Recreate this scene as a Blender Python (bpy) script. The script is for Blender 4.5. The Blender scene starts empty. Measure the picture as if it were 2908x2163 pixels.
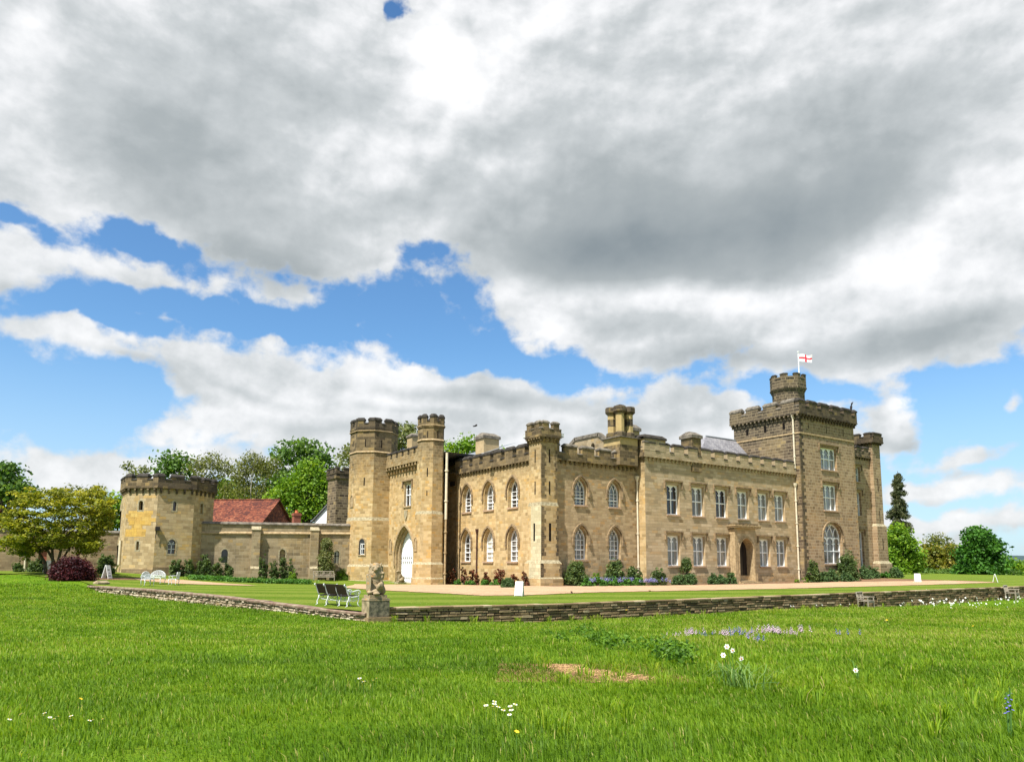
import bpy, math, random
import numpy as np
from mathutils import Vector, Matrix
from mathutils.geometry import tessellate_polygon
random.seed(7); rng=np.random.default_rng(11)
SC=bpy.context.scene; COL=SC.collection
# ---------------------------------------------------------------- camera model
F_,CX_,CY_=2095.8,1454.0,1326.8
YAW,PIT,ROL=math.radians(34.2509),math.radians(7.5139),math.radians(0.3849)
HC=1.55
_f=np.array([math.sin(YAW)*math.cos(PIT),math.cos(YAW)*math.cos(PIT),math.sin(PIT)])
_r=np.array([math.cos(YAW),-math.sin(YAW),0.]); _u=np.cross(_r,_f)
RR=_r*math.cos(ROL)+_u*math.sin(ROL); UU=-_r*math.sin(ROL)+_u*math.cos(ROL); FF=_f
EYE=np.array([0,0,HC])
def ray(px,py): return FF+RR*((px-CX_)/F_)-UU*((py-CY_)/F_)
def onz(px,py,z): d=ray(px,py); return EYE+d*((z-HC)/d[2])
def onx(px,py,x): d=ray(px,py); return EYE+d*(x/d[0])
def ony(px,py,y): d=ray(px,py); return EYE+d*(y/d[1])
def dep(px,py,t):
    d=ray(px,py); return EYE+d*(t/(d[0]*math.sin(YAW)+d[1]*math.cos(YAW)))
def depth_of(p): return p[0]*math.sin(YAW)+p[1]*math.cos(YAW)
def latdep(x,y): return (x*math.cos(YAW)-y*math.sin(YAW), x*math.sin(YAW)+y*math.cos(YAW))
def fromld(l,d): return np.array([l*math.cos(YAW)+d*math.sin(YAW), -l*math.sin(YAW)+d*math.cos(YAW)])
cd=bpy.data.cameras.new("camera"); cam=bpy.data.objects.new("camera",cd); COL.objects.link(cam); SC.camera=cam
cd.sensor_fit='HORIZONTAL'; cd.sensor_width=36; cd.lens=F_/2908*36; cd.shift_x=0; cd.shift_y=(CY_-1081.5)/2908
cd.clip_start=.1; cd.clip_end=20000
M=Matrix.Identity(4)
for i in range(3): M[i][0]=RR[i]; M[i][1]=UU[i]; M[i][2]=-FF[i]; M[i][3]=EYE[i]
cam.matrix_world=M
SC.view_settings.view_transform='Standard'; SC.view_settings.look='None'; SC.view_settings.gamma=1
SC.view_settings.exposure=0.9
SC.render.engine='CYCLES'
SC.cycles.max_bounces=6; SC.cycles.diffuse_bounces=3; SC.cycles.glossy_bounces=2; SC.cycles.transmission_bounces=3; SC.cycles.transparent_max_bounces=4
SC.cycles.use_denoising=True
# ---------------------------------------------------------------- sun
SUN=np.array([-.50,-.17,.85]); SUN=SUN/np.linalg.norm(SUN)
sl=bpy.data.lights.new("sun","SUN"); so=bpy.data.objects.new("sun",sl); COL.objects.link(so)
sl.energy=4.9; sl.angle=math.radians(.53); sl.color=(1,.955,.87)
so.rotation_euler=Vector(-SUN).to_track_quat('-Z','Y').to_euler()
so.location=(-30,-20,60)
# ---------------------------------------------------------------- node helper
class NT:
    def __init__(s,nt): s.nt=nt; s.n=nt.nodes; s.l=nt.links
    def new(s,t,**k):
        n=s.n.new(t)
        for a,b in k.items():
            setattr(n,a,b)
        return n
    def put(s,sock,v):
        if hasattr(v,'is_output') or isinstance(v,bpy.types.NodeSocket): s.l.new(v,sock)
        else:
            if isinstance(v,(tuple,list)) and sock.type=='RGBA' and len(v)==3: v=(*v,1)
            sock.default_value=v
    def math(s,op,a,b=None,c=None,clamp=False):
        n=s.new('ShaderNodeMath',operation=op,use_clamp=clamp)
        for i,v in enumerate((a,b,c)):
            if v is not None: s.put(n.inputs[i],v)
        return n.outputs[0]
    def mix(s,f,a,b,blend='MIX'):
        n=s.new('ShaderNodeMix',data_type='RGBA',blend_type=blend)
        s.put(n.inputs[0],f); s.put(n.inputs[6],a); s.put(n.inputs[7],b); return n.outputs[2]
    def noise(s,vec,scale,detail=4,rough=.55,dist=0,dim='3D'):
        n=s.new('ShaderNodeTexNoise',noise_dimensions=dim)
        if vec is not None: s.l.new(vec,n.inputs['Vector'])
        n.inputs['Scale'].default_value=scale; n.inputs['Detail'].default_value=detail; n.inputs['Roughness'].default_value=rough; n.inputs['Distortion'].default_value=dist
        return n
    def smooth(s,v,a,b,lo=0,hi=1):
        n=s.new('ShaderNodeMapRange',interpolation_type='SMOOTHSTEP'); s.put(n.inputs[0],v)
        for i,x in enumerate((a,b,lo,hi)): s.put(n.inputs[i+1],x)
        return n.outputs[0]
    def lin(s,v,a,b,lo=0,hi=1):
        n=s.new('ShaderNodeMapRange'); s.put(n.inputs[0],v)
        for i,x in enumerate((a,b,lo,hi)): s.put(n.inputs[i+1],x)
        return n.outputs[0]
    def mapping(s,vec,loc=(0,0,0),rot=(0,0,0),scale=(1,1,1),kind='POINT'):
        n=s.new('ShaderNodeMapping',vector_type=kind); s.l.new(vec,n.inputs[0])
        n.inputs['Location'].default_value=loc; n.inputs['Rotation'].default_value=rot; n.inputs['Scale'].default_value=scale
        return n.outputs[0]
    def ramp(s,v,stops):
        n=s.new('ShaderNodeValToRGB'); s.put(n.inputs[0],v); e=n.color_ramp.elements
        while len(e)<len(stops): e.new(.5)
        for k,(p,c) in enumerate(stops): e[k].position=p; e[k].color=(*c,1) if len(c)==3 else c
        return n.outputs[0]
# ---------------------------------------------------------------- sky
W=bpy.data.worlds.new("World"); SC.world=W; W.use_nodes=True
t=NT(W.node_tree); t.n.clear()
out=t.new('ShaderNodeOutputWorld'); bg=t.new('ShaderNodeBackground'); t.l.new(bg.outputs[0],out.inputs[0]); bg.inputs[1].default_value=.60
sky=t.new('ShaderNodeTexSky',sky_type='NISHITA'); sky.sun_disc=False
sky.sun_elevation=math.asin(SUN[2]); sky.sun_rotation=math.atan2(SUN[0],SUN[1]); sky.air_density=1.0; sky.dust_density=.6; sky.ozone_density=2.5
tc=t.new('ShaderNodeTexCoord'); D=tc.outputs['Generated']
dr=t.mapping(D,rot=(0,0,YAW))               # x = right, y = ahead, z = up
sp=t.new('ShaderNodeSeparateXYZ'); t.l.new(dr,sp.inputs[0])
az=t.math('ARCTAN2',sp.outputs[0],sp.outputs[1])
el=t.math('ARCSINE',sp.outputs[2])
cb=t.new('ShaderNodeCombineXYZ'); t.put(cb.inputs[0],az); t.put(cb.inputs[1],el); A=cb.outputs[0]
def azel(dx,dy):
    d=ray(dx*1.30928,dy*1.30928); l,dd=latdep(d[0],d[1]); n=math.sqrt(d@d); return math.atan2(l,dd),math.asin(d[2]/n)
zz=t.math('ADD',sp.outputs[2],.12)
pv=t.new('ShaderNodeCombineXYZ'); t.put(pv.inputs[0],t.math('DIVIDE',sp.outputs[0],zz)); t.put(pv.inputs[1],t.math('DIVIDE',sp.outputs[1],zz)); P=pv.outputs[0]
# features shrink and flatten towards the horizon, as a cloud deck does
tz=t.math('DIVIDE',sp.outputs[2],t.math('MAXIMUM',t.math('SQRT',t.math('SUBTRACT',1.0,t.math('MULTIPLY',sp.outputs[2],sp.outputs[2]))),.05))
cs=t.new('ShaderNodeCombineXYZ'); t.put(cs.inputs[0],az); t.put(cs.inputs[1],t.math('MULTIPLY',tz,1.08)); B=cs.outputs[0]
def shift(v,dx,dy): return t.mapping(v,loc=(dx,dy,0))
n_w1=t.noise(A,5.,3,.5); n_w2=t.noise(A,17,4,.55)
def vadd(a,n,amp):
    x=t.new('ShaderNodeVectorMath',operation='SUBTRACT'); t.l.new(n.outputs['Color'],x.inputs[0]); x.inputs[1].default_value=(.5,.5,.5)
    y=t.new('ShaderNodeVectorMath',operation='MULTIPLY_ADD'); t.l.new(x.outputs[0],y.inputs[0]); y.inputs[1].default_value=amp; t.l.new(a,y.inputs[2]); return y.outputs[0]
Aw=vadd(vadd(A,n_w1,(.13,.07,0)),n_w2,(.05,.04,0))
As=vadd(A,n_w1,(.12,.08,0))
def puff(v,sc,off=(0,0)):
    n=t.noise(shift(v,*off) if off!=(0,0) else v,sc,9,.54,.1); return n.outputs['Fac']
def blob(vec,x,y,rx,ry,rot=0):
    """ellipse given in the photograph's 2221-wide coordinates, turned into a direction on the sky dome"""
    a0,e0=azel(x,y); a1,e1=azel(x+40,y); a2,e2=azel(x,y-40)
    sx=math.hypot(a1-a0,e1-e0)/40; sy=math.hypot(a2-a0,e2-e0)/40
    m=t.mapping(vec,loc=(a0,e0,0),rot=(0,0,math.radians(rot)),scale=(rx*sx,ry*sy,1),kind='TEXTURE')
    g=t.new('ShaderNodeTexGradient',gradient_type='SPHERICAL'); t.l.new(m,g.inputs[0]); return g.outputs['Fac']
def field(vec,lst,start=0.):
    acc=start
    for b in lst: acc=t.math('MULTIPLY_ADD',blob(vec,*b[:5]),b[5],acc)
    return acc
# x,y,rx,ry,rot,weight  (positive = cloud, negative = blue gap)
CL=[(300,150,620,420,-8,2.2),(620,330,480,330,-18,2.0),(60,360,300,150,-10,.9),(560,520,300,120,-8,1.0),(600,20,260,160,0,1.3),(1400,10,220,130,0,1.0),(760,480,230,170,-10,1.1),
 (1000,120,420,360,0,1.8),(1500,300,760,460,0,2.6),(1950,300,600,600,0,2.2),(1250,560,420,220,-18,1.3),(1600,700,680,150,-4,1.7),(2080,640,420,240,8,1.6),(1300,690,260,110,-20,.7),
 (20,570,150,90,-8,1.5),(230,590,170,65,-14,1.15),(400,630,160,70,-16,1.25),(610,640,150,42,-4,1.0),(20,690,120,50,0,1.1),
 (200,745,170,50,-12,1.1),(400,790,230,80,-20,1.15),(760,850,420,110,-6,1.45),(1100,880,480,95,-2,1.25),(1450,890,280,70,2,1.15),(820,950,720,75,0,1.15),(500,890,200,50,-14,.6),
 (150,1010,330,55,0,.85),(600,1000,400,60,0,.7),(1400,980,500,80,0,1.2),(700,1040,700,70,0,.9),
 (1800,890,110,50,-10,1.05),(1950,905,95,70,0,1.4),(1880,950,170,38,0,.9),(2090,985,220,38,4,1.05),(1990,1055,150,38,0,1.0),(2150,1110,240,48,0,1.0),(1930,1110,200,30,0,.6),(2210,885,50,36,0,1.1),(2000,1170,400,40,0,.9),(2080,1040,260,34,2,.8),(1950,1130,220,36,0,.7),(180,985,300,40,0,.5)]
GP=[(862,10,22,34,20,-1.15),(330,505,150,50,-12,-1.3),(60,470,130,32,-8,-1.0),(890,560,60,60,0,-1.0),(830,665,260,100,-28,-1.1),(1000,760,190,55,0,-.7),(1180,800,180,45,-8,-.9),(1660,852,220,26,-3,-.8),(2100,850,220,60,8,-.8),(250,690,200,34,-12,-1.0),(560,710,300,40,-5,-1.0),(150,870,260,80,0,-.9),(120,520,60,26,-14,-.7),(1990,1010,300,14,0,-.3),(2050,1080,300,12,0,-.3),(1720,930,60,80,0,-.3)]
dens=field(Aw,CL+GP,-.22)
front=t.smooth(sp.outputs[1],-.1,.35)
n_s=t.noise(P,2.2,6,.6,.3)
gen=t.lin(n_s.outputs['Fac'],.35,.65,-.4,1.0)
dens=t.math('ADD',t.math('MULTIPLY',dens,front),t.math('MULTIPLY',gen,t.math('SUBTRACT',1,front)))
p1=puff(B,7.5)
p3=puff(B,26.,(1,2))
dens=t.math('ADD',dens,t.math('ADD',t.lin(p1,.28,.72,-.72,.72),t.lin(p3,.28,.72,-.40,.40)))
alpha=t.smooth(dens,-.10,.62)
# relief of the puffs : lit on the side towards the sun (upper left of the view)
dlt=(.014,-.030)
q1=puff(B,7.5,dlt); rel1=t.math('SUBTRACT',p1,q1)
p2=puff(B,21.); q2=puff(B,21.,(.005,-.008)); rel2=t.math('SUBTRACT',p2,q2)
rel=t.math('ADD',t.math('MULTIPLY',rel1,1.5),t.math('MULTIPLY',rel2,.40))
DK=[(1450,500,620,190,2,1.18),(1250,565,330,90,0,.65),(1300,330,420,260,0,.45),(1720,480,380,150,0,.6),(1780,260,300,110,0,.6),(420,440,360,190,-24,.7),(620,585,220,70,-6,.85),(350,230,380,200,-14,.5),(640,190,360,260,-12,.45),(720,500,240,120,-16,.4),(1650,775,520,46,-3,.75),(1350,700,260,40,-10,.4),(2060,710,240,60,10,.6),(2000,300,300,150,20,.35),(960,470,180,130,-20,.25),(60,625,130,34,0,.5),(1060,875,400,30,-3,.5),(740,930,560,26,0,.3),(380,830,200,26,-18,.35),(400,660,170,22,-16,.3),(200,620,160,22,-14,.25),(250,780,150,18,-14,.35),(520,850,200,22,-14,.35),(900,905,300,20,-3,.35),(1950,955,200,26,0,.5),(2090,1005,220,18,0,.4),(2000,1078,200,18,0,.4),(2150,1140,240,20,0,.35),(1980,80,300,140,0,.25),(1350,120,200,160,0,.15),(1450,930,300,24,0,.3)]
BR=[(930,70,90,150,0,.55),(1000,160,160,130,0,.35),(1180,40,160,80,0,.4),(1500,640,540,44,-3,.55),(1120,610,130,70,-30,.45),(140,350,150,120,-20,.35),(830,330,90,90,0,.35),(2050,480,160,160,0,.3),(1780,880,80,40,0,.4),(1960,880,70,40,0,.55),(60,60,100,120,0,.25),(800,800,300,50,-4,.3),(260,720,140,30,-14,.3)]
dkf=field(As,DK); sh=t.math('SUBTRACT',dkf,field(As,BR))
rel=t.math('MULTIPLY',rel,t.lin(dkf,.1,.9,1.15,.45))
n_b=t.noise(t.mapping(B,loc=(3,1,0)),6.,7,.55,.15)
sh=t.math('ADD',sh,t.lin(n_b.outputs['Fac'],.3,.7,-.24,.24))
sh=t.math('SUBTRACT',sh,rel)
thin=t.smooth(dens,.05,.9)
sh=t.math('MULTIPLY',sh,t.math('MULTIPLY_ADD',thin,.55,.45))
ccol=t.ramp(t.math('MULTIPLY_ADD',sh,.5,.24),[(0,(1.0,1.0,1.0)),(.16,(.83,.84,.85)),(.36,(.58,.61,.62)),(.6,(.40,.435,.445)),(1.0,(.25,.29,.31))])
hs=t.new('ShaderNodeHueSaturation'); hs.inputs['Saturation'].default_value=1.16; hs.inputs['Value'].default_value=.162; hs.inputs['Hue'].default_value=.505
t.l.new(sky.outputs[0],hs.inputs['Color'])
skyc=t.mix(1.0,hs.outputs[0],(.86,1.02,1.0),'MULTIPLY')
hz=t.smooth(el,.02,.30,.62,0.0)
skyc=t.mix(hz,skyc,(.46,.62,.86))
fin=t.mix(t.math('MULTIPLY',alpha,.97),skyc,ccol)
t.l.new(fin,bg.inputs[0])
W.cycles.sampling_method='MANUAL'; W.cycles.sample_map_resolution=512
# ---------------------------------------------------------------- materials
def mat(name):
    m=bpy.data.materials.new(name); m.use_nodes=True; t=NT(m.node_tree); t.n.clear()
    o=t.new('ShaderNodeOutputMaterial'); b=t.new('ShaderNodeBsdfPrincipled'); t.l.new(b.outputs[0],o.inputs[0])
    return m,t,b,o
def bump(t,b,h,dist=.02,strength=.6):
    n=t.new('ShaderNodeBump'); n.inputs['Distance'].default_value=dist; n.inputs['Strength'].default_value=strength
    t.put(n.inputs['Height'],h); t.l.new(n.outputs[0],b.inputs['Normal'])
def attr(t,name):
    n=t.new('ShaderNodeAttribute'); n.attribute_name=name; return n.outputs['Fac']
def stone(name,c1,c2,mortar,bw=.62,bh=.27,c3=(.50,.29,.09),stain=(.05,.045,.035),stain_amt=.35,spread=.75,ms=.012,top=None,orange=.12):
    m,t,b,o=mat(name)
    uv=t.new('ShaderNodeUVMap'); uv.uv_map='UVMap'; geo=t.new('ShaderNodeNewGeometry'); pos=geo.outputs['Position']
    nw=t.noise(pos,1.3,2); wv=t.new('ShaderNodeVectorMath',operation='MULTIPLY_ADD'); t.l.new(nw.outputs['Color'],wv.inputs[0]); wv.inputs[1].default_value=(.05,.03,0); t.l.new(uv.outputs[0],wv.inputs[2])
    def brick(off,f,freq):
        k=t.new('ShaderNodeTexBrick'); t.l.new(t.mapping(wv.outputs[0],loc=off),k.inputs['Vector'])
        k.offset=f; k.offset_frequency=freq; k.squash=.72; k.squash_frequency=3
        k.inputs['Scale'].default_value=1; k.inputs['Brick Width'].default_value=bw; k.inputs['Row Height'].default_value=bh
        k.inputs['Mortar Size'].default_value=ms; k.inputs['Mortar Smooth'].default_value=.3; k.inputs['Bias'].default_value=0
        return k
    k=brick((0,0,0),.43,2)
    t.put(k.inputs['Color1'],(0,0,0,1)); t.put(k.inputs['Color2'],(1,1,1,1)); t.put(k.inputs['Mortar'],(.5,.5,.5,1))
    rv=k.outputs['Color']
    base=t.mix(t.lin(rv,.5-spread/2,.5+spread/2),c1,c2)
    # some blocks redder / yellower
    wn=t.new('ShaderNodeTexWhiteNoise',noise_dimensions='1D'); t.put(wn.inputs['W'],rv)
    base=t.mix(t.smooth(wn.outputs['Value'],1-orange,1-orange*.4,0,.7),base,c3)
    n1=t.noise(pos,.33,5,.6); n2=t.noise(pos,2.4,6,.65); n3=t.noise(pos,9,4,.7)
    base=t.mix(t.lin(n2.outputs['Fac'],.3,.75,0,.42),base,tuple(.72*x for x in c2))
    base=t.mix(t.smooth(n1.outputs['Fac'],.5,.7,0,.35),base,c3)
    wn3=t.new('ShaderNodeTexWhiteNoise',noise_dimensions='1D'); t.put(wn3.inputs['W'],t.math('ADD',rv,3.7))
    base=t.mix(t.smooth(wn3.outputs['Value'],.88,.96,0,.45),base,tuple(.5*x for x in c2))
    base=t.mix(t.smooth(wn3.outputs['Value'],.16,.06,0,.35),base,tuple(min(.62,1.18*x+.03) for x in c1))
    # vertical weather streaks and sooty patches
    st=t.noise(t.mapping(pos,scale=(1.6,1.6,.22)),1.1,6,.65)
    sv=t.smooth(st.outputs['Fac'],.50,.76,0,stain_amt)
    if top:
        z=t.new('ShaderNodeSeparateXYZ'); t.l.new(pos,z.inputs[0])
        tz=t.math('ADD',t.lin(z.outputs[2],top[0],top[1]),t.lin(n2.outputs['Fac'],.2,.8,-.45,.45))
        sv=t.math('MAXIMUM',sv,t.math('MULTIPLY',t.smooth(tz,.1,1.0),top[2]))
    base=t.mix(sv,base,stain)
    base=t.mix(t.smooth(n3.outputs['Fac'],.62,.78,0,.35),base,(.50,.48,.40))
    base=t.mix(t.math('MULTIPLY',k.outputs['Fac'],.85),base,mortar)
    t.l.new(base,b.inputs['Base Color']); b.inputs['Roughness'].default_value=.95; b.inputs['Specular IOR Level'].default_value=.15
    h=t.math('ADD',t.math('MULTIPLY',k.outputs['Fac'],-1.0),t.math('ADD',t.math('MULTIPLY',n2.outputs['Fac'],.9),t.math('MULTIPLY',rv,.25)))
    bump(t,b,h,.035,.75)
    return m
def plain(name,c,rough=.6,spec=.3,metal=0,var=.25,scale=3.,c2=None,bmp=0):
    m,t,b,o=mat(name); geo=t.new('ShaderNodeNewGeometry')
    n=t.noise(geo.outputs['Position'],scale,5,.6)
    d=c2 if c2 else tuple(x*(1-var) for x in c)
    col=t.mix(t.smooth(n.outputs['Fac'],.35,.68),c,d)
    t.l.new(col,b.inputs['Base Color']); b.inputs['Roughness'].default_value=rough; b.inputs['Metallic'].default_value=metal; b.inputs['Specular IOR Level'].default_value=spec
    if bmp: bump(t,b,n.outputs['Fac'],bmp,.7)
    return m
def tinted(name,stops,rough=.9,spec=.15,scale=14.,bmp=.01,lichen=None):
    """colour per piece from the mesh's own 'tint' attribute"""
    m,t,b,o=mat(name); geo=t.new('ShaderNodeNewGeometry'); n=t.noise(geo.outputs['Position'],scale,5,.65)
    v=t.math('ADD',attr(t,'tint'),t.lin(n.outputs['Fac'],.25,.75,-.16,.16))
    col=t.ramp(v,stops)
    if lichen:
        n2=t.noise(geo.outputs['Position'],lichen[1],6,.7); col=t.mix(t.smooth(n2.outputs['Fac'],lichen[2],lichen[2]+.1,0,.9),col,lichen[0])
    t.l.new(col,b.inputs['Base Color']); b.inputs['Roughness'].default_value=rough; b.inputs['Specular IOR Level'].default_value=spec
    bump(t,b,n.outputs['Fac'],bmp,.8)
    return m
def leafm(name,stops,trans=.4,rough=.55):
    m,t,b,o=mat(name)
    col=t.ramp(attr(t,'tint'),stops)
    t.l.new(col,b.inputs['Base Color']); b.inputs['Roughness'].default_value=rough; b.inputs['Specular IOR Level'].default_value=.25
    tr=t.new('ShaderNodeBsdfTranslucent'); br=t.mix(1.0,col,(1.3,1.25,.5),'MULTIPLY'); t.l.new(br,tr.inputs[0])
    mx=t.new('ShaderNodeMixShader'); mx.inputs[0].default_value=trans; t.l.new(b.outputs[0],mx.inputs[1]); t.l.new(tr.outputs[0],mx.inputs[2]); t.l.new(mx.outputs[0],o.inputs[0])
    return m
MT={}
MT['gold']=stone('golden_sandstone',(.54,.40,.215),(.39,.275,.13),(.50,.38,.225),.54,.245,(.54,.33,.11),stain_amt=.34,top=(7.6,9.8,.40))
MT['gate']=stone('gate_sandstone',(.54,.395,.21),(.38,.265,.12),(.52,.39,.23),.50,.26,(.55,.32,.095),stain_amt=.32,top=(7.5,12.8,.62),orange=.15)
MT['brown']=stone('brown_sandstone',(.45,.335,.195),(.32,.23,.125),(.40,.30,.19),.50,.22,(.47,.27,.10),stain_amt=.3,top=(8.2,9.9,.35))
MT['pale']=stone('buff_sandstone',(.50,.39,.25),(.375,.285,.17),(.36,.28,.18),.70,.25,(.48,.31,.14),stain_amt=.22,ms=.006,top=(8.6,10.8,.22),stain=(.16,.15,.10))
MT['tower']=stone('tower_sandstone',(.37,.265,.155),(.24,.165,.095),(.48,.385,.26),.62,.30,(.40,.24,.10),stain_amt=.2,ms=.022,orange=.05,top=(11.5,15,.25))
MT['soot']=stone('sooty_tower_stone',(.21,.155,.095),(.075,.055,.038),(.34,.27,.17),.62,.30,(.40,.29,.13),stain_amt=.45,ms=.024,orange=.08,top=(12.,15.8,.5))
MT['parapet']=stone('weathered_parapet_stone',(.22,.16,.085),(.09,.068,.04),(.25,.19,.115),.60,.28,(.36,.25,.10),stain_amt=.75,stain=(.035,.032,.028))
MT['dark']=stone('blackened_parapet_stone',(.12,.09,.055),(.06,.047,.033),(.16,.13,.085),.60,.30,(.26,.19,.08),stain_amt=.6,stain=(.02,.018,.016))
MT['court']=stone('courtyard_stone',(.38,.30,.19),(.24,.185,.11),(.42,.35,.24),.62,.29,(.43,.29,.12),stain_amt=.4,orange=.1)
MT['oct']=stone('octagon_stone',(.47,.365,.21),(.345,.255,.135),(.40,.31,.19),.60,.27,(.55,.35,.11),stain_amt=.3,orange=.12,ms=.008)
MT['octy']=stone('yellow_patch_stone',(.56,.37,.11),(.50,.31,.085),(.47,.32,.12),.72,.33,(.60,.38,.08),stain_amt=.12,orange=.2,ms=.006)
MT['lichen']=stone('limewashed_stone',(.56,.50,.33),(.46,.40,.25),(.42,.37,.24),.5,.27,(.45,.38,.2),stain_amt=.2,orange=.03,ms=.008)
MT['garden']=stone('garden_wall_stone',(.30,.225,.135),(.18,.13,.078),(.24,.19,.12),.5,.22,(.28,.17,.09),stain_amt=.6)
MT['trim']=plain('dressed_stone',(.42,.315,.18),.9,.2,0,.3,4.,(.26,.185,.10),.012)
MT['hood']=plain('weathered_moulding',(.30,.215,.12),.9,.2,0,.3,5.,(.13,.095,.06),.012)
MT['sill']=plain('pink_sill_stone',(.42,.29,.19),.9,.2,0,.3,5.)
MT['ledge']=plain('lichened_ledge_stone',(.40,.35,.23),.95,.1,0,.3,6.,(.22,.18,.11),.012)
MT['cope']=plain('coping_stone',(.062,.055,.048),.95,.1,0,.4,2.2,(.03,.027,.024),.015)
MT['copel']=plain('pale_coping_stone',(.20,.175,.14),.95,.1,0,.4,2.6,(.09,.078,.064),.015)
MT['white']=plain('white_paint',(.80,.81,.81),.45,.4,0,.06,6.)
MT['cream']=plain('cream_paint',(.66,.58,.43),.5,.4,0,.2,3.)
MT['slit']=plain('dark_slot',(.012,.010,.009),.95,.05)
MT['iron']=plain('black_iron',(.025,.018,.016),.5,.4)
MT['rust']=plain('maroon_iron',(.07,.025,.018),.55,.4)
MT['lead']=plain('lead_sheet',(.24,.26,.28),.5,.4,.3,.25,1.5)
MT['slate']=plain('grey_slate',(.17,.17,.19),.6,.4,0,.35,4.)
MT['render']=plain('yellow_render',(.42,.31,.145),.9,.1,0,.2,2.5)
MT['buffr']=plain('buff_render',(.44,.33,.185),.9,.1,0,.2,2.)
MT['wood']=plain('weathered_teak',(.33,.285,.22),.8,.2,0,.35,9.)
MT['slat']=plain('dark_brown_paint',(.022,.010,.010),.5,.3,0,.3,6.)
MT['metalw']=plain('white_cast_iron',(.62,.64,.64),.4,.4,0,.06,9.)
MT['redbrick']=plain('red_brick',(.30,.11,.07),.9,.1,0,.35,9.,(.19,.07,.05))
MT['terra']=plain('terracotta',(.55,.17,.07),.8,.2)
MT['soil']=plain('bare_soil',(.20,.12,.075),1.,.05,0,.4,6.,(.12,.07,.045),.03)
MT['bark']=plain('tree_bark',(.115,.095,.07),.95,.1,0,.45,5.,(.05,.04,.03),.03)
MT['birchbark']=plain('pale_bark',(.42,.39,.33),.9,.1,0,.4,5.,(.2,.18,.15),.02)
MT['stem']=plain('green_stem',(.07,.16,.03),.7,.2)
MT['petal']=plain('white_petal',(.82,.82,.76),.6,.2,0,.05)
MT['corona']=plain('orange_corona',(.62,.20,.03),.6,.2)
MT['yolk']=plain('yellow_florets',(.70,.48,.03),.7,.2)
MT['pinkp']=plain('pale_pink_petal',(.66,.48,.60),.6,.2,0,.15,30.)
MT['bluep']=plain('violet_blue_petal',(.16,.14,.52),.6,.2,0,.3,30.)
MT['lilac']=plain('lilac_petal',(.36,.33,.66),.6,.2,0,.3,30.)
MT['red']=plain('red_flag_cloth',(.62,.025,.05),.7,.2)
MT['white_cloth']=plain('white_flag_cloth',(.78,.77,.80),.8,.1,0,.05)
MT['door']=plain('black_door_paint',(.018,.014,.014),.3,.5)
MT['brickred']=plain('red_door_paint',(.26,.075,.045),.5,.3)
MT['grey']=plain('grey_lettering',(.17,.18,.19),.8,.1)
MT['board']=plain('white_board',(.82,.83,.82),.5,.3,0,.04)
MT['glassl']=plain('floodlight_glass',(.55,.56,.56),.2,.6)
MT['bird']=plain('dark_feathers',(.03,.03,.035),.8,.1)
def glassm(name,c,c2,rough=.06,scale=1.3):
    m,t,b,o=mat(name); geo=t.new('ShaderNodeNewGeometry'); n=t.noise(t.mapping(geo.outputs['Position'],scale=(1,1,.25)),scale,3,.5)
    t.l.new(t.mix(t.smooth(n.outputs['Fac'],.4,.62),c,c2),b.inputs['Base Color']); b.inputs['Roughness'].default_value=rough; b.inputs['Specular IOR Level'].default_value=.7
    n2=t.noise(geo.outputs['Position'],2.2,2); bump(t,b,n2.outputs['Fac'],.012,.25)
    return m
MT['glass']=glassm('dark_window_glass',(.012,.012,.012),(.035,.032,.028))
MT['glassc']=glassm('curtained_window_glass',(.10,.095,.085),(.22,.21,.19),.12,2.2)
MT['glassw']=glassm('blind_window_glass',(.55,.53,.45),(.42,.40,.34),.12,3.)
MT['glassb']=glassm('bluish_window_glass',(.04,.05,.065),(.12,.14,.16))
MT['glassg']=glassm('netted_window_glass',(.16,.165,.16),(.27,.275,.265),.1,4.)
MT['dry']=tinted('drystone',[(0,(.10,.07,.036)),(.35,(.20,.142,.075)),(.7,(.29,.21,.12)),(1,(.38,.30,.19))],bmp=.03,scale=9.,lichen=((.55,.53,.42),5.,.66))
MT['rubble']=tinted('rubble_stone',[(0,(.19,.14,.09)),(.4,(.36,.29,.20)),(.75,(.48,.41,.30)),(1,(.58,.52,.41))],bmp=.03,scale=9.,lichen=((.10,.075,.05),5.,.62))
MT['wallcope']=plain('brown_coping_stone',(.165,.10,.075),.9,.15,0,.4,3.,(.30,.24,.17),.02)
MT['statue']=tinted('lichened_statue_stone',[(0,(.14,.11,.065)),(.5,(.29,.225,.14)),(1,(.40,.33,.22))],bmp=.02,scale=14.,lichen=((.50,.23,.06),7.,.56))
MT['pedst']=plain('mossy_pedestal_stone',(.36,.29,.18),.95,.1,0,.4,3.,(.17,.14,.08),.03)
MT['peddk']=plain('blackened_pedestal_stone',(.075,.072,.052),.95,.1,0,.4,6.,(.22,.19,.13),.03)
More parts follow.
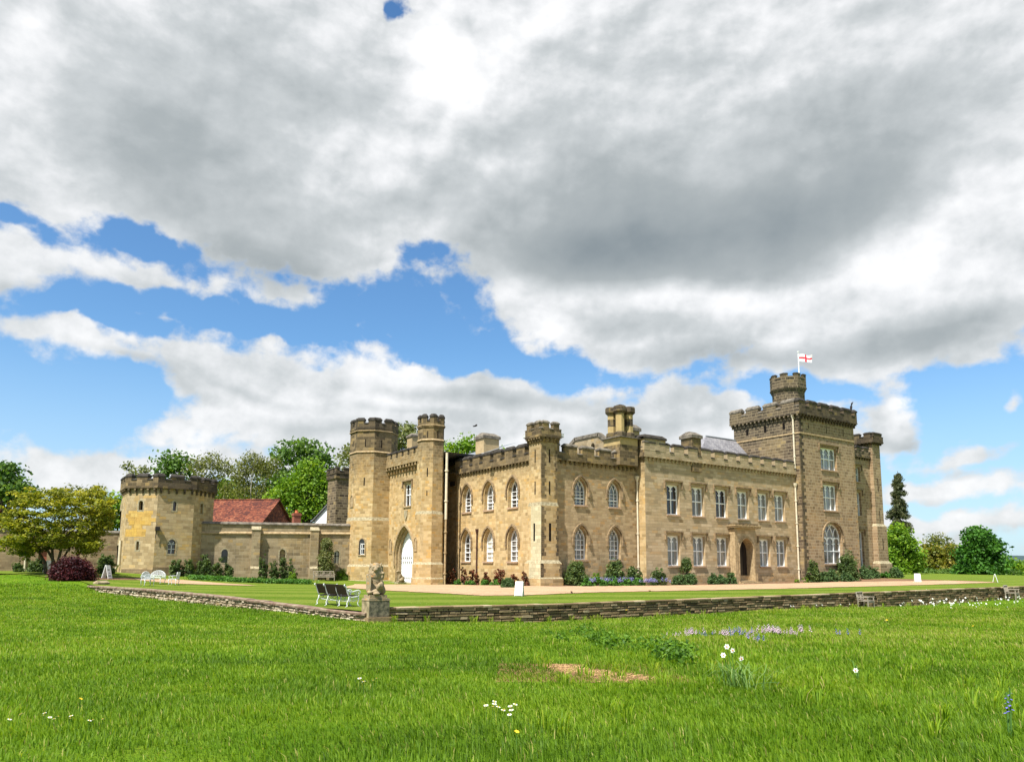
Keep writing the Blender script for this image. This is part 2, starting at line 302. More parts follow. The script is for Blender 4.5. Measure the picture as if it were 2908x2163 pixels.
def tiles(name,stops,sx,sy):
    m,t,b,o=mat(name); uv=t.new('ShaderNodeUVMap'); uv.uv_map='UVMap'; geo=t.new('ShaderNodeNewGeometry')
    k=t.new('ShaderNodeTexBrick'); t.l.new(uv.outputs[0],k.inputs['Vector']); k.inputs['Scale'].default_value=1; k.inputs['Brick Width'].default_value=sx; k.inputs['Row Height'].default_value=sy; k.inputs['Mortar Size'].default_value=.008
    t.put(k.inputs['Color1'],(0,0,0,1)); t.put(k.inputs['Color2'],(1,1,1,1)); t.put(k.inputs['Mortar'],(0,0,0,1))
    n=t.noise(geo.outputs['Position'],.7,6,.7)
    v=t.math('MULTIPLY_ADD',k.outputs['Color'],.55,t.lin(n.outputs['Fac'],.25,.75,-.1,.6))
    t.l.new(t.ramp(v,stops),b.inputs['Base Color']); b.inputs['Roughness'].default_value=.9; b.inputs['Specular IOR Level'].default_value=.2
    bump(t,b,k.outputs['Fac'],-.03,.8); return m
MT['redtile']=tiles('red_clay_tiles',[(0,(.035,.016,.015)),(.35,(.09,.03,.022)),(.7,(.20,.06,.032)),(1,(.30,.13,.07))],.24,.17)
MT['slatetile']=tiles('grey_slate_tiles',[(0,(.13,.125,.14)),(.5,(.21,.205,.22)),(1,(.30,.29,.30))],.35,.22)
G=lambda h:h
MT['lime']=leafm('lime_leaves',[(0,(.06,.13,.010)),(.5,(.15,.28,.018)),(1,(.28,.40,.04))])
MT['green']=leafm('green_leaves',[(0,(.035,.08,.014)),(.5,(.095,.185,.032)),(1,(.18,.28,.065))])
MT['deep']=leafm('deep_green_leaves',[(0,(.02,.06,.010)),(.5,(.05,.155,.018)),(1,(.11,.26,.035))])
MT['olive']=leafm('olive_leaves',[(0,(.08,.095,.022)),(.5,(.16,.18,.04)),(1,(.25,.26,.075))],.4)
MT['bronze']=leafm('bronze_leaves',[(0,(.06,.10,.012)),(.5,(.17,.19,.02)),(1,(.30,.24,.04))],.35)
MT['maple']=leafm('golden_maple_leaves',[(0,(.06,.09,.008)),(.5,(.19,.215,.018)),(1,(.40,.37,.04))],.42)
MT['purple']=leafm('crimson_leaves',[(0,(.016,.004,.006)),(.5,(.050,.009,.014)),(1,(.14,.03,.035))],.3)
MT['rose']=leafm('reddish_rose_leaves',[(0,(.05,.055,.02)),(.5,(.16,.06,.03)),(1,(.30,.12,.07))],.3)
MT['shrub']=leafm('shrub_leaves',[(0,(.025,.05,.014)),(.5,(.075,.125,.032)),(1,(.19,.25,.085))],.35)
MT['box']=leafm('clipped_leaves',[(0,(.03,.07,.02)),(.5,(.07,.13,.04)),(1,(.13,.20,.07))],.25)
MT['sage']=leafm('variegated_leaves',[(0,(.05,.07,.02)),(.5,(.16,.19,.06)),(1,(.36,.36,.17))],.3)
MT['conifer']=leafm('conifer_needles',[(0,(.035,.05,.022)),(.5,(.085,.10,.042)),(1,(.16,.15,.07))],.25)
MT['grassm']=leafm('grass_blades',[(0,(.055,.115,.005)),(.35,(.125,.235,.009)),(.7,(.22,.34,.016)),(.9,(.31,.385,.032)),(1,(.44,.38,.14))],.5,.6)
MT['reed']=leafm('strap_leaves',[(0,(.05,.12,.02)),(.5,(.12,.23,.045)),(1,(.24,.34,.10))],.3)
MT['nettle']=leafm('nettle_leaves',[(0,(.04,.10,.010)),(.5,(.10,.21,.018)),(1,(.18,.30,.03))],.4)
MT['cover']=leafm('low_green_leaves',[(0,(.03,.09,.012)),(.5,(.07,.19,.025)),(1,(.14,.29,.05))],.3)
# ---------------------------------------------------------------- mesh builder
WL={}
def setp(o,label=None,cat=None,group=None,kind=None):
    if label:o['label']=label
    if cat:o['category']=cat
    if group:o['group']=group
    if kind:o['kind']=kind
    return o
def empty(name,loc,label,cat,group=None):
    o=bpy.data.objects.new(name,None); COL.objects.link(o); o.location=tuple(loc); o.empty_display_size=.2
    WL[o.name]=np.array(loc,float); setp(o,label,cat,group,'thing'); return o
class MB:
    def __init__(s): s.v=[]; s.f=[]; s.m=[]; s.t=[]
    def add(s,vs,fs,mi=0,tint=.5):
        o=len(s.v); s.v.extend([tuple(map(float,p)) for p in vs]); 
        for f in fs: s.f.append(tuple(i+o for i in f)); s.m.append(mi); s.t.append(tint)
    def quad(s,a,b,c,d,mi=0,tint=.5): s.add([a,b,c,d],[(0,1,2,3)],mi,tint)
    def box(s,fr,u0,u1,w0,w1,z0,z1,mi=0,tint=.5,skip=''):
        P=[fr(u,w,z) for z in (z0,z1) for (u,w) in ((u0,w1),(u1,w1),(u1,w0),(u0,w0))]
        F=[(0,1,5,4),(1,2,6,5),(2,3,7,6),(3,0,4,7),(4,5,6,7),(3,2,1,0)]
        s.add(P,F,mi,tint)
    def hip(s,fr,u0,u1,w0,w1,z0,z1,e=.25,mi=0,ends=(1,1)):
        """coping block: flat eave then a hipped top"""
        zm=z0+(z1-z0)*.42; wm=(w0+w1)/2; q=(w1-w0)*.14
        P=[fr(u,w,z) for z in (z0,zm) for (u,w) in ((u0,w1),(u1,w1),(u1,w0),(u0,w0))]
        a=u0+(e if ends[0] else 0); c=u1-(e if ends[1] else 0)
        P+=[fr(a,wm+q,z1),fr(c,wm+q,z1),fr(c,wm-q,z1),fr(a,wm-q,z1)]
        F=[(0,1,5,4),(1,2,6,5),(2,3,7,6),(3,0,4,7),(4,5,9,8),(5,6,10,9),(6,7,11,10),(7,4,8,11),(8,9,10,11),(3,2,1,0)]
        s.add(P,F,mi)
    def tube(s,pts,rad,n=6,mi=0,tint=.5,cap=True):
        pts=[np.array(p,float) for p in pts]; R=rad if hasattr(rad,'__len__') else [rad]*len(pts); rings=[]
        for i,p in enumerate(pts):
            d=pts[min(i+1,len(pts)-1)]-pts[max(i-1,0)]; d=d/(np.linalg.norm(d)+1e-9)
            a=np.cross(d,(0,0,1.) if abs(d[2])<.9 else (1.,0,0)); a/=np.linalg.norm(a); b=np.cross(d,a)
            rings.append([p+R[i]*(a*math.cos(2*math.pi*k/n)+b*math.sin(2*math.pi*k/n)) for k in range(n)])
        V=[q for r in rings for q in r]; F=[]
        for i in range(len(pts)-1):
            for k in range(n): F.append((i*n+k,i*n+(k+1)%n,(i+1)*n+(k+1)%n,(i+1)*n+k))
        if cap: F.append(tuple(range(n))[::-1]); F.append(tuple((len(pts)-1)*n+k for k in range(n)))
        s.add(V,F,mi,tint)
    def loft(s,poly,prof,mi=0,top=True,mis=None):
        """poly: CCW plan points; prof: (z, outward offset)"""
        rings=[[(*p,z) for p in offset(poly,o)] for z,o in prof]; n=len(poly)
        for i in range(len(rings)-1):
            for k in range(n): s.quad(rings[i][k],rings[i][(k+1)%n],rings[i+1][(k+1)%n],rings[i+1][k],mis[i] if mis else mi)
        if top: s.add(rings[-1],[tuple(range(n))],mi)
    def poly(s,pts,mi=0,tint=.5): s.add(pts,[tuple(range(len(pts)))],mi,tint)
    def build(s,name,mats,parent=None,smooth=False,label=None):
        me=bpy.data.meshes.new(name); off=np.zeros(3)
        if parent is not None: off=WL[parent.name]
        v=np.array(s.v,float)-off
        me.from_pydata(v.tolist(),[],s.f)
        for m in (mats if isinstance(mats,(list,tuple)) else [mats]): me.materials.append(MT[m])
        me.polygons.foreach_set('material_index',s.m)
        if smooth: me.polygons.foreach_set('use_smooth',[True]*len(s.f))
        a=me.attributes.new('tint','FLOAT','FACE'); a.data.foreach_set('value',s.t)
        auto_uv(me,off); me.update()
        o=bpy.data.objects.new(name,me); COL.objects.link(o)
        if parent is not None: o.parent=parent
        WL[o.name]=off
        if label:o['label']=label
        return o
def auto_uv(me,off):
    n=len(me.polygons); N=np.zeros(n*3); me.polygons.foreach_get('normal',N); N=N.reshape(-1,3)
    lt=np.zeros(n,int); me.polygons.foreach_get('loop_total',lt); fi=np.repeat(np.arange(n),lt)
    lv=np.zeros(len(me.loops),int); me.loops.foreach_get('vertex_index',lv)
    co=np.zeros(len(me.vertices)*3); me.vertices.foreach_get('co',co); co=co.reshape(-1,3)+off
    P=co[lv]; Q=N[fi]; h=np.hypot(Q[:,0],Q[:,1])+1e-9
    tx,ty=-Q[:,1]/h,Q[:,0]/h; flat=np.abs(Q[:,2])>.8
    u=np.where(flat,P[:,0],P[:,0]*tx+P[:,1]*ty); v=np.where(flat,P[:,1],P[:,2]/np.maximum(h,.35))
    l=me.uv_layers.new(name='UVMap'); l.data.foreach_set('uv',np.stack([u,v],1).ravel())
def offset(poly,d):
    if abs(d)<1e-9: return [tuple(p) for p in poly]
    n=len(poly); out=[]
    for i in range(n):
        p0,p1,p2=(np.array(poly[(i+k-1)%n],float) for k in range(3))
        a=(p1-p0)/np.linalg.norm(p1-p0); b=(p2-p1)/np.linalg.norm(p2-p1)
        na=np.array([a[1],-a[0]]); nb=np.array([b[1],-b[0]]); m=na+nb; m=m/(1+na@nb)
        out.append(tuple(p1+d*m))
    return out
def frameS(y): return lambda u,w,z:(u,y-w,z)          # faces south
def frameW(x): return lambda u,w,z:(x-w,-u,z)         # faces west, u grows to the right
def frameAB(a,b):
    a=np.array(a[:2],float); b=np.array(b[:2],float); d=b-a; L=np.linalg.norm(d); d/=L; n=np.array([d[1],-d[0]])
    f=lambda u,w,z:(a[0]+d[0]*u+n[0]*w,a[1]+d[1]*u+n[1]*w,z)
    f.L=L; f.a=a; f.d=d; f.n=n
    def hit(px,py):
        r=ray(px,py); k=((a-EYE[:2])@n)/(r[:2]@n); p=EYE+r*k; return (p[:2]-a)@d,p[2]
    f.hit=hit; return f
def archpts(u0,u1,z0,zs,zt,n=7,fourc=False):
    um=(u0+u1)/2; hw=um-u0; h=zt-zs; L=[]
    if fourc:
        for i in range(n+1):
            s=i/n; L.append((u0+hw*(1-math.cos(s*math.pi/2))*.55+hw*.45*s**1.3, zs+h*math.sin(s*math.pi/2)**.9))
    else:
        r=(hw*hw+h*h)/(2*hw); c=u0+r; a1=math.atan2(h,c-um)
        for i in range(n+1):
            a=a1*i/n; L.append((c-r*math.cos(a),zs+r*math.sin(a)))
    L[-1]=(um,zt)
    return [(u1,z0),(u1,zs)][:1]*0+[(u0,z0)]+L+[(2*um-u,z) for u,z in L[-2::-1]]+[(u1,z0)]
def rectpts(u0,u1,z0,zt): return [(u0,z0),(u0,zt),(u1,zt),(u1,z0)]
def wallface(mb,fr,outer,holes=(),w=0.,mi=0,depth=.3,rmi=None):
    loops=[[Vector((u,z,0)) for u,z in outer]]+[[Vector((u,z,0)) for u,z in h] for h in holes]
    flat=[p for l in loops for p in l]
    tri=tessellate_polygon(loops)
    V=[fr(p.x,w,p.y) for p in flat]; F=[]
    for a,b,c in tri:
        A,B,C=flat[a],flat[b],flat[c]
        F.append((a,b,c) if (B-A).cross(C-A).z>0 else (a,c,b))
    mb.add(V,F,mi)
    for h in holes:
        n=len(h); ar=sum(h[i][0]*h[(i+1)%n][1]-h[(i+1)%n][0]*h[i][1] for i in range(n))
        hh=h if ar<0 else h[::-1]
        for i in range(n):
            a,b=hh[i],hh[(i+1)%n]
            mb.quad(fr(a[0],w,a[1]),fr(b[0],w,b[1]),fr(b[0],w-depth,b[1]),fr(a[0],w-depth,a[1]),mi if rmi is None else rmi)
def ring(mb,fr,o,i,w0,w1,mi=0,closed=True):
    n=len(o)
    for k in range(n if closed else n-1):
        a,b,c,d=o[k],o[(k+1)%n],i[(k+1)%n],i[k]
        mb.quad(fr(*a[:1],w1,a[1]),fr(b[0],w1,b[1]),fr(c[0],w1,c[1]),fr(d[0],w1,d[1]),mi)
        mb.quad(fr(a[0],w0,a[1]),fr(b[0],w0,b[1]),fr(b[0],w1,b[1]),fr(a[0],w1,a[1]),mi)
        mb.quad(fr(d[0],w1,d[1]),fr(c[0],w1,c[1]),fr(c[0],w0,c[1]),fr(d[0],w0,d[1]),mi)
    if not closed:
        for k in (0,n-1): mb.quad(fr(o[k][0],w0,o[k][1]),fr(o[k][0],w1,o[k][1]),fr(i[k][0],w1,i[k][1]),fr(i[k][0],w0,i[k][1]),mi)
def strip(mb,fr,pts,hw,w0,w1,mi=0):
    for (a,b) in zip(pts[:-1],pts[1:]):
        d=np.array([b[0]-a[0],b[1]-a[1]]); L=np.hypot(*d); 
        if L<1e-6: continue
        n=np.array([-d[1],d[0]])/L*hw; e=d/L*hw*.3
        q=[(a[0]-e[0]+n[0],a[1]-e[1]+n[1]),(b[0]+e[0]+n[0],b[1]+e[1]+n[1]),(b[0]+e[0]-n[0],b[1]+e[1]-n[1]),(a[0]-e[0]-n[0],a[1]-e[1]-n[1])]
        P=[fr(u,w,z) for w in (w0,w1) for u,z in q]
        mb.add(P,[(4,5,6,7),(0,1,5,4),(1,2,6,5),(2,3,7,6),(3,0,4,7)],mi)
# ---------------------------------------------------------------- windows and parapets
def window(parent,fr,u0,u1,z0,zt,kind='arch',rise=None,cols=2,rows=4,depth=.32,glass='glass',hood=True,sill=True,midrail=True,cusps=0,hoodmat='hood',frame=True,fourc=False,hood_drop=.3,tw=.07):
    g=MB(); um=(u0+u1)/2; w_=u1-u0
    zs=zt-(rise if rise else w_*.72)
    op=archpts(u0,u1,z0,zs,zt,fourc=fourc) if kind=='arch' else rectpts(u0,u1,z0,zt)
    g.poly([fr(u,-depth,z) for u,z in op[::-1]])
    win=g.build('window',[glass],parent)
    if frame:
        f=MB(); t=tw
        ip=archpts(u0+t,u1-t,z0+t,zs,zt-1.35*t,fourc=fourc) if kind=='arch' else rectpts(u0+t,u1-t,z0+t,zt-t)
        a,b=-depth+.002,-depth+.09
        ring(f,fr,op,ip,a,b)
        def top(u):
            if kind!='arch': return zt
            for p,q in zip(op[:-1],op[1:]):
                if p[0]<=u<=q[0] and q[0]>p[0]: return p[1]+(q[1]-p[1])*(u-p[0])/(q[0]-p[0])
            return zs
        us=[u0+w_*k/cols for k in range(1,cols)]
        bw=.022 if not cusps else .05
        for u in us: f.box(fr,u-bw,u+bw,a,b-.012,z0,(zs if kind=='arch' else zt),0)
        hz=(zs if kind=='arch' else zt)-z0
        for k in range(1,rows):
            z=z0+hz*k/rows; h=.018
            if midrail and k==rows//2: h=.045
            f.box(fr,u0,u1,a,b-.02 if h<.04 else b+.01,z-h,z+h,0)
        if kind=='arch':
            f.box(fr,u0,u1,a,b-.02,zs-.02,zs+.02,0)
            hw=w_/2; hh=zt-zs; r=(hw*hw+hh*hh)/(2*hw); cw=w_/cols
            for k in range(1,cols):
                for sgn in (1,-1):
                    um0=u0+cw*k; c=um0+sgn*r; pts=[]
                    for i in range(9):
                        th=i/8*1.2; u=c-sgn*r*math.cos(th); z=zs+r*math.sin(th)
                        if z>top(u) or u<u0 or u>u1: break
                        pts.append((u,z))
                    strip(f,fr,pts,.02 if not cusps else .04,a,b-.016)
        if cusps:
            cw=w_/cols; 
            for zc in (zt-t if kind!='arch' else zs+.12,):
                for k in range(cols):
                    c0=u0+cw*k+(t if k==0 else bw); c1=u0+cw*(k+1)-(t if k==cols-1 else bw); hh=(c1-c0)*.95
                    A=archpts(c0,c1,zc-hh,zc-hh*.75,zc-.03,5)
                    mid=len(A)//2
                    L=[(c0,zc+.001)]+[(c0,A[0][1])]+A[1:mid+1]+[((c0+c1)/2,zc+.001)]
                    R=[((c0+c1)/2,zc+.001)]+A[mid:-1]+[(c1,A[-1][1]),(c1,zc+.001)]
                    # trefoil nibs
                    for S_ in (L,R): f.poly([fr(u,b-.03,z) for u,z in S_[::-1]])
                    zn=zc-hh*.72
                    f.add([fr(c0,b-.03,zn-.13),fr(c0+(c1-c0)*.27,b-.03,zn),fr(c0,b-.03,zn+.13)],[(0,1,2)])
                    f.add([fr(c1,b-.03,zn+.13),fr(c1-(c1-c0)*.27,b-.03,zn),fr(c1,b-.03,zn-.13)],[(0,1,2)])
        f.build('window_frame',['white'],win)
    if sill:
        s=MB(); s.box(fr,u0-.06,u1+.06,-depth+.1,.10,z0-.13,z0+.004); s.build('window_sill',['sill' if sill is True else sill],win)
    if hood:
        h=MB()
        if kind=='arch':
            d=.13 if hood is True else hood
            o1=archpts(u0-d,u1+d,zs-hood_drop,zs,zt+d*1.15,fourc=fourc); o2=archpts(u0-d-.13,u1+d+.13,zs-hood_drop,zs,zt+d*1.15+.17,fourc=fourc)
            ring(h,fr,o2,o1,0,.13,closed=False)
            for u in (u0-d-.065,u1+d+.065): h.box(fr,u-.10,u+.10,0,.16,zs-hood_drop-.14,zs-hood_drop)
        else:
            d=.22; zt2=zt+.24; dr=.52
            h.box(fr,u0-d-.1,u1+d+.1,0,.17,zt2,zt2+.12)
            for u in (u0-d-.05,u1+d+.05): h.box(fr,u-.05,u+.05,0,.14,zt2-dr,zt2); 
            for u in (u0-d-.05,u1+d+.05): h.box(fr,u-.085,u+.085,0,.16,zt2-dr-.1,zt2-dr)
        h.build('hood_mould',[hoodmat],win)
    return win,op
def crenels(parent,fr,u0,u1,zb,zs,zt,pitch,gap,phase=0.,over=.16,thick=.42,mats=('parapet','cope'),corbel=.46,ends=(0,0),cop=.26,chz=.34,name='parapet'):
    m=MB(); n=max(1,round((u1-u0)/pitch)); pitch=(u1-u0)/n
    m.box(fr,u0,u1,over-thick,over,zb,zs,0)
    m.box(fr,u0-.001,u1+.001,over-.03,over+.05,zb-.07,zb+.05,0)
    e=.045
    edges=[]
    c=u0-phase*pitch
    while c<u1:
        a=max(u0,c+gap/2); b=min(u1,c+pitch-gap/2)
        if b-a>.12: edges.append((a,b))
        c+=pitch
    for a,b in edges:
        m.box(fr,a,b,over-thick,over,zs,zt,0)
        m.hip(fr,a-e if a>u0 else a-ends[0],b+e if b<u1 else b+ends[1],over-thick-e,over+e,zt,zt+cop,.13,1,(a>u0 or ends[0]>0,b<u1 or ends[1]>0))
    prev=u0
    for a,b in edges+[(u1,u1)]:
        if a-prev>.08: m.hip(fr,prev-.002,a+.002,over-thick-e,over+e,zs-.03,zs+cop*.4,.02,1,(0,0))
        prev=b
    if corbel:
        k=max(1,int((u1-u0)/corbel)); 
        for i in range(k):
            u=u0+(i+.5)*(u1-u0)/k
            m.box(fr,u-.09,u+.09,0,over+.02,zb-chz*.5,zb-.07,0); m.box(fr,u-.08,u+.08,0,over*.55,zb-chz,zb-chz*.5,0)
    return m.build(name,list(mats),parent)
def slot(mb,fr,u,z0,z1,w=.07,mi=0,proud=.004): mb.box(fr,u-w,u+w,-.02,proud,z0,z1,mi)
# ---------------------------------------------------------------- terrain heights
class RBF:
    def __init__(s,P,z,lam=.02):
        P=np.array(P,float); z=np.array(z,float); n=len(P); s.P=P
        r=np.linalg.norm(P[:,None]-P[None],axis=2); K=r+0; A=np.zeros((n+3,n+3)); A[:n,:n]=K-lam*np.eye(n)*0; A[:n,n]=1; A[:n,n+1:]=P; A[n,:n]=1; A[n+1:,:n]=P.T
        A[:n,:n]+=lam*np.eye(n)*(-1)
        s.w=np.linalg.solve(A,np.r_[z,0,0,0])
    def __call__(s,X):
        X=np.atleast_2d(np.array(X,float))[:,:2]; out=np.zeros(len(X))
        for i in range(0,len(X),20000):
            x=X[i:i+20000]; r=np.linalg.norm(x[:,None]-s.P[None],axis=2)
            out[i:i+20000]=r@s.w[:-3]+s.w[-3]+x@s.w[-2:]
        return out
# key building points
T=onz(1537,1663.5,0)
xT0,yT0=T[0],T[1]
xW,yS=xT0+.35,yT0+.35
xC=43.37; yC=44.088; xD=63.82; yD=43.362; xE=73.3; yE=44.75
P0=dep(1048,1749,29.); P0=np.array([P0[0],P0[1],-.47])      # retaining wall corner
yRW=P0[1]
E0=dep(258,1661,46.)
lw=[(P0[0],P0[1])]
RWend=ony(3350,1660,yRW)
def topR(px): return np.interp(px,[1048,1134,1595,2200,2582,2908,3100,3400],[1727,1723.6,1713.4,1690.8,1676,1663,1656,1648])
def botR(px): return np.interp(px,[1048,1134,1360,1595,1802,2200,2430,2600,2870,3100,3400],[1762,1776,1770,1763,1752,1729,1722,1717,1697,1688,1677])
def topL(px): return np.interp(px,[200,258,430,650,1020,1048],[1657,1661,1671.5,1691.9,1738,1741])
def botL(px): return np.interp(px,[200,258,430,650,860,1020,1048],[1668,1675,1695,1719,1738.5,1756,1760])
dL=np.array([E0[0]-P0[0],E0[1]-P0[1]]); LL=np.linalg.norm(dL); dL/=LL
def pxL(s):
    p=P0[:2]+dL*s; l,d=latdep(*p); return 1454+F_*l/d
def pxR(x): 
    l,d=latdep(x,yRW); return 1454+F_*l/d
def proj_z(xy,py):      # height of the point above/below horizon for picture row py
    lo,hi=-60,60
    for _ in range(50):
        m=(lo+hi)/2; v=np.array([xy[0],xy[1],m])-EYE; r=CY_-F_*(v@UU)/(v@FF)
        if r>py: lo=m
        else: hi=m
    return m
LS=np.linspace(0,LL,16); LT=[(*(P0[:2]+dL*s),) for s in LS]
Ltop=np.array([proj_z(p,topL(pxL(s))) for p,s in zip(LT,LS)]); Lbot=np.array([proj_z(p,botL(pxL(s))) for p,s in zip(LT,LS)])
RX=np.linspace(P0[0],RWend[0],38)
Rtop=np.array([proj_z((x,yRW),topR(pxR(x))) for x in RX]); Rbot=np.array([proj_z((x,yRW),botR(pxR(x))) for x in RX])
lawnpts=[]; lawnz=[]
def lp(xy,z): lawnpts.append(tuple(xy[:2])); lawnz.append(z)
for p,z in list(zip(LT,Ltop))[::2]: lp(p,z-.04)
for x,z in list(zip(RX,Rtop))[::3]: lp((x,yRW),z-.04)
for px,py,d in [(430,1641,62),(722,1648,65),(877,1656,65.5),(1222,1663.7,57.2),(1010,1661.5,65),(1478,1693,40.5),(990,1722,30.8),(416,1660,50),(200,1646,48),(144,1629,56),(0,1624,60),(-250,1625,62),(-600,1630,64),(310,1624,64),(1300,1661,62)]:
    p=dep(px,py,d); lp(p,p[2])
for xy,z in [((xT0,yT0),0),((40,yS),-.02),((50,yC),-.02),((62,yC),.06),((70,yD),.18),((78,yE),.45),((95,48),.5),((120,60),.6),((60,90),.3),((25,85),.3),((10,95),.8),((-15,90),1.1),((140,100),.8)]: lp(xy,z)
zl=RBF(lawnpts,lawnz,.3)
mp=[];mz=[]
def mpp(xy,z): mp.append(tuple(xy[:2])); mz.append(z)
for p,z in list(zip(LT,Lbot))[::2]: mpp(p,z-.05)
for x,z in list(zip(RX,Rbot))[::3]: mpp((x,yRW),z-.05)
for l in (-30,-8,-3,0,3,8,30):
    mpp(fromld(l,2),.66+.01*l); mpp(fromld(l,5),.47+.004*l); mpp(fromld(l,8),.31)
for d in (14,20,25): mpp(fromld(0,d),.47-.0545*(d-5)); mpp(fromld(-.3*d,d),.49-.053*(d-5)); mpp(fromld(.35*d,d),.47-.053*(d-5))
mpp(fromld(0,-30),2.2)
for px,py,d in [(0,1700,36),(120,1665,45),(200,1652,46.5),(0,1645,50),(-300,1650,50),(-300,1700,38),(0,1800,18.)]:
    p=dep(px,py,d); mpp(p,p[2])
LE=[fromld(*ld) for ld in ((-29,49.5),(-36,55),(-50,60),(-75,66))]
for p in LE: z=float(zl([p])[0]); mpp(p,z-.01)
for xy in ((25,90),(-40,120),(60,150),(150,60),(170,20),(110,12)): mpp(xy,.3)
zm=RBF(mp,mz,.3)
def onf(px,py,fn,d0=3.,d1=160.):
    d=ray(px,py); k=d[0]*math.sin(YAW)+d[1]*math.cos(YAW); d=d/k
    ts=np.concatenate([np.arange(d0,60,.1),np.arange(60,d1,.5)]); P=EYE+ts[:,None]*d; g=P[:,2]-fn(P)
    i=np.argmax(g<0)
    if not (g<0).any(): i=len(ts)-1
    t0=ts[max(i-1,0)]; g0,g1=g[max(i-1,0)],g[i]; t=t0+(ts[i]-t0)*(g0/(g0-g1) if g0!=g1 else 0)
    p=EYE+d*t; p[2]=float(fn([p])[0]); return p
# ---------------------------------------------------------------- ground sheets
def gridmesh(name,P,mats,kind='structure',smooth=True):
    n,m=P.shape[:2]; V=P.reshape(-1,3); F=[]
    idx=np.arange(n*m).reshape(n,m)
    q=np.stack([idx[:-1,:-1],idx[1:,:-1],idx[1:,1:],idx[:-1,1:]],-1).reshape(-1,4)
    me=bpy.data.meshes.new(name); me.from_pydata(V.tolist(),[],q.tolist())
    for k in mats: me.materials.append(MT[k])
    me.polygons.foreach_set('use_smooth',[smooth]*len(q)); me.update()
    if me.polygons[0].normal.z<0: me.flip_normals()
    o=bpy.data.objects.new(name,me); COL.objects.link(o); o['kind']=kind; return o
def groundmat(name,cols,scales,stripe=None,b=.04):
    m,t,bs,o=mat(name); geo=t.new('ShaderNodeNewGeometry'); p=geo.outputs['Position']
    n1=t.noise(p,scales[0],5,.6); n2=t.noise(p,scales[1],6,.7); n3=t.noise(p,scales[2],4,.8)
    c=t.mix(t.smooth(n1.outputs['Fac'],.35,.65),cols[0],cols[1]); c=t.mix(t.smooth(n2.outputs['Fac'],.4,.7,0,.7),c,cols[2]); c=t.mix(t.smooth(n3.outputs['Fac'],.5,.75,0,.6),c,cols[3])
    if stripe:
        sx=t.new('ShaderNodeVectorMath',operation='DOT_PRODUCT'); t.l.new(p,sx.inputs[0]); sx.inputs[1].default_value=stripe[0]
        w=t.math('SINE',t.math('ADD',t.math('MULTIPLY',sx.outputs['Value'],stripe[1]),t.math('MULTIPLY',n1.outputs['Fac'],1.5)))
        c=t.mix(t.smooth(w,-.5,.5,0,stripe[3]),c,stripe[2])
    t.l.new(c,bs.inputs['Base Color']); bs.inputs['Roughness'].default_value=1; bs.inputs['Specular IOR Level'].default_value=.05
    bump(t,bs,t.math('ADD',n2.outputs['Fac'],n3.outputs['Fac']),b,1.); MT[name]=m
groundmat('meadow_ground',[(.12,.22,.010),(.08,.17,.008),(.16,.24,.016),(.05,.10,.008)],(.25,1.8,16.),b=.08)
sdir=(math.sin(math.radians(78)),math.cos(math.radians(78)),0)
groundmat('mown_lawn',[(.10,.165,.012),(.075,.135,.009),(.135,.165,.026),(.045,.09,.008)],(.3,2.2,18.),stripe=((_f[0]*.97-.2*_r[0],_f[1]*.97-.2*_r[1],0),1.45,(.165,.20,.032),.75),b=.05)
groundmat('gravel',[(.44,.29,.175),(.36,.235,.14),(.52,.37,.24),(.24,.155,.09)],(.35,3.,26.),b=.03)
groundmat('bed_soil',[(.22,.125,.075),(.16,.095,.055),(.27,.17,.10),(.10,.07,.045)],(.6,5.,25.),b=.05)
# meadow : polar grid round the camera, dropped under the terrace
th=np.radians(np.concatenate([np.linspace(-180,-50,14)[:-1],np.linspace(-50,50,151),np.linspace(50,180,14)[1:]]))
rr=np.concatenate([[.05],np.arange(1,12,.5),np.arange(12,70,.6),np.array([72,76,82,90,100,115,135,160,200,260,350,500,800,1400,2500,5000])])
TH,RD=np.meshgrid(th,rr,indexing='ij'); X=RD*np.sin(TH+YAW); Y=RD*np.cos(TH+YAW)
Z=zm(np.stack([X.ravel(),Y.ravel()],1)).reshape(X.shape)
far=np.clip((RD-110)/200,0,1); Z=np.clip(Z,-3,2.6)*(1-far)+far*(-1.5)
polyF=[tuple(p) for p in LE[::-1]]+[tuple(p) for p in LT[::-1]]+[(x,yRW) for x in RX[1:]]
BK=[(150,40),(150,130),(-60,130)]
def inside(X,Y,poly):
    c=np.zeros(X.shape,bool); n=len(poly)
    for i in range(n):
        x0,y0=poly[i]; x1,y1=poly[(i+1)%n]
        k=((y0>Y)!=(y1>Y))&(X<(x1-x0)*(Y-y0)/((y1-y0)+1e-12)+x0); c^=k
    return c
def distline(X,Y,pts):
    D=np.full(X.shape,1e9)
    for (x0,y0),(x1,y1) in zip(pts[:-1],pts[1:]):
        dx,dy=x1-x0,y1-y0; L=dx*dx+dy*dy; s=np.clip(((X-x0)*dx+(Y-y0)*dy)/L,0,1); D=np.minimum(D,np.hypot(X-x0-s*dx,Y-y0-s*dy))
    return D
lawnpoly=polyF+[(RWend[0]+1,yRW)]+BK
ins=inside(X,Y,lawnpoly); dl_=distline(X,Y,polyF); ZL=zl(np.stack([X.ravel(),Y.ravel()],1)).reshape(X.shape)
Z=np.where(ins&(dl_<1.4),np.minimum(Z,ZL-.04),Z); Z=np.where(ins&(dl_>=1.4),np.minimum(Z,ZL)-1.5,Z)
gridmesh('meadow',np.stack([X,Y,Z],-1),['meadow_ground'])
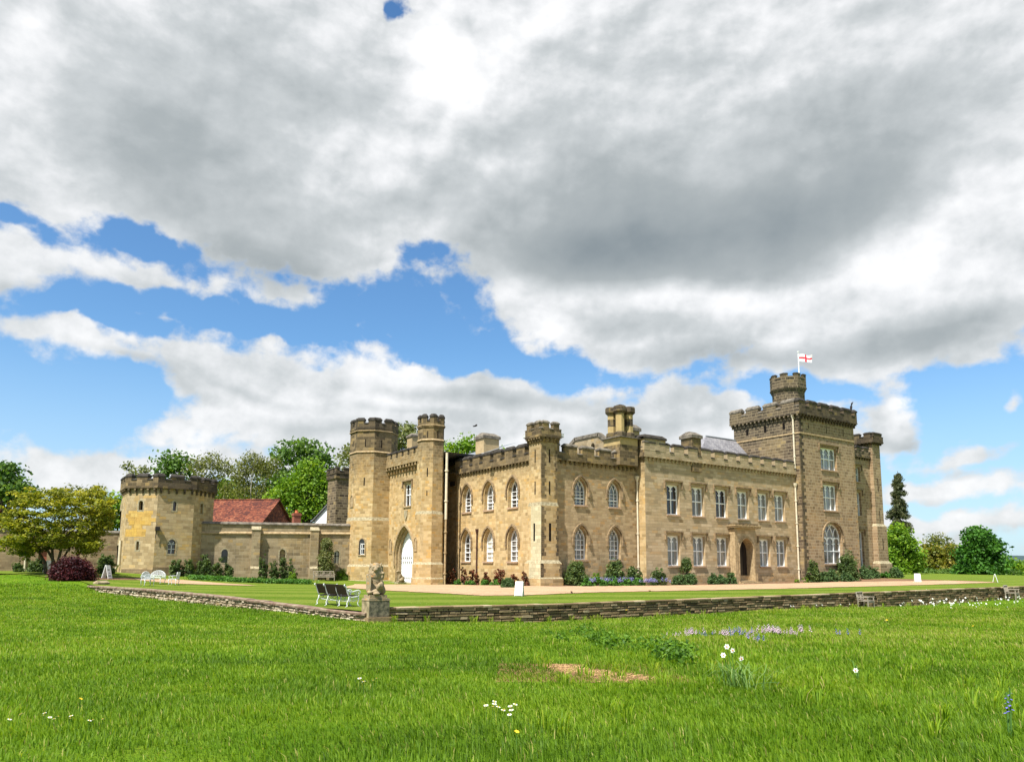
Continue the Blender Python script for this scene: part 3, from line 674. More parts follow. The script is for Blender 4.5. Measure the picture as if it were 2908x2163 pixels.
# lawn terrace
Fp=np.array(polyF); seg=np.r_[0,np.cumsum(np.linalg.norm(np.diff(Fp,axis=0),axis=1))]
ss=np.linspace(0,seg[-1],170); Fp=np.stack([np.interp(ss,seg,Fp[:,0]),np.interp(ss,seg,Fp[:,1])],1)
for c in (np.array(LT[-1]),np.array(P0[:2])): Fp[np.argmin(np.linalg.norm(Fp-c,axis=1))]=c
Bp=np.stack([np.interp(ss,[0,seg[-1]],[-70,165]),np.interp(ss,[0,seg[-1]],[125,95])],1)
tt=np.linspace(0,1,90)**1.25
G_=Fp[:,None]*(1-tt[None,:,None])+Bp[:,None]*tt[None,:,None]
GZ=zl(G_.reshape(-1,2)).reshape(G_.shape[:2])
lawn=gridmesh('lawn',np.concatenate([G_,GZ[...,None]],-1),['mown_lawn'])
def ribbon(name,near,far,m,dz,n=60,k=5):
    """strip of ground between two picture polylines, laid on the terrace"""
    a=np.linspace(0,1,n); out=np.zeros((n,k,3))
    N=np.array([onf(x,y,zl)[:2] for x,y in near]); R=np.array([onf(x,y,zl)[:2] if len(q)==2 else np.array(q[1:]) for q in far for x,y in [q[:2]]])
    def rs(P): L=np.r_[0,np.cumsum(np.linalg.norm(np.diff(P,axis=0),axis=1))]; L/=L[-1]; return np.stack([np.interp(a,L,P[:,0]),np.interp(a,L,P[:,1])],1)
    N,R=rs(N),rs(R)
    for j in range(k):
        P=N*(1-j/(k-1))+R*j/(k-1); out[:,j,:2]=P; out[:,j,2]=zl(P)+dz
    return gridmesh(name,out,[m])
near=[(975,1669),(1074,1675.4),(1257,1685),(1370,1691.6),(1494,1690),(1595,1686),(1667,1682.6),(1900,1678),(2200,1672),(2400,1666.5),(2582,1662),(2821,1654)]
nw=np.array([onf(x,y,zl)[:2] for x,y in near]); _a=np.linspace(0,len(nw)-1,150); nw=np.stack([np.interp(_a,np.arange(len(nw)),nw[:,i]) for i in (0,1)],1)+np.random.default_rng(5).normal(size=(150,2))*.10
back=np.array([(26,63),(29.,60),(31.3,56.),(31.5,50),(32.3,46.),(33.5,43.6),(40,43.6),(46,42.6),(56,42.4),(66,41.6)]+[tuple(onf(*q,zl)[:2]) for q in ((2470,1651),(2566,1649.5),(2720,1648.5),(2835,1653))])
def strip2(name,A,B,m,dz,n=90,k=7):
    a=np.linspace(0,1,n)
    def rs(P): L=np.r_[0,np.cumsum(np.linalg.norm(np.diff(P,axis=0),axis=1))]; L/=L[-1]; return np.stack([np.interp(a,L,P[:,0]),np.interp(a,L,P[:,1])],1)
    A,B=rs(np.array(A)),rs(np.array(B)); out=np.zeros((n,k,3))
    for j in range(k):
        P=A*(1-j/(k-1))+B*j/(k-1); out[:,j,:2]=P; out[:,j,2]=zl(P)+dz
    return gridmesh(name,out,[m])
strip2('gravel_drive',nw,back,'gravel',.03,n=300)
strip2('flower_bed',back[3:]-np.array([.0,.02]),np.array([(36,52),(36,50),(36,47),(37,46),(40,46),(46,46),(56,46),(66,45.5),(76,46.5)]),'bed_soil',.05,n=60)
la=[onf(x,y,zl)[:2] for x,y in [(386,1645),(401,1648),(492,1656.5),(593,1660),(729,1663)]]
lb=[onf(x,y,zl)[:2] for x,y in [(380,1641),(427,1643),(517,1646.5),(618,1655),(700,1660)]]
strip2('gravel_path',la,lb,'gravel',.03,n=30,k=4)
ra=[onf(x,y,zl)[:2] for x,y in [(200,1645.5),(300,1646),(390,1646)]]
strip2('soil_border',ra,[np.array(p)+np.array([1.2,4.5]) for p in ra],'bed_soil',.025,n=12,k=4)
# ---------------------------------------------------------------- retaining walls
def stonewall(name,label,pts,tops,bots,mstone,rows,lens,coping,rub=False,th=.42,cols=None,core_m='bark'):
    root=empty(name,(pts[0][0],pts[0][1],bots[0]),label,'wall')
    P=np.array(pts); L=np.r_[0,np.cumsum(np.linalg.norm(np.diff(P,axis=0),axis=1))]
    at=lambda s:(np.interp(s,L,P[:,0]),np.interp(s,L,P[:,1])); tz=lambda s:np.interp(s,L,tops); bz=lambda s:np.interp(s,L,bots)
    d=(P[-1]-P[0])/np.linalg.norm(P[-1]-P[0]); n=np.array([d[1],-d[0]])
    if n@P[0]>0: n=-n
    r=random.Random(len(pts)+rows)
    def fr(u,w,z): x,y=at(u); return (x+n[0]*w,y+n[1]*w,z)
    core=MB(); k=len(P)*2
    for i in range(k):
        a,b=L[-1]*i/k,L[-1]*(i+1)/k
        q=[fr(a,.08,bz(a)-.4),fr(b,.08,bz(b)-.4),fr(b,.08,tz(b)-.08),fr(a,.08,tz(a)-.08),fr(a,-.2,tz(a)-.08),fr(b,-.2,tz(b)-.08)]
        core.quad(*[q[j] for j in (0,1,2,3)],1); core.quad(q[3],q[2],q[5],q[4],1)
    fx=np.cumsum([0]+[r.uniform(.7,1.3) for _ in range(rows)]); fx/=fx[-1]
    for j in range(rows):
        s=-r.uniform(0,.2)
        while s<L[-1]:
            l=r.uniform(*lens); a=max(0,s); b=min(L[-1],s+l); s+=l
            if b-a<.05: continue
            f0=fx[j]+(r.uniform(-.035,.035) if rub and j else 0); f1=fx[j+1]+(r.uniform(-.05,.05) if rub and j<rows-1 else 0)
            def H(u,f): z0=bz(u)-.22; return z0+(tz(u)-.07-z0)*f
            g=r.uniform(.008,.02); w=.16+r.uniform(-.045,.05)
            if r.random()<.012: w=.02
            ri=r.uniform(.012,.035) if rub else r.uniform(.004,.014)
            A=[fr(u,.05,H(u,f)+q) for u,f,q in ((a+g,f0,g),(b-g,f0,g),(b-g,f1,-g),(a+g,f1,-g))]
            jj=lambda:r.uniform(-ri,ri)*.7
            B=[fr(a+g+ri+jj(),w+jj(),H(a,f0)+g+ri+jj()),fr(b-g-ri+jj(),w+jj(),H(b,f0)+g+ri+jj()),fr(b-g-ri+jj(),w+jj(),H(b,f1)-g-ri+jj()),fr(a+g+ri+jj(),w+jj(),H(a,f1)-g-ri+jj())]
            tn=min(1,max(0,r.gauss(.48,.22)))
            core.add(A+B,[(4,5,6,7),(0,1,5,4),(1,2,6,5),(2,3,7,6),(3,0,4,7)],0,tn)
    core.build('stonework',[mstone,core_m],root)
    c=MB(); s=0
    while s<L[-1]:
        l=r.uniform(*coping[1]); a,b=s,min(L[-1],s+l); s+=l
        z=r.uniform(-.012,.012); o=.20+r.uniform(-.02,.03)
        for side in (0,):
            V=[fr(u,w,tz(u)+q+z) for u in (a+.004,b-.004) for w,q in ((o,-.085),(o+.01,-.01),(o-.05,.012),(-.24,.012),(-.24,-.09))]
            c.add(V,[(0,5,6,1),(1,6,7,2),(2,7,8,3),(3,8,9,4),(0,1,2,3,4),(9,8,7,6,5)],0,r.random())
    c.build('coping',[coping[0]],root)
    return root
stonewall('retaining_wall','low pale rubble stone retaining wall running left from the lion pedestal',LT,Ltop,Lbot,'rubble',5,(.12,.36),('wallcope',(.5,1.1)),rub=True,core_m='court')
stonewall('retaining_wall','long low brown drystone retaining wall running right from the lion pedestal',[(x,yRW) for x in RX],Rtop,Rbot,'dry',7,(.22,.75),('dry',(.4,1.1)))
# ---------------------------------------------------------------- the castle
castle=empty('castle',(xT0,yT0,0),'golden sandstone castle with battlements, twin gate turrets and tall square flag tower','castle')
FW=frameW(xW); FS=frameS(yS); FC=frameS(yC); FD=frameS(yD); FE=frameS(yE); FTW=frameW(xT0); FTS=frameS(yT0); FDW=frameW(xD); FCW=frameW(xC)
uW=lambda px,py,x=xW: -onx(px,py,x)[1]
zW=lambda px,py,x=xW: onx(px,py,x)[2]
uS=lambda px,py,y: ony(px,py,y)[0]
zS=lambda px,py,y: ony(px,py,y)[2]
def slits(parent,lst):
    for fr,u,z0,z1,w,pr in lst:
        m=MB(); slot(m,fr,u,z0,z1,w,0,pr); m.build('arrow_slit',['slit'],parent)  # near-black slab just proud of the wall paints the slit's shaded recess
# west range ------------------------------------------------------
zp=9.75
cols=[(1310.8,1337),(1372.6,1400.9),(1440.8,1470.6)]
holes=[]; gl=['glass','glassc','glass','glass','glassw','glassc']
zlo0=zW(1317,1593.5); zlo1=zW(1322,1507); zup0=zW(1316,1455); zup1=zW(1325,1380)
for r_,(z0,z1) in enumerate(((zup0,zup1),(zlo0,zlo1))):
    for c_,(a,b) in enumerate(cols):
        u0,u1=uW(a,1560),uW(b,1560)
        if r_==0: z1_=z1
        w,op=window(castle,FW,u0+.05,u1,z0,z1,'arch',cols=2,rows=4,depth=.42,glass=gl[r_*3+c_])
        holes.append(op)
uL,uR=uW(1296,1500),-(yT0+1.63)
yN=-uL
m=MB(); wallface(m,FW,[(uL,-1),(uR+.1,-1),(uR+.1,zp+.4),(uL,zp+.4)],holes,0,0,.43)
# north return of this range
m.quad((xW,yN,-1),(xW+9,yN,-1),(xW+9,yN,zp+.4),(xW,yN,zp+.4)); 
wr=m.build('wall',['gold'],castle)
crenels(wr,FW,uL-.15,uR,zW(1300.8,1345),zp+.50,zp+1.06,1.72,.55,.35,ends=(.05,0),cop=.32)
# flat lead roofs
m=MB(); m.poly([(xW+.2,yS+.2,zp+.3),(xC+3,yS+.2,zp+.3),(xC+3,yN+6,zp+.3),(xW+.2,yN+6,zp+.3)]); m.build('roof',['lead'],castle)
# recessed wall between range and gate turret
xR=xW+.75
m=MB(); FR=frameW(xR); m.quad(*[FR(u,0,z) for u,z in ((-(yN+9),-1),(-yN+.02,-1),(-yN+.02,zW(1290,1313,xR)),(-(yN+9),zW(1290,1313,xR)))])
rc=m.build('wall',['gold'],castle)
zr=zW(1290,1313,xR)
m=MB(); m.box(FR,-(yN+9),-yN,-.35,.16,zr-.25,zr+.02,0); m.build('gutter',['iron'],rc)
m=MB(); m.quad((xR-.1,yN,zr+.02),(xR+6,yN,zr+2.3),(xR+6,yN+9,zr+2.3),(xR-.1,yN+9,zr+.02)); m.build('roof',['lead'],castle)
m=MB(); slot(m,FR,uW(1288,1370,xR),zW(1288,1380,xR),zW(1288,1367,xR),.28,0,.22); m.build('hopper',['iron'],castle)
# soil pipe and drain pipes
def pipe(parent,x,y,z0,z1,r,mt,name='drainpipe',collars=3,hopper=False):
    m=MB(); m.tube([(x,y,z0),(x,y,z1)],r,8)
    for k in range(collars):
        z=z0+(z1-z0)*(k+.6)/(collars+.2); m.tube([(x,y,z-.06),(x,y,z+.06)],r*1.5,8)
    if hopper: m.tube([(x,y,z1-.05),(x,y,z1+.18),(x,y,z1+.36),(x,y,z1+.40)],[r,r*2.1,r*2.6,r*2.7],8)
    return m.build(name,[mt],parent)
VR=onz(1222,1663.7,-.31); p=ony(1264.5,1560,VR[1]-.22); pz=[ony(1262.6,y,p[1])[2] for y in (1664,1474,1285)]
pipe(castle,p[0],p[1],pz[0],pz[1],.10,'trim',collars=3); pipe(castle,p[0],p[1],pz[1],proj_z(p,1285),.12,'cream',name='flue_pipe',collars=2)
p=onx(1300,1500,xW+.35); pipe(castle,xW+.30,yN+.13,-.3,zW(1303,1352),.075,'rust',collars=4,hopper=True)
p=onx(1353,1570,xW-.12); pipe(castle,xW-.11,p[1],-.3,zW(1353,1515),.055,'rust',collars=2,hopper=True)
# corner turret ----------------------------------------------------
tw,tl=1.556,1.645
sq=[(xT0,yT0+tl),(xT0,yT0),(xT0+tw,yT0),(xT0+tw,yT0+tl)]
def zT(y): return onx(1537,y,xT0)[2]
m=MB()
prof=[(-1,.30),(.55,.30),(.64,.22),(1.68,.22),(1.92,.05),(6.02,.05),(6.30,-.02),(11.0,-.02)]
mis=[0,1,0,1,2,1,0]
m.loft(sq,prof,0,True,[0,1,0,1,0,1,0])
# limewashed west face up to the band, set just proud
for z0,z1,o in ((.65,1.67,.22),(1.93,6.01,.05)): m.box(FTW,-(yT0+tl*.78),-(yT0-o)-.0,0,o+.004,z0,z1,2)
# dark quoins on the south face
for k in range(34):
    z=.7+k*.31
    if z>10.6: break
    if 1.6<z<1.95 or 5.95<z<6.35: continue
    o=(.22 if z<1.7 else .05 if z<6 else -.02)
    l=.46 if k%2 else .30
    m.box(FTS,xT0-o-.003,xT0+l-o,-.1,o+.006,z,z+.285,3); m.box(FTS,xT0+tw+o-l*.6,xT0+tw+o+.003,-.1,o+.006,z,z+.285,3)
tz=m.build('turret',['gold','ledge','lichen','parapet'],castle)
slits(tz,[(fr,c,z0,z1,w,.06 if z0<5 else .004) for fr,c in ((FTW,-(yT0+tl*.5)),(FTS,xT0+tw*.5)) for z0,z1,w in ((9.35,10.35,.05),(6.9,7.9,.05),(3.35,4.7,.10))])
for nm,fr,a,b,ph in (('parapet',FTW,-(yT0+tl)-.20,-yT0+.198,.5),('parapet',FTS,xT0-.20,xT0+tw+.20,.5)):
    crenels(tz,fr,a,b,11.33,11.92,12.32,1.06,.40,.0,over=.22,thick=.34,mats=('parapet','copel'),corbel=.34,cop=.24,chz=.42)
m=MB(); m.loft([(xT0,yT0+tl),(xT0,yT0),(xT0+tw,yT0),(xT0+tw,yT0+tl)],[(10.9,.0),(11.3,.19),(11.9,.19)],0,True); m.build('turret_head',['parapet'],tz)
# south-west block ---------------------------------------------------
h2=[]; zu=(zS(1640,1433,yS),zS(1650,1359,yS)); zlw=(zS(1640,1588,yS),zS(1650,1496,yS))
for r_,(z0,z1) in enumerate((zu,zlw)):
    for a,b in ((1631.3,1667.7),(1728.5,1763)):
        w,op=window(castle,FS,uS(a,1500,yS)+.02,uS(b,1500,yS)-.02,z0,z1,'arch',rise=1.0,cols=3,rows=4,depth=.40,glass='glassb' if r_==0 else 'glassc',hood=.14); h2.append(op)
x0,x1=xT0+tw-.1,xC+.05
m=MB(); wallface(m,FS,[(x0,-1),(x1,-1),(x1,zp+.4),(x0,zp+.4)],h2,0,0,.41); sw=m.build('wall',['brown'],castle)
crenels(sw,FS,x0,x1,zp-.02,zp+.50,zp+1.02,1.74,.52,.62,mats=('parapet','copel'),over=.2)
# central block --------------------------------------------------------
zc=10.62; hc=[]
U=[(258,357),(455,550),(640,733),(810,897),(970,1052),(1100,1180)]; Lw=[(265,363),(465,558),(650,740),(985,1066),(1117,1195)]
k4=lambda v:1800+v/2.754
zu0,zu1=5.86,zS(1895,1374,yC); zl0,zl1=1.56,zS(1897,1519,yC)
gu=['glass','glassc','glass','glassc','glassg','glassg']
for k,(a,b) in enumerate(U):
    w,op=window(castle,FC,uS(k4(a),1420,yC),uS(k4(b),1420,yC),zu0,zu1,'rect',cols=2,rows=2,depth=.36,glass=gu[k],cusps=1,tw=.09); hc.append(op)
for k,(a,b) in enumerate(Lw):
    w,op=window(castle,FC,uS(k4(a),1560,yC),uS(k4(b),1560,yC),zl0,zl1,'rect',cols=2,rows=2,depth=.36,glass='glassg',cusps=1,tw=.09); hc.append(op)
# porch
a,b=uS(k4(790),1560,yC-.6),uS(k4(952),1560,yC-.6); zt=zS(k4(870),1120+1045/2.754,yC-.6)
FP=frameS(yC-.6); u0,u1=uS(k4(822),1560,yC-.6)+.02,uS(k4(935),1560,yC-.6); zd0=.3; zd1=zS(k4(872),1120+1122/2.754,yC-.6)
op=archpts(u0,u1,zd0,zd1-(u1-u0)*.62,zd1,10)
hc.append([(u,z) for u,z in archpts(u0-.02,u1+.02,.73,zd1-(u1-u0)*.62,zd1+.02,10)])
PA=(a,b,u0,u1,zd0,zd1,zt)
x1=xD+.1
m=MB(); wallface(m,FC,[(xC,.72),(x1,.72),(x1,zc+.4),(xC,zc+.4)],hc,0,0,.38)
m.box(FC,xC-.1,x1,-.2,.1,-1,.62,1); m.box(FC,xC-.11,x1,-.2,.06,.62,.74,2)
m.quad(*[FCW(u,0,z) for u,z in ((-(yC+7),-1),(-yC,-1),(-yC,zc+.4),(-(yC+7),zc+.4))],3)
cb=m.build('wall',['pale','brown','trim','gold'],castle)
crenels(cb,FC,xC-.197,x1,zc,zc+.50,zc+1.08,1.72,.5,.12,over=.2,ends=(.07,0),mats=('pale','cope'))
crenels(cb,FCW,-(yC+6.2),-yC+.196,zc,zc+.78,zc+1.12,3.2,.9,.2,over=.2,ends=(0,.07),mats=('parapet','copel'))
m=MB(); m.box(FC,xC-.212,xC+2.3,-.25,.216,zc+.5,zc+1.45,0); m.hip(FC,xC-.30,xC+2.38,-.34,.30,zc+1.45,zc+1.85,.3,1); m.box(FCW,-(yC+2.4),-yC-.2,-.25,.218,zc+.5,zc+1.45,2); m.hip(FCW,-(yC+2.5),-yC+.25,-.34,.30,zc+1.44,zc+1.84,.3,1); m.build('parapet',['pale','cope','parapet'],cb)
m=MB(); m.poly([(xC+.1,yC+.3,zc+.3),(xD+1,yC+.3,zc+.3),(xD+1,yC+14,zc+.3),(xC+.1,yC+14,zc+.3)]); m.build('roof',['lead'],castle)
pipe(castle,xC-.14,yS-.16,-.2,zS(1806,1365,yS-.16),.075,'cream',collars=3,hopper=True)
pipe(castle,xD-.2,yC-.14,.0,zS(2262,1384,yC),.085,'cream',collars=4,hopper=True)
# porch front
a,b,u0,u1,zd0,zd1,zt=PA
m=MB(); wallface(m,FP,[(a,-.5),(b,-.5),(b,zt),(a,zt)],[op],0,0,.8,1)
m.quad(FP(b,0,-.5),FP(b,-.6,-.5),FP(b,-.6,zt),FP(b,0,zt))
for d,w in ((.0,.07),(.14,.04)):
    o1=archpts(u0-d,u1+d,zd0,zd1-(u1-u0)*.62,zd1+d*1.1,10); o2=archpts(u0-d-.1,u1+d+.1,zd0,zd1-(u1-u0)*.62,zd1+d*1.1+.11,10); ring(m,FP,o2,o1,0,w,1,closed=False)
m.box(FP,a-.10,a+.42,-.5,.12,-.5,.95,1); m.box(FP,b-.30,b+.08,-.5,.12,-.5,.95,1)
m.box(FP,a,a+.34,-.59,.06,.95,zt-.1,1)
m.box(FP,a-.22,b+.5,-.6,.30,zt,zt+.16,1); m.box(FP,a-.3,b+.58,-.6,.38,zt+.16,zt+.24,1)
for k in range(7):
    uu=a+(b-a+.3)*k/6.5; m.box(FP,uu,uu+.26,-.5,.1,zt+.24,zt+.42,2)
m.box(FP,a-.05,b+.35,-.6,.0,zt+.24,zt+.36,2)
po=m.build('porch',['pale','trim','parapet'],castle)
m=MB(); m.poly([FP(u,-.78,z) for u,z in op[::-1]]); 
for k in range(1,4): m.box(FP,u0+(u1-u0)*k/4-.015,u0+(u1-u0)*k/4+.015,-.77,-.74,zd0,zd1-.5)
m.build('door',['door'],po)
m=MB()
for k in range(3): m.box(FP,u0-.35+.02*k,u1+.6-.02*k,-.9,.95-.3*k,-.3,.0+.1*(k+.2))
m.build('step',['trim'],po)
# big flag tower ------------------------------------------------------
zs_=14.70; zd=zS(2268.9,1173.3,yD)-.0; ztop=zS(2270.8,1139,yD)
wt=[]
tz3=[(uS(2050+1450/5.163,1300,yD),uS(2050+1682/5.163,1300,yD),zS(2337,1060+1405/5.163,yD),zS(2337,1060+1080/5.163,yD)),
     (uS(2200+765/5.506,1420,yD),uS(2200+985/5.506,1420,yD),zS(2345,1448,yD),zS(2345,980+930/2.36,yD))]
for a,b,z0,z1 in tz3:
    w,op=window(castle,FD,a,b,z0,z1,'rect',cols=3,rows=2,depth=.36,glass='glassg',cusps=1,tw=.09); wt.append(op)
a,b=uS(2200+765/5.506,1540,yD),uS(2200+1058/5.506,1540,yD)
w,op=window(castle,FD,a,b,1.86,zS(2360,1380+590/5.506,yD),'arch',rise=1.45,cols=3,rows=2,depth=.40,glass='glassc',cusps=1,tw=.09,hood_drop=.25,hood=.12); wt.append(op)
yDn=onx(2085,1258,xD)[1]
m=MB(); wallface(m,FD,[(xD,-1),(xE,-1),(xE,ztop-.2),(xD,ztop-.2)],wt,0,0,.42)
m.quad(*[FDW(u,0,z) for u,z in ((-yDn,-1),(-yD,-1),(-yD,ztop-.2),(-yDn,ztop-.2))],1)
m.quad((xE,yD,-1),(xE,yDn,-1),(xE,yDn,ztop-.2),(xE,yD,ztop-.2),0); m.quad((xE,yDn,8),(xD,yDn,8),(xD,yDn,ztop-.2),(xE,yDn,ztop-.2),1)
m.box(FD,xD-.04,xE+.02,-.1,.07,zs_-.09,zs_+.07,2); m.box(FDW,-yDn,-yD+.068,-.1,.065,zs_-.09,zs_+.07,2)
for k in range(48):
    z=.6+k*.33
    if z>zd-.5: break
    l=.62 if k%2 else .34; m.box(FD,xD-.006,xD+l,-.1,.008,z,z+.31,3)
    m.box(FD,xE-l*.6,xE+.004,-.1,.008,z,z+.31,4)
m.box(FD,xD-.1,xE+.1,-.2,.1,-1,.55,0)
# the part of the west face above the lower roofs is blackest
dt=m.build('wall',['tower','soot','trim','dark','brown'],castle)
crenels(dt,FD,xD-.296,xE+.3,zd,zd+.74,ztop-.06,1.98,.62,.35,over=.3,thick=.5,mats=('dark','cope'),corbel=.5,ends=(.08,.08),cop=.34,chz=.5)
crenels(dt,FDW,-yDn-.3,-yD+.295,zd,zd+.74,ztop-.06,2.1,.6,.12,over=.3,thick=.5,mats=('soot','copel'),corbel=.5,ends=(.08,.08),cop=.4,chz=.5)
m=MB(); m.poly([(xD,yD,zd+.2),(xE,yD,zd+.2),(xE,yDn,zd+.2),(xD,yDn,zd+.2)]); m.build('roof',['lead'],castle)
SL=[]
for px,y0,y1 in ((372,820,910),(635,770,868),(907,722,822)):
    P=onx(2050+px/5.163,1060+(y0+y1)/2/5.163,xD); SL.append((FDW,-P[1],zW(2050+px/5.163,1060+y1/5.163,xD),zW(2050+px/5.163,1060+y0/5.163,xD),.15,.004))
for px,y0,y1 in ((1268,722,805),(1533,768,885),(1778,825,922)):
    P=ony(2050+px/5.163,1060+(y0+y1)/2/5.163,yD); SL.append((FD,P[0],zS(2050+px/5.163,1060+y1/5.163,yD),zS(2050+px/5.163,1060+y0/5.163,yD),.045,.004))
slits(dt,SL)
P=onx(2050+1038/5.163,1180,xD-.12); pipe(castle,xD-.12,P[1],10.9,zW(2050+1030/5.163,1190,xD),.08,'cream',collars=2,hopper=True)
# stair turret on the tower roof
Pc=onx(2238,1110,xD+2.9); cx,cy=Pc[0],Pc[1]
def octa(cx,cy,r,rot=22.5): return [(cx+r*math.cos(math.radians(rot+45*k)),cy+r*math.sin(math.radians(rot+45*k))) for k in range(8)]
D2=depth_of(Pc); zh=lambda y:proj_z((cx,cy),y)
R1=88/2/F_*D2*1.03; R2=97/2/F_*D2*1.03
m=MB(); m.loft(octa(cx,cy,R1),[(zd,0),(zh(1122),0),(zh(1112),R2-R1),(zh(1078),R2-R1)],0); st=m.build('turret',['soot'],castle)
po8=octa(cx,cy,R2)
for k in range(8):
    a,b=po8[k],po8[(k+1)%8]; fr=frameAB(a,b)
    crenels(st,fr,0,fr.L,zh(1109),zh(1083),zh(1072.5),fr.L,.55,.5,over=.02,thick=.3,mats=('soot','cope'),corbel=.35,cop=.16,chz=.2)
m=MB(); Pp=onx(2268.8,1050,cx+.6); m.tube([(Pp[0],Pp[1],zh(1090)),(Pp[0],Pp[1],proj_z(Pp,1000))],[.07,.05],8); m.tube([(Pp[0],Pp[1],proj_z(Pp,1000)),(Pp[0],Pp[1],proj_z(Pp,998))],.11,8)
o=m.build('flagpole',['white']); setp(o,'tall white flagpole standing on the highest turret of the castle','flagpole',kind='thing')
# south-east wing and its turret
xF=uS(2479.5,1480,yE); FF_=frameS(yE); he=[]
zE=lambda px,py:zS(px,py,yE)
for (a,b,y0,y1) in ((2426,2442.5,1368,1327),(2430,2446,1464,1398),(2438,2454,1607,1510)):
    w,op=window(castle,FF_,uS(a,(y0+y1)/2,yE),uS(b,(y0+y1)/2,yE),zE(b,y0),zE(b,y1),'rect',cols=2,rows=2,depth=.34,glass='glassg',cusps=0); he.append(op)
zpe=zE(2450,1303)+.2
m=MB(); wallface(m,FF_,[(xE-.05,-1),(xF+.5,-1),(xF+.5,zpe+.4),(xE-.05,zpe+.4)],he,0,0,.35); we=m.build('wall',['tower'],castle)
crenels(we,FF_,xE,xF+.2,zpe,zpe+.62,zpe+.95,1.25,.42,.3,over=.18,mats=('soot','cope'))
yF=ony(2488.8,1480,yE)[1]-.42
fx0=uS(2484,1400,yF); fx1=uS(2505.5,1400,yF)
sq2=[(fx0,yF+3.3),(fx0,yF),(fx1,yF),(fx1,yF+3.3)]
zf=lambda y:zS(2497,y,yF)
m=MB(); m.loft(sq2,[(-1,.42),(zf(1600),.42),(zf(1592),.18),(zf(1494),.18),(zf(1487),.0),(zf(1262),0)],0,True,[0,1,0,1,0]); te=m.build('turret',['tower','ledge'],castle)
slits(te,[(frameS(yF),(fx0+fx1)/2,zf(z0),zf(z1),.06,o) for z0,z1,o in ((1395,1360,.004),(1480,1450,.004),(1560,1530,.19))])
m=MB(); m.loft(sq2,[(zf(1264),.0),(zf(1256),.28),(zf(1245),.28)],0); m.build('turret_head',['dark'],te)
for fr,a,b in ((frameS(yF),fx0-.28,fx1+.28),(frameW(fx0),-(yF+3.58),-yF+.28)):
    crenels(te,fr,a,b,zf(1258),zf(1243),zf(1236),1.5,.5,0,over=.29,thick=.4,mats=('dark','cope'),corbel=.4,cop=.22,chz=.3)
m=MB(); P=ony(2416,1163,yD+.4); m.tube([(P[0],P[1],ztop+.2),(P[0]+.1,P[1],ztop+.75),(P[0]+.25,P[1],ztop+1.1),(P[0]+.55,P[1],ztop+1.35)],[.12,.14,.1,.02],6); m.build('roof_vent',['iron'],castle)
# roofscape behind the parapets -------------------------------------------
def chimney(xc,px,ya,yb,w,d,mat_,capm,capy):
    """near south-west corner seen at picture column px"""
    P=onx(px,ya,xc); x,y=P[0],P[1]; z1=proj_z((x,y),capy); m=MB()
    fr=frameS(y); m.box(fr,x,x+w,-d,0,zp,z1,0); c=m.build('chimney',[mat_],castle)
    m=MB(); m.hip(fr,x-.12,x+w+.12,-d-.12,.12,z1,z1+.62,.3,0); m.build('chimney_cap',[capm],c); return x,y,z1
chimney(xW+3.6,1373.6,1290,1240,1.75,1.5,'buffr','copel',1243)
chimney(49.,1965.5,1255,1240,1.15,1.3,'parapet','copel',1242)
chimney(44.6,1795,1230,1215,.9,.8,'render','copel',1222)
# clustered chimney
xg=40.9; P=onx(1760,1240,xg); gx,gy=P[0],P[1]; dG=depth_of(P); zz_=lambda y:proj_z((gx,gy),y)
m=MB(); fr=frameS(gy); m.box(fr,gx,gx+2.0,-2.0,0,zp,zz_(1260),1); m.box(fr,gx,gx+2.0,-2.0,0,zz_(1260),zz_(1240),0); m.hip(fr,gx-.2,gx+2.2,-2.2,.2,zz_(1240),zz_(1233),.5,2); ch=m.build('chimney',['render','parapet','copel'],castle)
for k,(a,b) in enumerate(((.5,.5),(1.5,.5),(.5,1.5),(1.5,1.5))):
    m=MB(); o8=octa(gx+a,gy+b,.40); z0,z1,z2,z3=zz_(1236),zz_(1221),zz_(1163),zz_(1148)
    m.loft(o8,[(z0,.10),(z1-.1,.10),(z1,-.03),(z1+(z2-z1)*.30,-.03),(z1+(z2-z1)*.66,-.03),(z2-.2,-.03),(z2,.16),(z3-.12,.16),(z3,.10)],0,True,[1,1,0,1 if k in(1,2) else 0,0,1,1,1]); m.build('chimney_stack',['render','dark'],ch)
m=MB(); c0=(gx+1.,gy+1.); m.tube([(*c0,zz_(1148)),(*c0,zz_(1141))],.06,6); m.tube([(*c0,zz_(1142)),(*c0,zz_(1138))],[.45,.1],8); m.build('chimney_cowl',['iron'],ch)
# stone gable with small arched niche
FG=frameW(xg+.35); gy_=lambda px,py:(uW(px,py,xg+.35),zW(px,py,xg+.35)); k8=lambda a,b:(1600+a/5.9,1100+b/5.9)
pts=[gy_(*k8(75,1010)),gy_(*k8(200,865)),gy_(*k8(590,772)),gy_(*k8(745,905))]
pts=[pts[0],pts[1],(pts[2][0],pts[1][1]),pts[3]]
no=archpts(gy_(*k8(462,985))[0],gy_(*k8(522,985))[0],gy_(*k8(490,1040))[1],gy_(*k8(490,975))[1],gy_(*k8(490,930))[1])
m=MB(); wallface(m,FG,[(pts[0][0],zp)]+pts+[(pts[3][0]+.3,zp)],[no],0,0,.3); m.poly([FG(u,-.3,z) for u,z in no[::-1]],1); 
for a,b in zip(pts[:-1],pts[1:]): strip(m,FG,[a,b],.14,-.3,.10,2)
m.build('gable',['court','slit','copel'],castle)
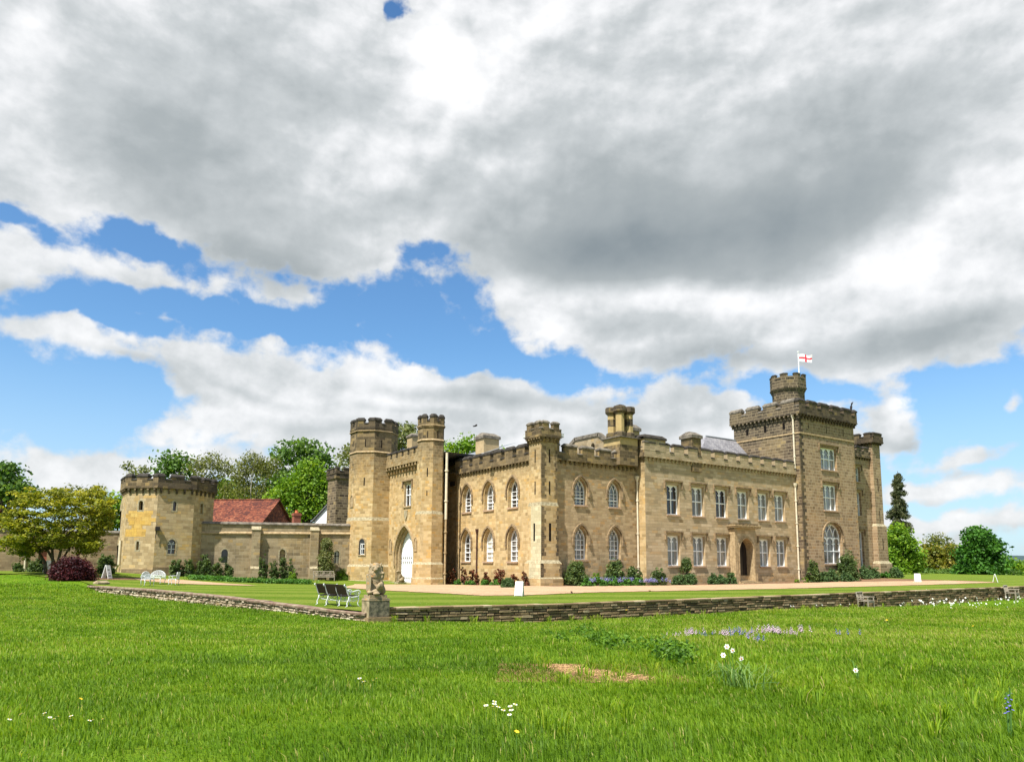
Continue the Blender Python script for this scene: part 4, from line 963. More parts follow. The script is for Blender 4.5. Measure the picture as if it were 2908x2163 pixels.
# slate roof by the tower
A=onx(1981,1270,xC+9); z0=zc+.5
m=MB(); yb=yC+3.5; yt=yC+7
zt_=zS(2060,1247,yt)
xl_,xr_=uS(1975,1270,yb),uS(2005,1250,yt); m.quad((xl_,yb,zc+.3),(xD,yb,zc+.3),(xD,yt,zt_),(xr_,yt,zt_)); m.add([(xl_,yb,zc+.3),(xr_,yt,zt_),(xl_,yt+3.5,zc+.3)],[(0,1,2)]); m.build('roof',['slatetile'],castle)
m=MB(); m.tube([(xr_,yt,zt_+.03),(xD,yt,zt_+.03)],.09,6); m.build('roof_ridge',['lead'],castle)
# floodlights on the parapet
for fr,u,zb in ((FW,uW(1260+1400/5.9,1260),zp+1.3),(FS,uS(1260+1950/5.9,1262,yS),zp+1.25)):
    m=MB(); m.tube([fr(u,-.1,zb-.2),fr(u,-.1,zb+.45),fr(u+.02,0,zb+.85)],.03,6); m.box(fr,u-.28,u+.22,.0,.22,zb+.45,zb+.75); f=m.build('floodlight',['iron'],castle); m=MB(); m.box(fr,u-.26,u+.2,.22,.24,zb+.47,zb+.73); m.build('lens',['glassl'],f)
# back walls closing the blocks
m=MB(); m.quad((xE,yE+12,-1),(xC,yE+16,-1),(xC,yE+16,zp),(xE,yE+12,zp)); m.quad((xC,yE+16,-1),(xW+6,yN+10,-1),(xW+6,yN+10,zp),(xC,yE+16,zp)); m.build('wall',['court'],castle)
# gate turrets ------------------------------------------------------------
VR=onz(1222,1663.7,-.31); dV=depth_of(VR)
s2=.70710678
def oct_from(V,L):
    a=L*s2; x,y=V[0],V[1]
    return [(x-a,y+a+L),(x-a,y+a),(x,y),(x+L,y),(x+L+a,y+a),(x+L+a,y+a+L),(x+L,y+2*a+L),(x,y+2*a+L)]
LR=.97; oR=oct_from(VR,LR)
_x,_y=VR[0],VR[1]; _q=.30*s2; oR=[oR[0],oR[1],oR[2],(_x+LR,_y),(_x+LR+_q,_y+_q),(_x+LR+_q,_y+2*LR*s2+LR-_q),(_x+LR,_y+2*LR*s2+LR),oR[7]]
VLx=VR[0]-.6; VL=onx(1053.4,1585,VLx); LL_=1.72*depth_of(VL)/68.; oL=oct_from(VL,LL_)
xGf=ony(1100.6,1585,VL[1])[0]; FGf=frameW(xGf)
def tower(poly,V,ys,slits_,mats,crn,wide):
    z=lambda y:onx(0,0,1)[2] if False else proj_z(V,y)
    b0,p0,p1,q0,q1,s1,s0,e,pk=[z(y) for y in ys]   # base ledge, plinth band, mid band, strings, eave, peak
    m=MB(); w=wide
    prof=[(-1.2,.34*w),(b0,.34*w),(b0+.1,.26*w),(p0,.26*w),(p1,.10*w),(q0,.10*w),(q1,0),(s1,0),(s1+.05,.09),(s1+.10,.09),(s1+.20,0),(s0,0),(s0+.08,.12),(s0+.13,.12),(s0+.22,.03),(e-.75,.03)]
    m.loft(poly,prof,0,True,[0,1,0,1,0,1,0,4,2,2,3,4,2,4,4])  # undersides of the strings take a darker stone, painting in their shadow lines
    o=m.build('gate_turret',mats,castle)
    po=offset(poly,.03)
    for k in range(8):
        fr=frameAB(po[k],po[(k+1)%8])
        crenels(o,fr,0,fr.L,e-.8,e-.32,e,fr.L,.42 if wide>.9 else .28,.5,over=.001,thick=.32,mats=('dark' if wide>.9 else 'parapet','cope'),corbel=None,cop=pk-e+.12)
    for f,t_,ya,yb,wd,of in slits_:
        fr=frameAB(poly[f],poly[f+1]); slits(o,[(fr,fr.L*t_,z(yb),z(ya),wd,of+.006)])
    return o,z
kz=lambda y:1160+y/6.883
kz2=lambda y:1440+y/6.883
tR,zR=tower(oR,VR,(1643,1602,1595.5,1459,1450,1251,1210,kz(165),kz(118)),[(1,.45,kz(430),kz(565),.04,0),(2,.45,kz(420),kz(565),.05,0),(1,.5,kz(1155),kz(1325),.05,0),(1,.5,kz(1600),kz(1700),.04,0)],['gate','ledge','trim','parapet','parapet'],None,.8)
tL,zL=tower(oL,VL,(1650,1608.5,1602,1477,1467.6,1285,1225,kz(228),kz(188)),[(1,.48,kz(590),kz(735),.055,0),(2,.42,kz(600),kz(750),.055,0),(0,.5,kz(610),kz(720),.04,0),(1,.48,kz(1345),kz(1505),.06,0),(0,.5,kz(1050),kz(1180),.04,0)],['gate','ledge','trim','parapet','parapet'],None,1.)
# small pointed windows in the left turret
frl=frameAB(offset(oL,.10*1.)[1],offset(oL,.10)[2]); 
def mini(fr,px0,px1,y0,y1,z,host,glass='glass',frame=True):
    u0=fr.hit(px0,(y0+y1)/2)[0]; u1=fr.hit(px1,(y0+y1)/2)[0]; zb,zt=fr.hit((px0+px1)/2,y1)[1],fr.hit((px0+px1)/2,y0)[1]
    op=archpts(u0,u1,zb,zt-(u1-u0)*.6,zt); m=MB(); m.poly([fr(u,.012,zz0) for u,zz0 in op[::-1]]); w=m.build('window',[glass],host)
    m=MB(); o2=archpts(u0-.1,u1+.1,zb-.1,zt-(u1-u0)*.6,zt+.13); ring(m,fr,o2,op,0,.07); m.build('window_surround',['trim'],w)
    if frame:
        m=MB(); um=(u0+u1)/2+.05; m.box(fr,um-.02,um+.02,.013,.04,zb,zt-.45)
        for q in (.02,.36,.66): m.box(fr,u0+.16,u1,.013,.04,zb+(zt-zb)*q,zb+(zt-zb)*q+.06)
        m.box(fr,u0+.16,u0+.21,.013,.04,zb,zb+(zt-zb)*.72); m.build('window_frame',['white'],w)
    return w
mini(frl,980+275/6.883,980+385/6.883,kz2(615),kz2(925),None,castle)
fr0=frameAB(oL[0],oL[1]); mini(fr0,996.5,1003.,1407,1437,None,castle,'trim',False)
# gate wall
zgp=zW(1140,1321,xGf); uA,uB=-(VL[1]+.3),-(VR[1]+1.)
zpt=zgp+.95
du0,du1=uW(980+985/6.883,1600,xGf),uW(980+1345/6.883,1600,xGf); dz0=zW(1150,1649,xGf); dz1=zW(980+1180/6.883,kz2(385),xGf)
dop=archpts(du0,du1,dz0-.3,dz1-(du1-du0)*.72,dz1,12)
wu0,wu1=uW(980+1155/6.883,1420,xGf),uW(980+1290/6.883,1420,xGf); wz0=zW(1158,1150+788/2.7525,xGf); wz1=zW(1160,1150+612/2.7525,xGf)
gw,wop=window(castle,FGf,wu0,wu1,wz0,wz1,'rect',cols=2,rows=2,depth=.3,glass='glass',cusps=1,tw=.06,sill='trim')
m=MB(); wallface(m,FGf,[(uA,-1),(uB,-1),(uB,zgp+.3),(uA,zgp+.3)],[dop,wop],0,0,.62,1); gwl=m.build('wall',['gate','trim'],castle)
crenels(gwl,FGf,uA-.6,uB+.2,zgp,zgp+.85,zgp+1.22,1.25,.42,.4,over=.42,thick=.5,mats=('gate','cope'),corbel=.62,cop=.26,chz=.75)
m=MB(); m.poly([(xGf,VL[1]+1,zgp+.3),(xGf,VR[1],zgp+.3),(xGf+5,VR[1],zgp+.3),(xGf+5,VL[1]+1,zgp+.3)]); m.build('roof',['lead'],castle)
m=MB(); o1=archpts(du0-.10,du1+.1,dz0+1.4,dz1-(du1-du0)*.72,dz1+.12,12); o2=archpts(du0-.3,du1+.3,dz0+1.4,dz1-(du1-du0)*.72,dz1+.36,12); ring(m,FGf,o2,o1,0,.16,0,closed=False)
i1=archpts(du0+.22,du1-.22,dz0-.3,dz1-(du1-du0)*.72,dz1-.3,12); ring(m,FGf,dop,i1,-.5,-.25,0,closed=False)
ar=m.build('door_arch',['trim'],castle)
# white gate with studs
m=MB(); m.poly([FGf(u,-.55,z) for u,z in dop[::-1]],0)
for k in range(1,9):
    u=du0+(du1-du0)*k/9; m.box(FGf,u-.025,u+.025,-.56,-.52,dz0-.2,dz1-.6,0)
gt=m.build('gate',['white'],castle)
m=MB(); zz1=dz0+.2
for r_ in range(13):
    z=zz1+r_*(dz1-dz0)*.068
    for k in range(9):
        u=du0+(du1-du0)*(k+.5)/9; m.box(FGf,u-.022,u+.022,-.56,-.50,z-.022,z+.022,0)
m.build('gate_stud',['lead'],gt,label='rows of dark iron studs on the white gate')
m=MB()
for f in (.34,.42,.05):
    z=dz0+(dz1-dz0)*f
    for k in range(9): u=du0+(du1-du0)*(k+.5)/9; m.add([FGf(u-.13,-.495,z+.09),FGf(u+.13,-.495,z+.09),FGf(u,-.495,z-.06)],[(0,1,2)][::-1])
m.build('gate_strap',['iron'],gt)
# arched niche beside the gate, carved shield, niche on right turret
def niche(fr,px0,px1,y0,y1,off=0.):
    if hasattr(fr,'hit'): h=fr.hit
    else: h=lambda x,y:(uW(x,y,xGf),zW(x,y,xGf))
    u0=h(px0,(y0+y1)/2)[0]; u1=h(px1,(y0+y1)/2)[0]; zb=h((px0+px1)/2,y1)[1]; zt=h((px0+px1)/2,y0)[1]
    m=MB(); op=archpts(u0,u1,zb,zt-(u1-u0)*.8,zt); um=(u0+u1)/2+(u1-u0)*.18
    o2=archpts(u0-.06,u1+.06,zb-.06,zt-(u1-u0)*.8,zt+.09); ring(m,fr,o2,op,0,.06); m.poly([fr(u,.01,z) for u,z in op[::-1]],0); m.box(fr,um,um+(u1-u0)*.25,-.01,.014,zb+.1,zt-.3,1)
    return m.build('niche',['trim','slit'],castle)
niche(FGf,980+868/6.883,980+918/6.883,kz2(618),kz2(900))
niche(frameAB(offset(oR,.085)[0],offset(oR,.085)[1]),980+1358/6.883,980+1405/6.883,kz2(588),kz2(845))
us,zs1=uW(940+588/2.7525,1460,xGf),zW(1153,1462,xGf)
m=MB(); sh=[(us-.3,zs1+.45),(us+.3,zs1+.45),(us+.28,zs1-.1),(us,zs1-.55),(us-.28,zs1-.1)]; wallface(m,FGf,sh,[],.1); 
for a,b in zip(sh,sh[1:]+sh[:1]): m.quad(FGf(a[0],0,a[1]),FGf(b[0],0,b[1]),FGf(b[0],.1,b[1]),FGf(a[0],.1,a[1]))
m.build('carved_shield',['ledge'],castle)
m=MB()
for k in range(3): m.box(FGf,uA+.1+.1*k,uB-.1,-.2,2.1-.55*k,dz0-.9,dz0-.36+.12*k)
m.build('step',['ledge'],castle)
# dark rear tower seen left of the gate
P=onx(940+145/2.7525,1430,VL[0]+3.); 
rx=P[0]; ry=P[1]; 
sqr=[(rx-1.6,ry+3.0),(rx-1.6,ry+.2),(rx+.8,ry+.2),(rx+.8,ry+3.0)]
zr_=proj_z((rx-.6,ry),1341)
m=MB(); m.loft(sqr,[(-1,0),(zr_-.9,0),(zr_-.7,.15),(zr_,.15)],0,True,[0,0,1]); rt=m.build('turret',['soot','dark'],castle)
for k in range(4):
    pq=offset(sqr,.16); fr=frameAB(pq[k],pq[(k+1)%4]); crenels(rt,fr,0,fr.L,zr_-.1,zr_+.12,zr_+.42,1.3,.5,.5,over=.001,thick=.3,mats=('dark','cope'),corbel=None,cop=.2)
# chimney by gate
P=onx(1170,1255,xGf+4); m=MB(); fr=frameS(P[1]); zt=proj_z(P,1239); m.box(fr,P[0],P[0]+1.2,-1.2,0,8,zt,0); c=m.build('chimney',['buffr'],castle); m=MB(); m.hip(fr,P[0]-.1,P[0]+1.3,-1.3,.1,zt,zt+.45,.3,0); m.build('chimney_cap',['copel'],c)
# ---------------------------------------------------------------- octagonal tower
VO=dep(439.9,1529.8,66.); LO=2.85*66/61
def oct5(V,Lw,L):
    a=L*s2; x,y=V[0],V[1]
    return [(x-a,y+a+Lw),(x-a,y+a),(x,y),(x+L,y),(x+L+a,y+a),(x+L+a,y+a+Lw),(x+L,y+2*a+Lw),(x,y+2*a+Lw)]
oO=oct5(VO,LO*1.15,LO)
zO=lambda y:proj_z(VO,y)
octw=empty('octagonal_tower',(VO[0],VO[1],0),'squat octagonal stone tower with battlements standing at the left end of the courtyard wall','tower')
m6=lambda v:320+v/5.006
n6=lambda v:1330+v/5.006
m=MB(); ztp=zO(1379)
wins={1:[(372,430,455,590,None),(335,372,1030,1155,None)],2:[(858,903,470,598,None),(785,893,1005,1210,'lat')],3:[(1248,1282,490,640,'blind')],0:[(70,100,1000,1065,None),(112,140,480,570,'blind')]}
for k in range(8):
    fr=frameAB(oO[k],oO[(k+1)%8]); hs_=[]
    for (a,b,c,d,kind) in wins.get(k,[]):
        ua,z1=fr.hit(m6(a),n6(c)); ub,z0=fr.hit(m6(b),n6(d)); ua=fr.hit(m6(a),n6((c+d)/2))[0]; ub=fr.hit(m6(b),n6((c+d)/2))[0]
        op=archpts(ua,ub,z0,z1-(ub-ua)*.55,z1); hs_.append(op)
        g=MB(); g.poly([fr(u,-.26,z) for u,z in op[::-1]]); w=g.build('window',['oct' if kind=='blind' else 'glass'],octw)
        g=MB(); o2=archpts(ua-.13,ub+.13,z0-.14,z1-(ub-ua)*.55,z1+.16); ring(g,fr,o2,op,-.02,.012); g.build('window_surround',['ledge'],w)
        if kind=='lat':
            g=MB(); um=(ua+ub)/2; g.box(fr,um-.03,um+.03,-.255,-.2,z0,z1-.35)
            for q in (.33,.66): g.box(fr,ua,ub,-.255,-.2,z0+(z1-z0)*q-.025,z0+(z1-z0)*q+.025)
            strip(g,fr,[(um,z1-.55),(ua+.12,z1-.2)],.03,-.255,-.2); strip(g,fr,[(um,z1-.55),(ub-.12,z1-.2)],.03,-.255,-.2); g.build('window_frame',['white'],w)
    wallface(m,fr,[(0,-1),(fr.L,-1),(fr.L,ztp),(0,ztp)],hs_,0,0,.28)
    if k==1:
        yu0=fr.hit(m6(205),1480)[0]; yu1=fr.hit(m6(590),1480)[0]; za=fr.hit(m6(400),n6(965))[1]; zb_=fr.hit(m6(400),n6(585))[1]
    if k in (1,2,3): m.box(fr,-.02,fr.L+.02,-.1,.08,-1,zO(n6(1400)) if k>1 else zO(n6(1430)),2); 
ow=m.build('wall',['oct','octy','garden'],octw)
fr=frameAB(oO[1],oO[2]); rr_=random.Random(3)
m=MB()      # the repaired yellow stones, toothed into the older facing, 3 mm proud
rows_=int((zb_-za)/.33)
for j in range(rows_):
    e0=yu0+rr_.uniform(-.35,.25); e1=yu1+rr_.uniform(-.35,.2)
    if j<3: e0+=rr_.uniform(-.1,.5); e1-=rr_.uniform(0,1.2)
    s=e0
    while s<e1:
        l=min(e1-s,rr_.uniform(.5,.95))
        if l>.12: m.box(fr,s+.004,s+l-.004,-.05,.006+rr_.uniform(0,.004),za+j*.33+.004,za+(j+1)*.33-.004,0,rr_.random())
        s+=l
m.build('patched_stone',['octy'],ow)
po=offset(oO,.0)
for k in range(8):
    fr=frameAB(po[k],po[(k+1)%8]); dk_=k in (2,3)
    ex=.22*math.tan(math.pi/8)
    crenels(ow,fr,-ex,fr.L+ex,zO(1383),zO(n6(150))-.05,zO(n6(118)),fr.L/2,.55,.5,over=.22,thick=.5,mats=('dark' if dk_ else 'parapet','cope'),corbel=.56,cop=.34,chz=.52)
m=MB(); m.add([(*p,ztp-.4) for p in oO],[tuple(range(8))]); m.build('roof',['lead'],octw)
P=frameAB(oO[2],oO[3]); m=MB(); up=P.hit(m6(628),n6(850)); m.box(P,up[0]-.15,up[0]+.2,0,.35,up[1]-.2,up[1]+.15); m.tube([P(up[0]-.1,.15,up[1]-.9),P(up[0],.15,up[1])],.03,5); m.build('lamp_bracket',['iron'],octw)
fr=frameAB(oO[1],oO[2])
pA=frameAB(oO[0],oO[1]); ub_=pA.hit(m6(95),n6(1100))
m=MB(); zt_=proj_z(pA(pA.L*.6,.1,0),n6(1020)); zb=float(zl([pA(pA.L*.6,.1,0)])[0]); m.tube([pA(pA.L*.62,.12,zt_),pA(pA.L*.62,.12,zb+.7),pA(pA.L*.45,.25,zb+.35),pA(pA.L*.4,.5,zb+.12)],[.13,.13,.12,.11],8); m.build('drainpipe',['cream'],octw)
# ---------------------------------------------------------------- courtyard wall
A=frameAB(oO[3],oO[4]); a0=np.array(A(A.L*.42,-.2,0))[:2]
b0=np.array([oL[0][0]+.35,oL[0][1]-.6*LL_])
fr=frameAB(a0,b0); 
cw=empty('courtyard_wall',(a0[0],a0[1],0),'grey-brown courtyard wall with two buttresses between octagonal tower and gate turret','wall')
m7=lambda v:560+v/5.048
n7=lambda v:1440+v/5.048
zc0=fr.hit(570,1484)[1]; zc1=fr.hit(980,1490.5)[1]; zs0=fr.hit(570,n7(368))[1]; zs1_=fr.hit(980,n7(378))[1]
ZC=lambda u:zc0+(zc1-zc0)*u/fr.L; ZS_=lambda u:zs0+(zs1_-zs0)*u/fr.L
m=MB(); hs_=[]
for (a,b,c,d,g_) in ((345,438,600,795,'glass'),(1180,1262,600,790,'oct'),(1962,2038,620,800,'glassw')):
    ua=fr.hit(m7(a),n7((c+d)/2))[0]; ub=fr.hit(m7(b),n7((c+d)/2))[0]; z1=fr.hit(m7((a+b)/2),n7(c))[1]; z0=fr.hit(m7((a+b)/2),n7(d))[1]
    op=archpts(ua,ub,z0,z1-(ub-ua)*.55,z1); hs_.append(op)
    g=MB(); g.poly([fr(u,-.3,z) for u,z in op[::-1]]); w=g.build('window',[g_],cw)
    g=MB(); o2=archpts(ua-.12,ub+.12,z0-.12,z1-(ub-ua)*.55,z1+.15); ring(g,fr,o2,op,-.02,.012); g.build('window_surround',['ledge'],w)
    if g_=='glassw':
        g=MB(); um=ua+(ub-ua)*.32; g.box(fr,um-.04,um+.04,-.29,-.22,z0,z1-.2); g.box(fr,ua,ub,-.29,-.22,z0+(z1-z0)*.55,z0+(z1-z0)*.6); g.build('window_frame',['slit'],w)
wallface(m,fr,[(-.4,-1),(fr.L,-1),(fr.L,zc1-.02),(-.4,zc0-.02)],hs_,0,0,.32)
m.quad(fr(-.4,-.45,zc0),fr(fr.L,-.45,zc1),fr(fr.L,-.45,-1),fr(-.4,-.45,-1))
n_=14
for k in range(n_):
    ua,ub=-.3+(fr.L+.3)*k/n_,-.3+(fr.L+.3)*(k+1)/n_
    f2=lambda u,w,z:fr(u,w,z)
    V=[fr(u,w,ZS_(u)+dz) for u in (ua,ub) for w,dz in ((0,-.09),(.13,-.06),(.13,.02),(0,.15))]; m.add(V,[(0,4,5,1),(1,5,6,2),(2,6,7,3),(0,1,2,3),(7,6,5,4)],1)
cm=m.build('wall',['court','trim'],cw)
m=MB()
for k in range(n_):
    ua,ub=-.3+(fr.L+.3)*k/n_,-.3+(fr.L+.3)*(k+1)/n_
    V=[fr(u,w,ZC(u)+dz) for u in (ua,ub-.01) for w,dz in ((.11,-.10),(.11,-.02),(-.12,.16),(-.35,.16),(-.58,-.02))]; m.add(V,[(0,5,6,1),(1,6,7,2),(2,7,8,3),(3,8,9,4),(0,1,2,3,4),(9,8,7,6,5)],0,.5)
m.build('coping',['copel'],cm)
for (a,b,yt,yl,) in ((775,868,275,862),(1615,1705,285,862)):
    u0=fr.hit(m7(a),n7(500))[0]; u1=u0+.78; z1=fr.hit(m7(a),n7(yt+45))[1]; zl_=fr.hit(m7(a),n7(yl+15))[1]
    m=MB(); m.box(fr,u0,u1,-.1,.75,-1,zl_,0); m.add([fr(u,w,z) for u in (u0,u1) for w,z in ((.75,zl_),(.5,zl_+.22),(-.1,zl_+.22))],[(0,3,4,1),(1,4,5,2),(0,1,2),(5,4,3)],1)
    m.box(fr,u0,u1,-.1,.5,zl_+.02,z1,0); m.add([fr(u,w,z) for u in (u0-.04,u1+.04) for w,z in ((.56,z1-.04),(.56,z1+.02),(-.05,z1+.40),(-.1,z1-.04))],[(0,4,5,1),(1,5,6,2),(0,1,2,3),(7,6,5,4),(0,3,7,4)],1)
    m.build('buttress',['court','ledge'],cw)
# ---------------------------------------------------------------- garden wall on the far left
ga=dep(-420,1600,64.); gb=np.array(oO[0])+np.array([1.2,.9]); fr=frameAB(ga,gb)
gw_=empty('garden_wall',(ga[0],ga[1],0),'long brown garden wall behind the golden maple on the far left','wall')
zg=fr.hit(60,1508)[1]; m=MB(); pu=fr.hit(222,1576)
dr0,dr1=fr.hit(107,1600)[0],fr.hit(131,1600)[0]; zd=fr.hit(120,1562)[1]
sl_=archpts(fr.hit(216,1576)[0],fr.hit(224,1576)[0],fr.hit(220,1577)[1],fr.hit(220,1563)[1],fr.hit(220,1556)[1])
wallface(m,fr,[(0,-1),(fr.L,-1),(fr.L,zg),(0,zg)],[sl_,[(dr0,.4),(dr0,zd),(dr1,zd),(dr1,.4)]],0,0,.3); m.poly([fr(u,-.28,z) for u,z in sl_[::-1]],1)
m.hip(fr,-.1,fr.L,-.5,.08,zg-.02,zg+.22,.05,2); m.quad(fr(fr.L,-.5,-1),fr(0,-.5,-1),fr(0,-.5,zg),fr(fr.L,-.5,zg))
m.build('wall',['garden','slit','copel'],gw_)
m=MB(); m.box(fr,dr0,dr1,-.3,-.2,.3,zd,0); m.build('door',['brickred'],gw_)
m=MB(); q=fr.hit(72,1600)[0]; m.tube([fr(q,.1,.3),fr(q,.1,fr.hit(72,1555)[1])],.09,8); m.build('drainpipe',['cream'],gw_)
# ---------------------------------------------------------------- red-roofed house, white cottage, far left roof
def house(name,label,t_,px0,px1,yr,ye,wallm,roofm,hip=None,rot=0,depthm=7.,eave=None,wall_top=None,chim=None,gable_dark=False,cat='house'):
    A=dep(px0,yr,t_); B=dep(px1,yr,t_); d=(B-A)[:2]; L=np.linalg.norm(d); d/=L; c,s=math.cos(rot),math.sin(rot); d=np.array([c*d[0]-s*d[1],s*d[0]+c*d[1]]); n=np.array([d[1],-d[0]])
    zr=A[2]; zE=dep(px0,ye,t_)[2]; hw=depthm/2
    fr=lambda u,w,z:(A[0]+d[0]*u+n[0]*w,A[1]+d[1]*u+n[1]*w,z)
    h=empty(name,fr(L/2,0,0),label,cat)
    m=MB(); m.quad(fr(0,hw-.3,-1),fr(L,hw-.3,-1),fr(L,hw-.3,zE),fr(0,hw-.3,zE)); m.add([fr(L,hw-.3,-1),fr(L,-hw+.3,-1),fr(L,-hw+.3,zE),fr(L,0,zr-.15),fr(L,hw-.3,zE)],[(0,1,2,3,4)],1); m.add([fr(0,-hw+.3,-1),fr(0,hw-.3,-1),fr(0,hw-.3,zE),fr(0,0,zr-.15),fr(0,-hw+.3,zE)],[(0,1,2,3,4)]); m.quad(fr(L,-hw+.3,-1),fr(0,-hw+.3,-1),fr(0,-hw+.3,zE),fr(L,-hw+.3,zE))
    m.build('wall',wallm if isinstance(wallm,list) else [wallm,wallm],h)
    m=MB(); e=.3
    for sg in (1,-1):
        q=[fr(-e,sg*hw,zE-.12),fr(L+e,sg*hw,zE-.12),fr(L+e,0,zr),fr(-e,0,zr)]
        m.add(q if sg>0 else q[::-1],[(0,1,2,3)]); 
        q2=[tuple(np.array(p)-np.array([0,0,.1])) for p in q]; m.add(q2[::-1] if sg>0 else q2,[(0,1,2,3)])
        for i in (0,1,3): a,b=q[i],q[(i+1)%4]; a2,b2=q2[i],q2[(i+1)%4]; m.add([a,a2,b2,b],[(0,1,2,3)])
    rf=m.build('roof',[roofm],h)
    m=MB(); m.tube([fr(-e,0,zr+.02),fr(L+e,0,zr+.02)],.10,6); m.build('roof_ridge',[roofm],rf)
    return h,fr,L,zr,zE
h,fr,L,zr,zE=house('house','long house with a mottled red clay tile roof behind the courtyard wall',92.,560,806,1420,1486,['redtile','redtile'],'redtile',depthm=8.,rot=math.radians(-10))
P=dep(845,1470,97.); m=MB(); f2=frameS(P[1]); z1=proj_z(P,1456); m.box(f2,P[0]-.45,P[0]+.45,-.9,0,2,z1,0); m.box(f2,P[0]-.52,P[0]+.52,-.97,.07,z1-.35,z1-.1,0); c_=m.build('chimney',['redbrick'],h)
m=MB(); m.tube([(P[0],P[1]+.45,z1),(P[0],P[1]+.45,z1+.3),(P[0],P[1]+.45,proj_z(P,1447))],[.26,.2,.24],8); m.build('chimney_pot',['terra'],c_)
h2_,fr,L,zr,zE=house('cottage','white-walled cottage with a grey slate roof showing left of the gate turret',95.,962,1075,1400,1474,['white','white'],'slatetile',depthm=9.,rot=math.radians(58),cat='cottage')
P=dep(905,1480,92.)
house('outbuilding','red-roofed outbuilding just showing at the left edge above the garden wall',80.,-260,4,1440,1500,['redbrick','redbrick'],'redtile',depthm=7.,cat='outbuilding')
# ---------------------------------------------------------------- vegetation
def fastmesh(name,V,F,tint,mats,parent=None,loc=None,sizes=None):
    """V (n,3) world, F list of arrays of equal-length faces"""
    off=np.zeros(3) if parent is None else WL[parent.name]
    if loc is not None: off=np.array(loc,float)
    me=bpy.data.meshes.new(name); me.vertices.add(len(V)); me.vertices.foreach_set('co',(V-off).ravel())
    tot=np.concatenate([np.full(len(f),f.shape[1]) for f in F]); li=np.concatenate([f.ravel() for f in F]); st=np.r_[0,np.cumsum(tot)[:-1]]
    me.loops.add(len(li)); me.loops.foreach_set('vertex_index',li.astype(np.int32)); me.polygons.add(len(tot)); me.polygons.foreach_set('loop_start',st.astype(np.int32)); me.polygons.foreach_set('loop_total',tot.astype(np.int32))
    for m in mats: me.materials.append(MT[m])
    me.update(calc_edges=True)
    a=me.attributes.new('tint','FLOAT','FACE'); a.data.foreach_set('value',np.clip(tint,0,1).astype(np.float32))
    o=bpy.data.objects.new(name,me); COL.objects.link(o)
    if parent is not None: o.parent=parent; WL[o.name]=WL[parent.name]
    else: o.location=tuple(off); WL[o.name]=off
    return o
def unit(v): return v/(np.linalg.norm(v,axis=-1,keepdims=True)+1e-9)
def leafcards(C,R,n,size,up=.3,flat=0.,tint_c=None,out=.6,asp=.62,droop=0.,shell=.55):
    """n leaf faces round every clump centre C (k,3) with clump radius R (k,3)"""
    k=len(C); N=k*n; ci=np.repeat(np.arange(k),n)
    d=unit(rng.normal(size=(N,3))); rad=shell+(1-shell)*rng.random((N,1))**.5
    P=C[ci]+d*rad*R[ci]
    if flat: P[:,2]=C[ci,2]+(P[:,2]-C[ci,2])*(1-flat)
    nr=unit(d*out+rng.normal(size=(N,3))*.75+np.array([0,0,up]))
    a=unit(np.cross(nr,rng.normal(size=(N,3)))); 
    if droop: a=unit(a*(1-droop)+np.array([0,0,-1.])*droop)
    b=unit(np.cross(nr,a)); s=size*(.6+.8*rng.random((N,1)))
    V=np.stack([P-a*s*.5,P+b*s*.5*asp+nr*s*.08,P+a*s*.5,P-b*s*.5*asp+nr*s*.08],1).reshape(-1,3)
    F=np.arange(N*4).reshape(N,4)
    t=(tint_c[ci] if tint_c is not None else .5)+rng.normal(size=N)*.16
    return V,F,t
def crown_clumps(lobes,per,cr):
    C=[];R=[];T=[]
    for (x,y,z,rx,ry,rz) in lobes:
        vol=(rx*ry*rz)**(1/3); k=max(6,int(per*(vol/cr)**2*.95))
        d=unit(rng.normal(size=(k,3))); d[:,2]=np.where(d[:,2]<-.55,-d[:,2],d[:,2]); r=.35+.65*rng.random((k,1))**.45
        p=np.array([x,y,z])+d*r*np.array([rx,ry,rz])*(1-.5*cr/vol)*(1+.12*rng.normal(size=(k,1))); C.append(p)
        q=cr*(.6+.75*rng.random((k,1))); R.append(q*np.array([[1,1,.75]])); T.append(.5+.2*rng.normal(size=k))
    return np.concatenate(C),np.concatenate(R),np.concatenate(T)
def limbs(base,targets,r0,fork=.35,seed=0,n=7):
    m=MB(); r=random.Random(seed); base=np.array(base,float)
    cen=np.mean(targets,axis=0); top=base+(cen-base)*np.array([.35,.35,fork]); trunk=[base-np.array([0,0,.3]),base+(top-base)*.5+np.array([r.uniform(-.1,.1),r.uniform(-.1,.1),0]),top]
    m.tube(trunk,[r0*1.25,r0*.95,r0*.8],n)
    for t_ in targets:
        t_=np.array(t_); q=top+(t_-top)*.5+np.array([r.uniform(-.1,.1),r.uniform(-.1,.1),.12])*np.linalg.norm(t_-top)
        a=base+(top-base)*r.uniform(.75,1.); m.tube([a,(a+q)/2,q,t_],[r0*.5,r0*.4,r0*.27,r0*.07],5,cap=False)
    return m
def tree(name,label,base,lobes,leafmat,leaf,per=10,cr=1.2,nl=34,trunk=.35,bark='bark',cat='tree',group=None,up=.3,fork=.35,flat=0.,droop=0.,shell=.5,asp=.62,out=.6,nlimb=14):
    root=empty(name,base,label,cat,group); base=np.array(base,float)
    L=[(base[0]+x,base[1]+y,base[2]+z,rx,ry,rz) for x,y,z,rx,ry,rz in lobes]
    C,R,T_=crown_clumps(L,per,cr)
    V,F,t_=leafcards(C,R,nl,leaf,up,flat,T_,out,asp,droop,shell)
    fastmesh('crown',V,[F],t_,[leafmat],root)
    if trunk:
        sel=rng.choice(len(C),min(len(C),nlimb),replace=False); limbs(base,C[sel],trunk,fork,len(C)).build('trunk',[bark],root,True)
    return root
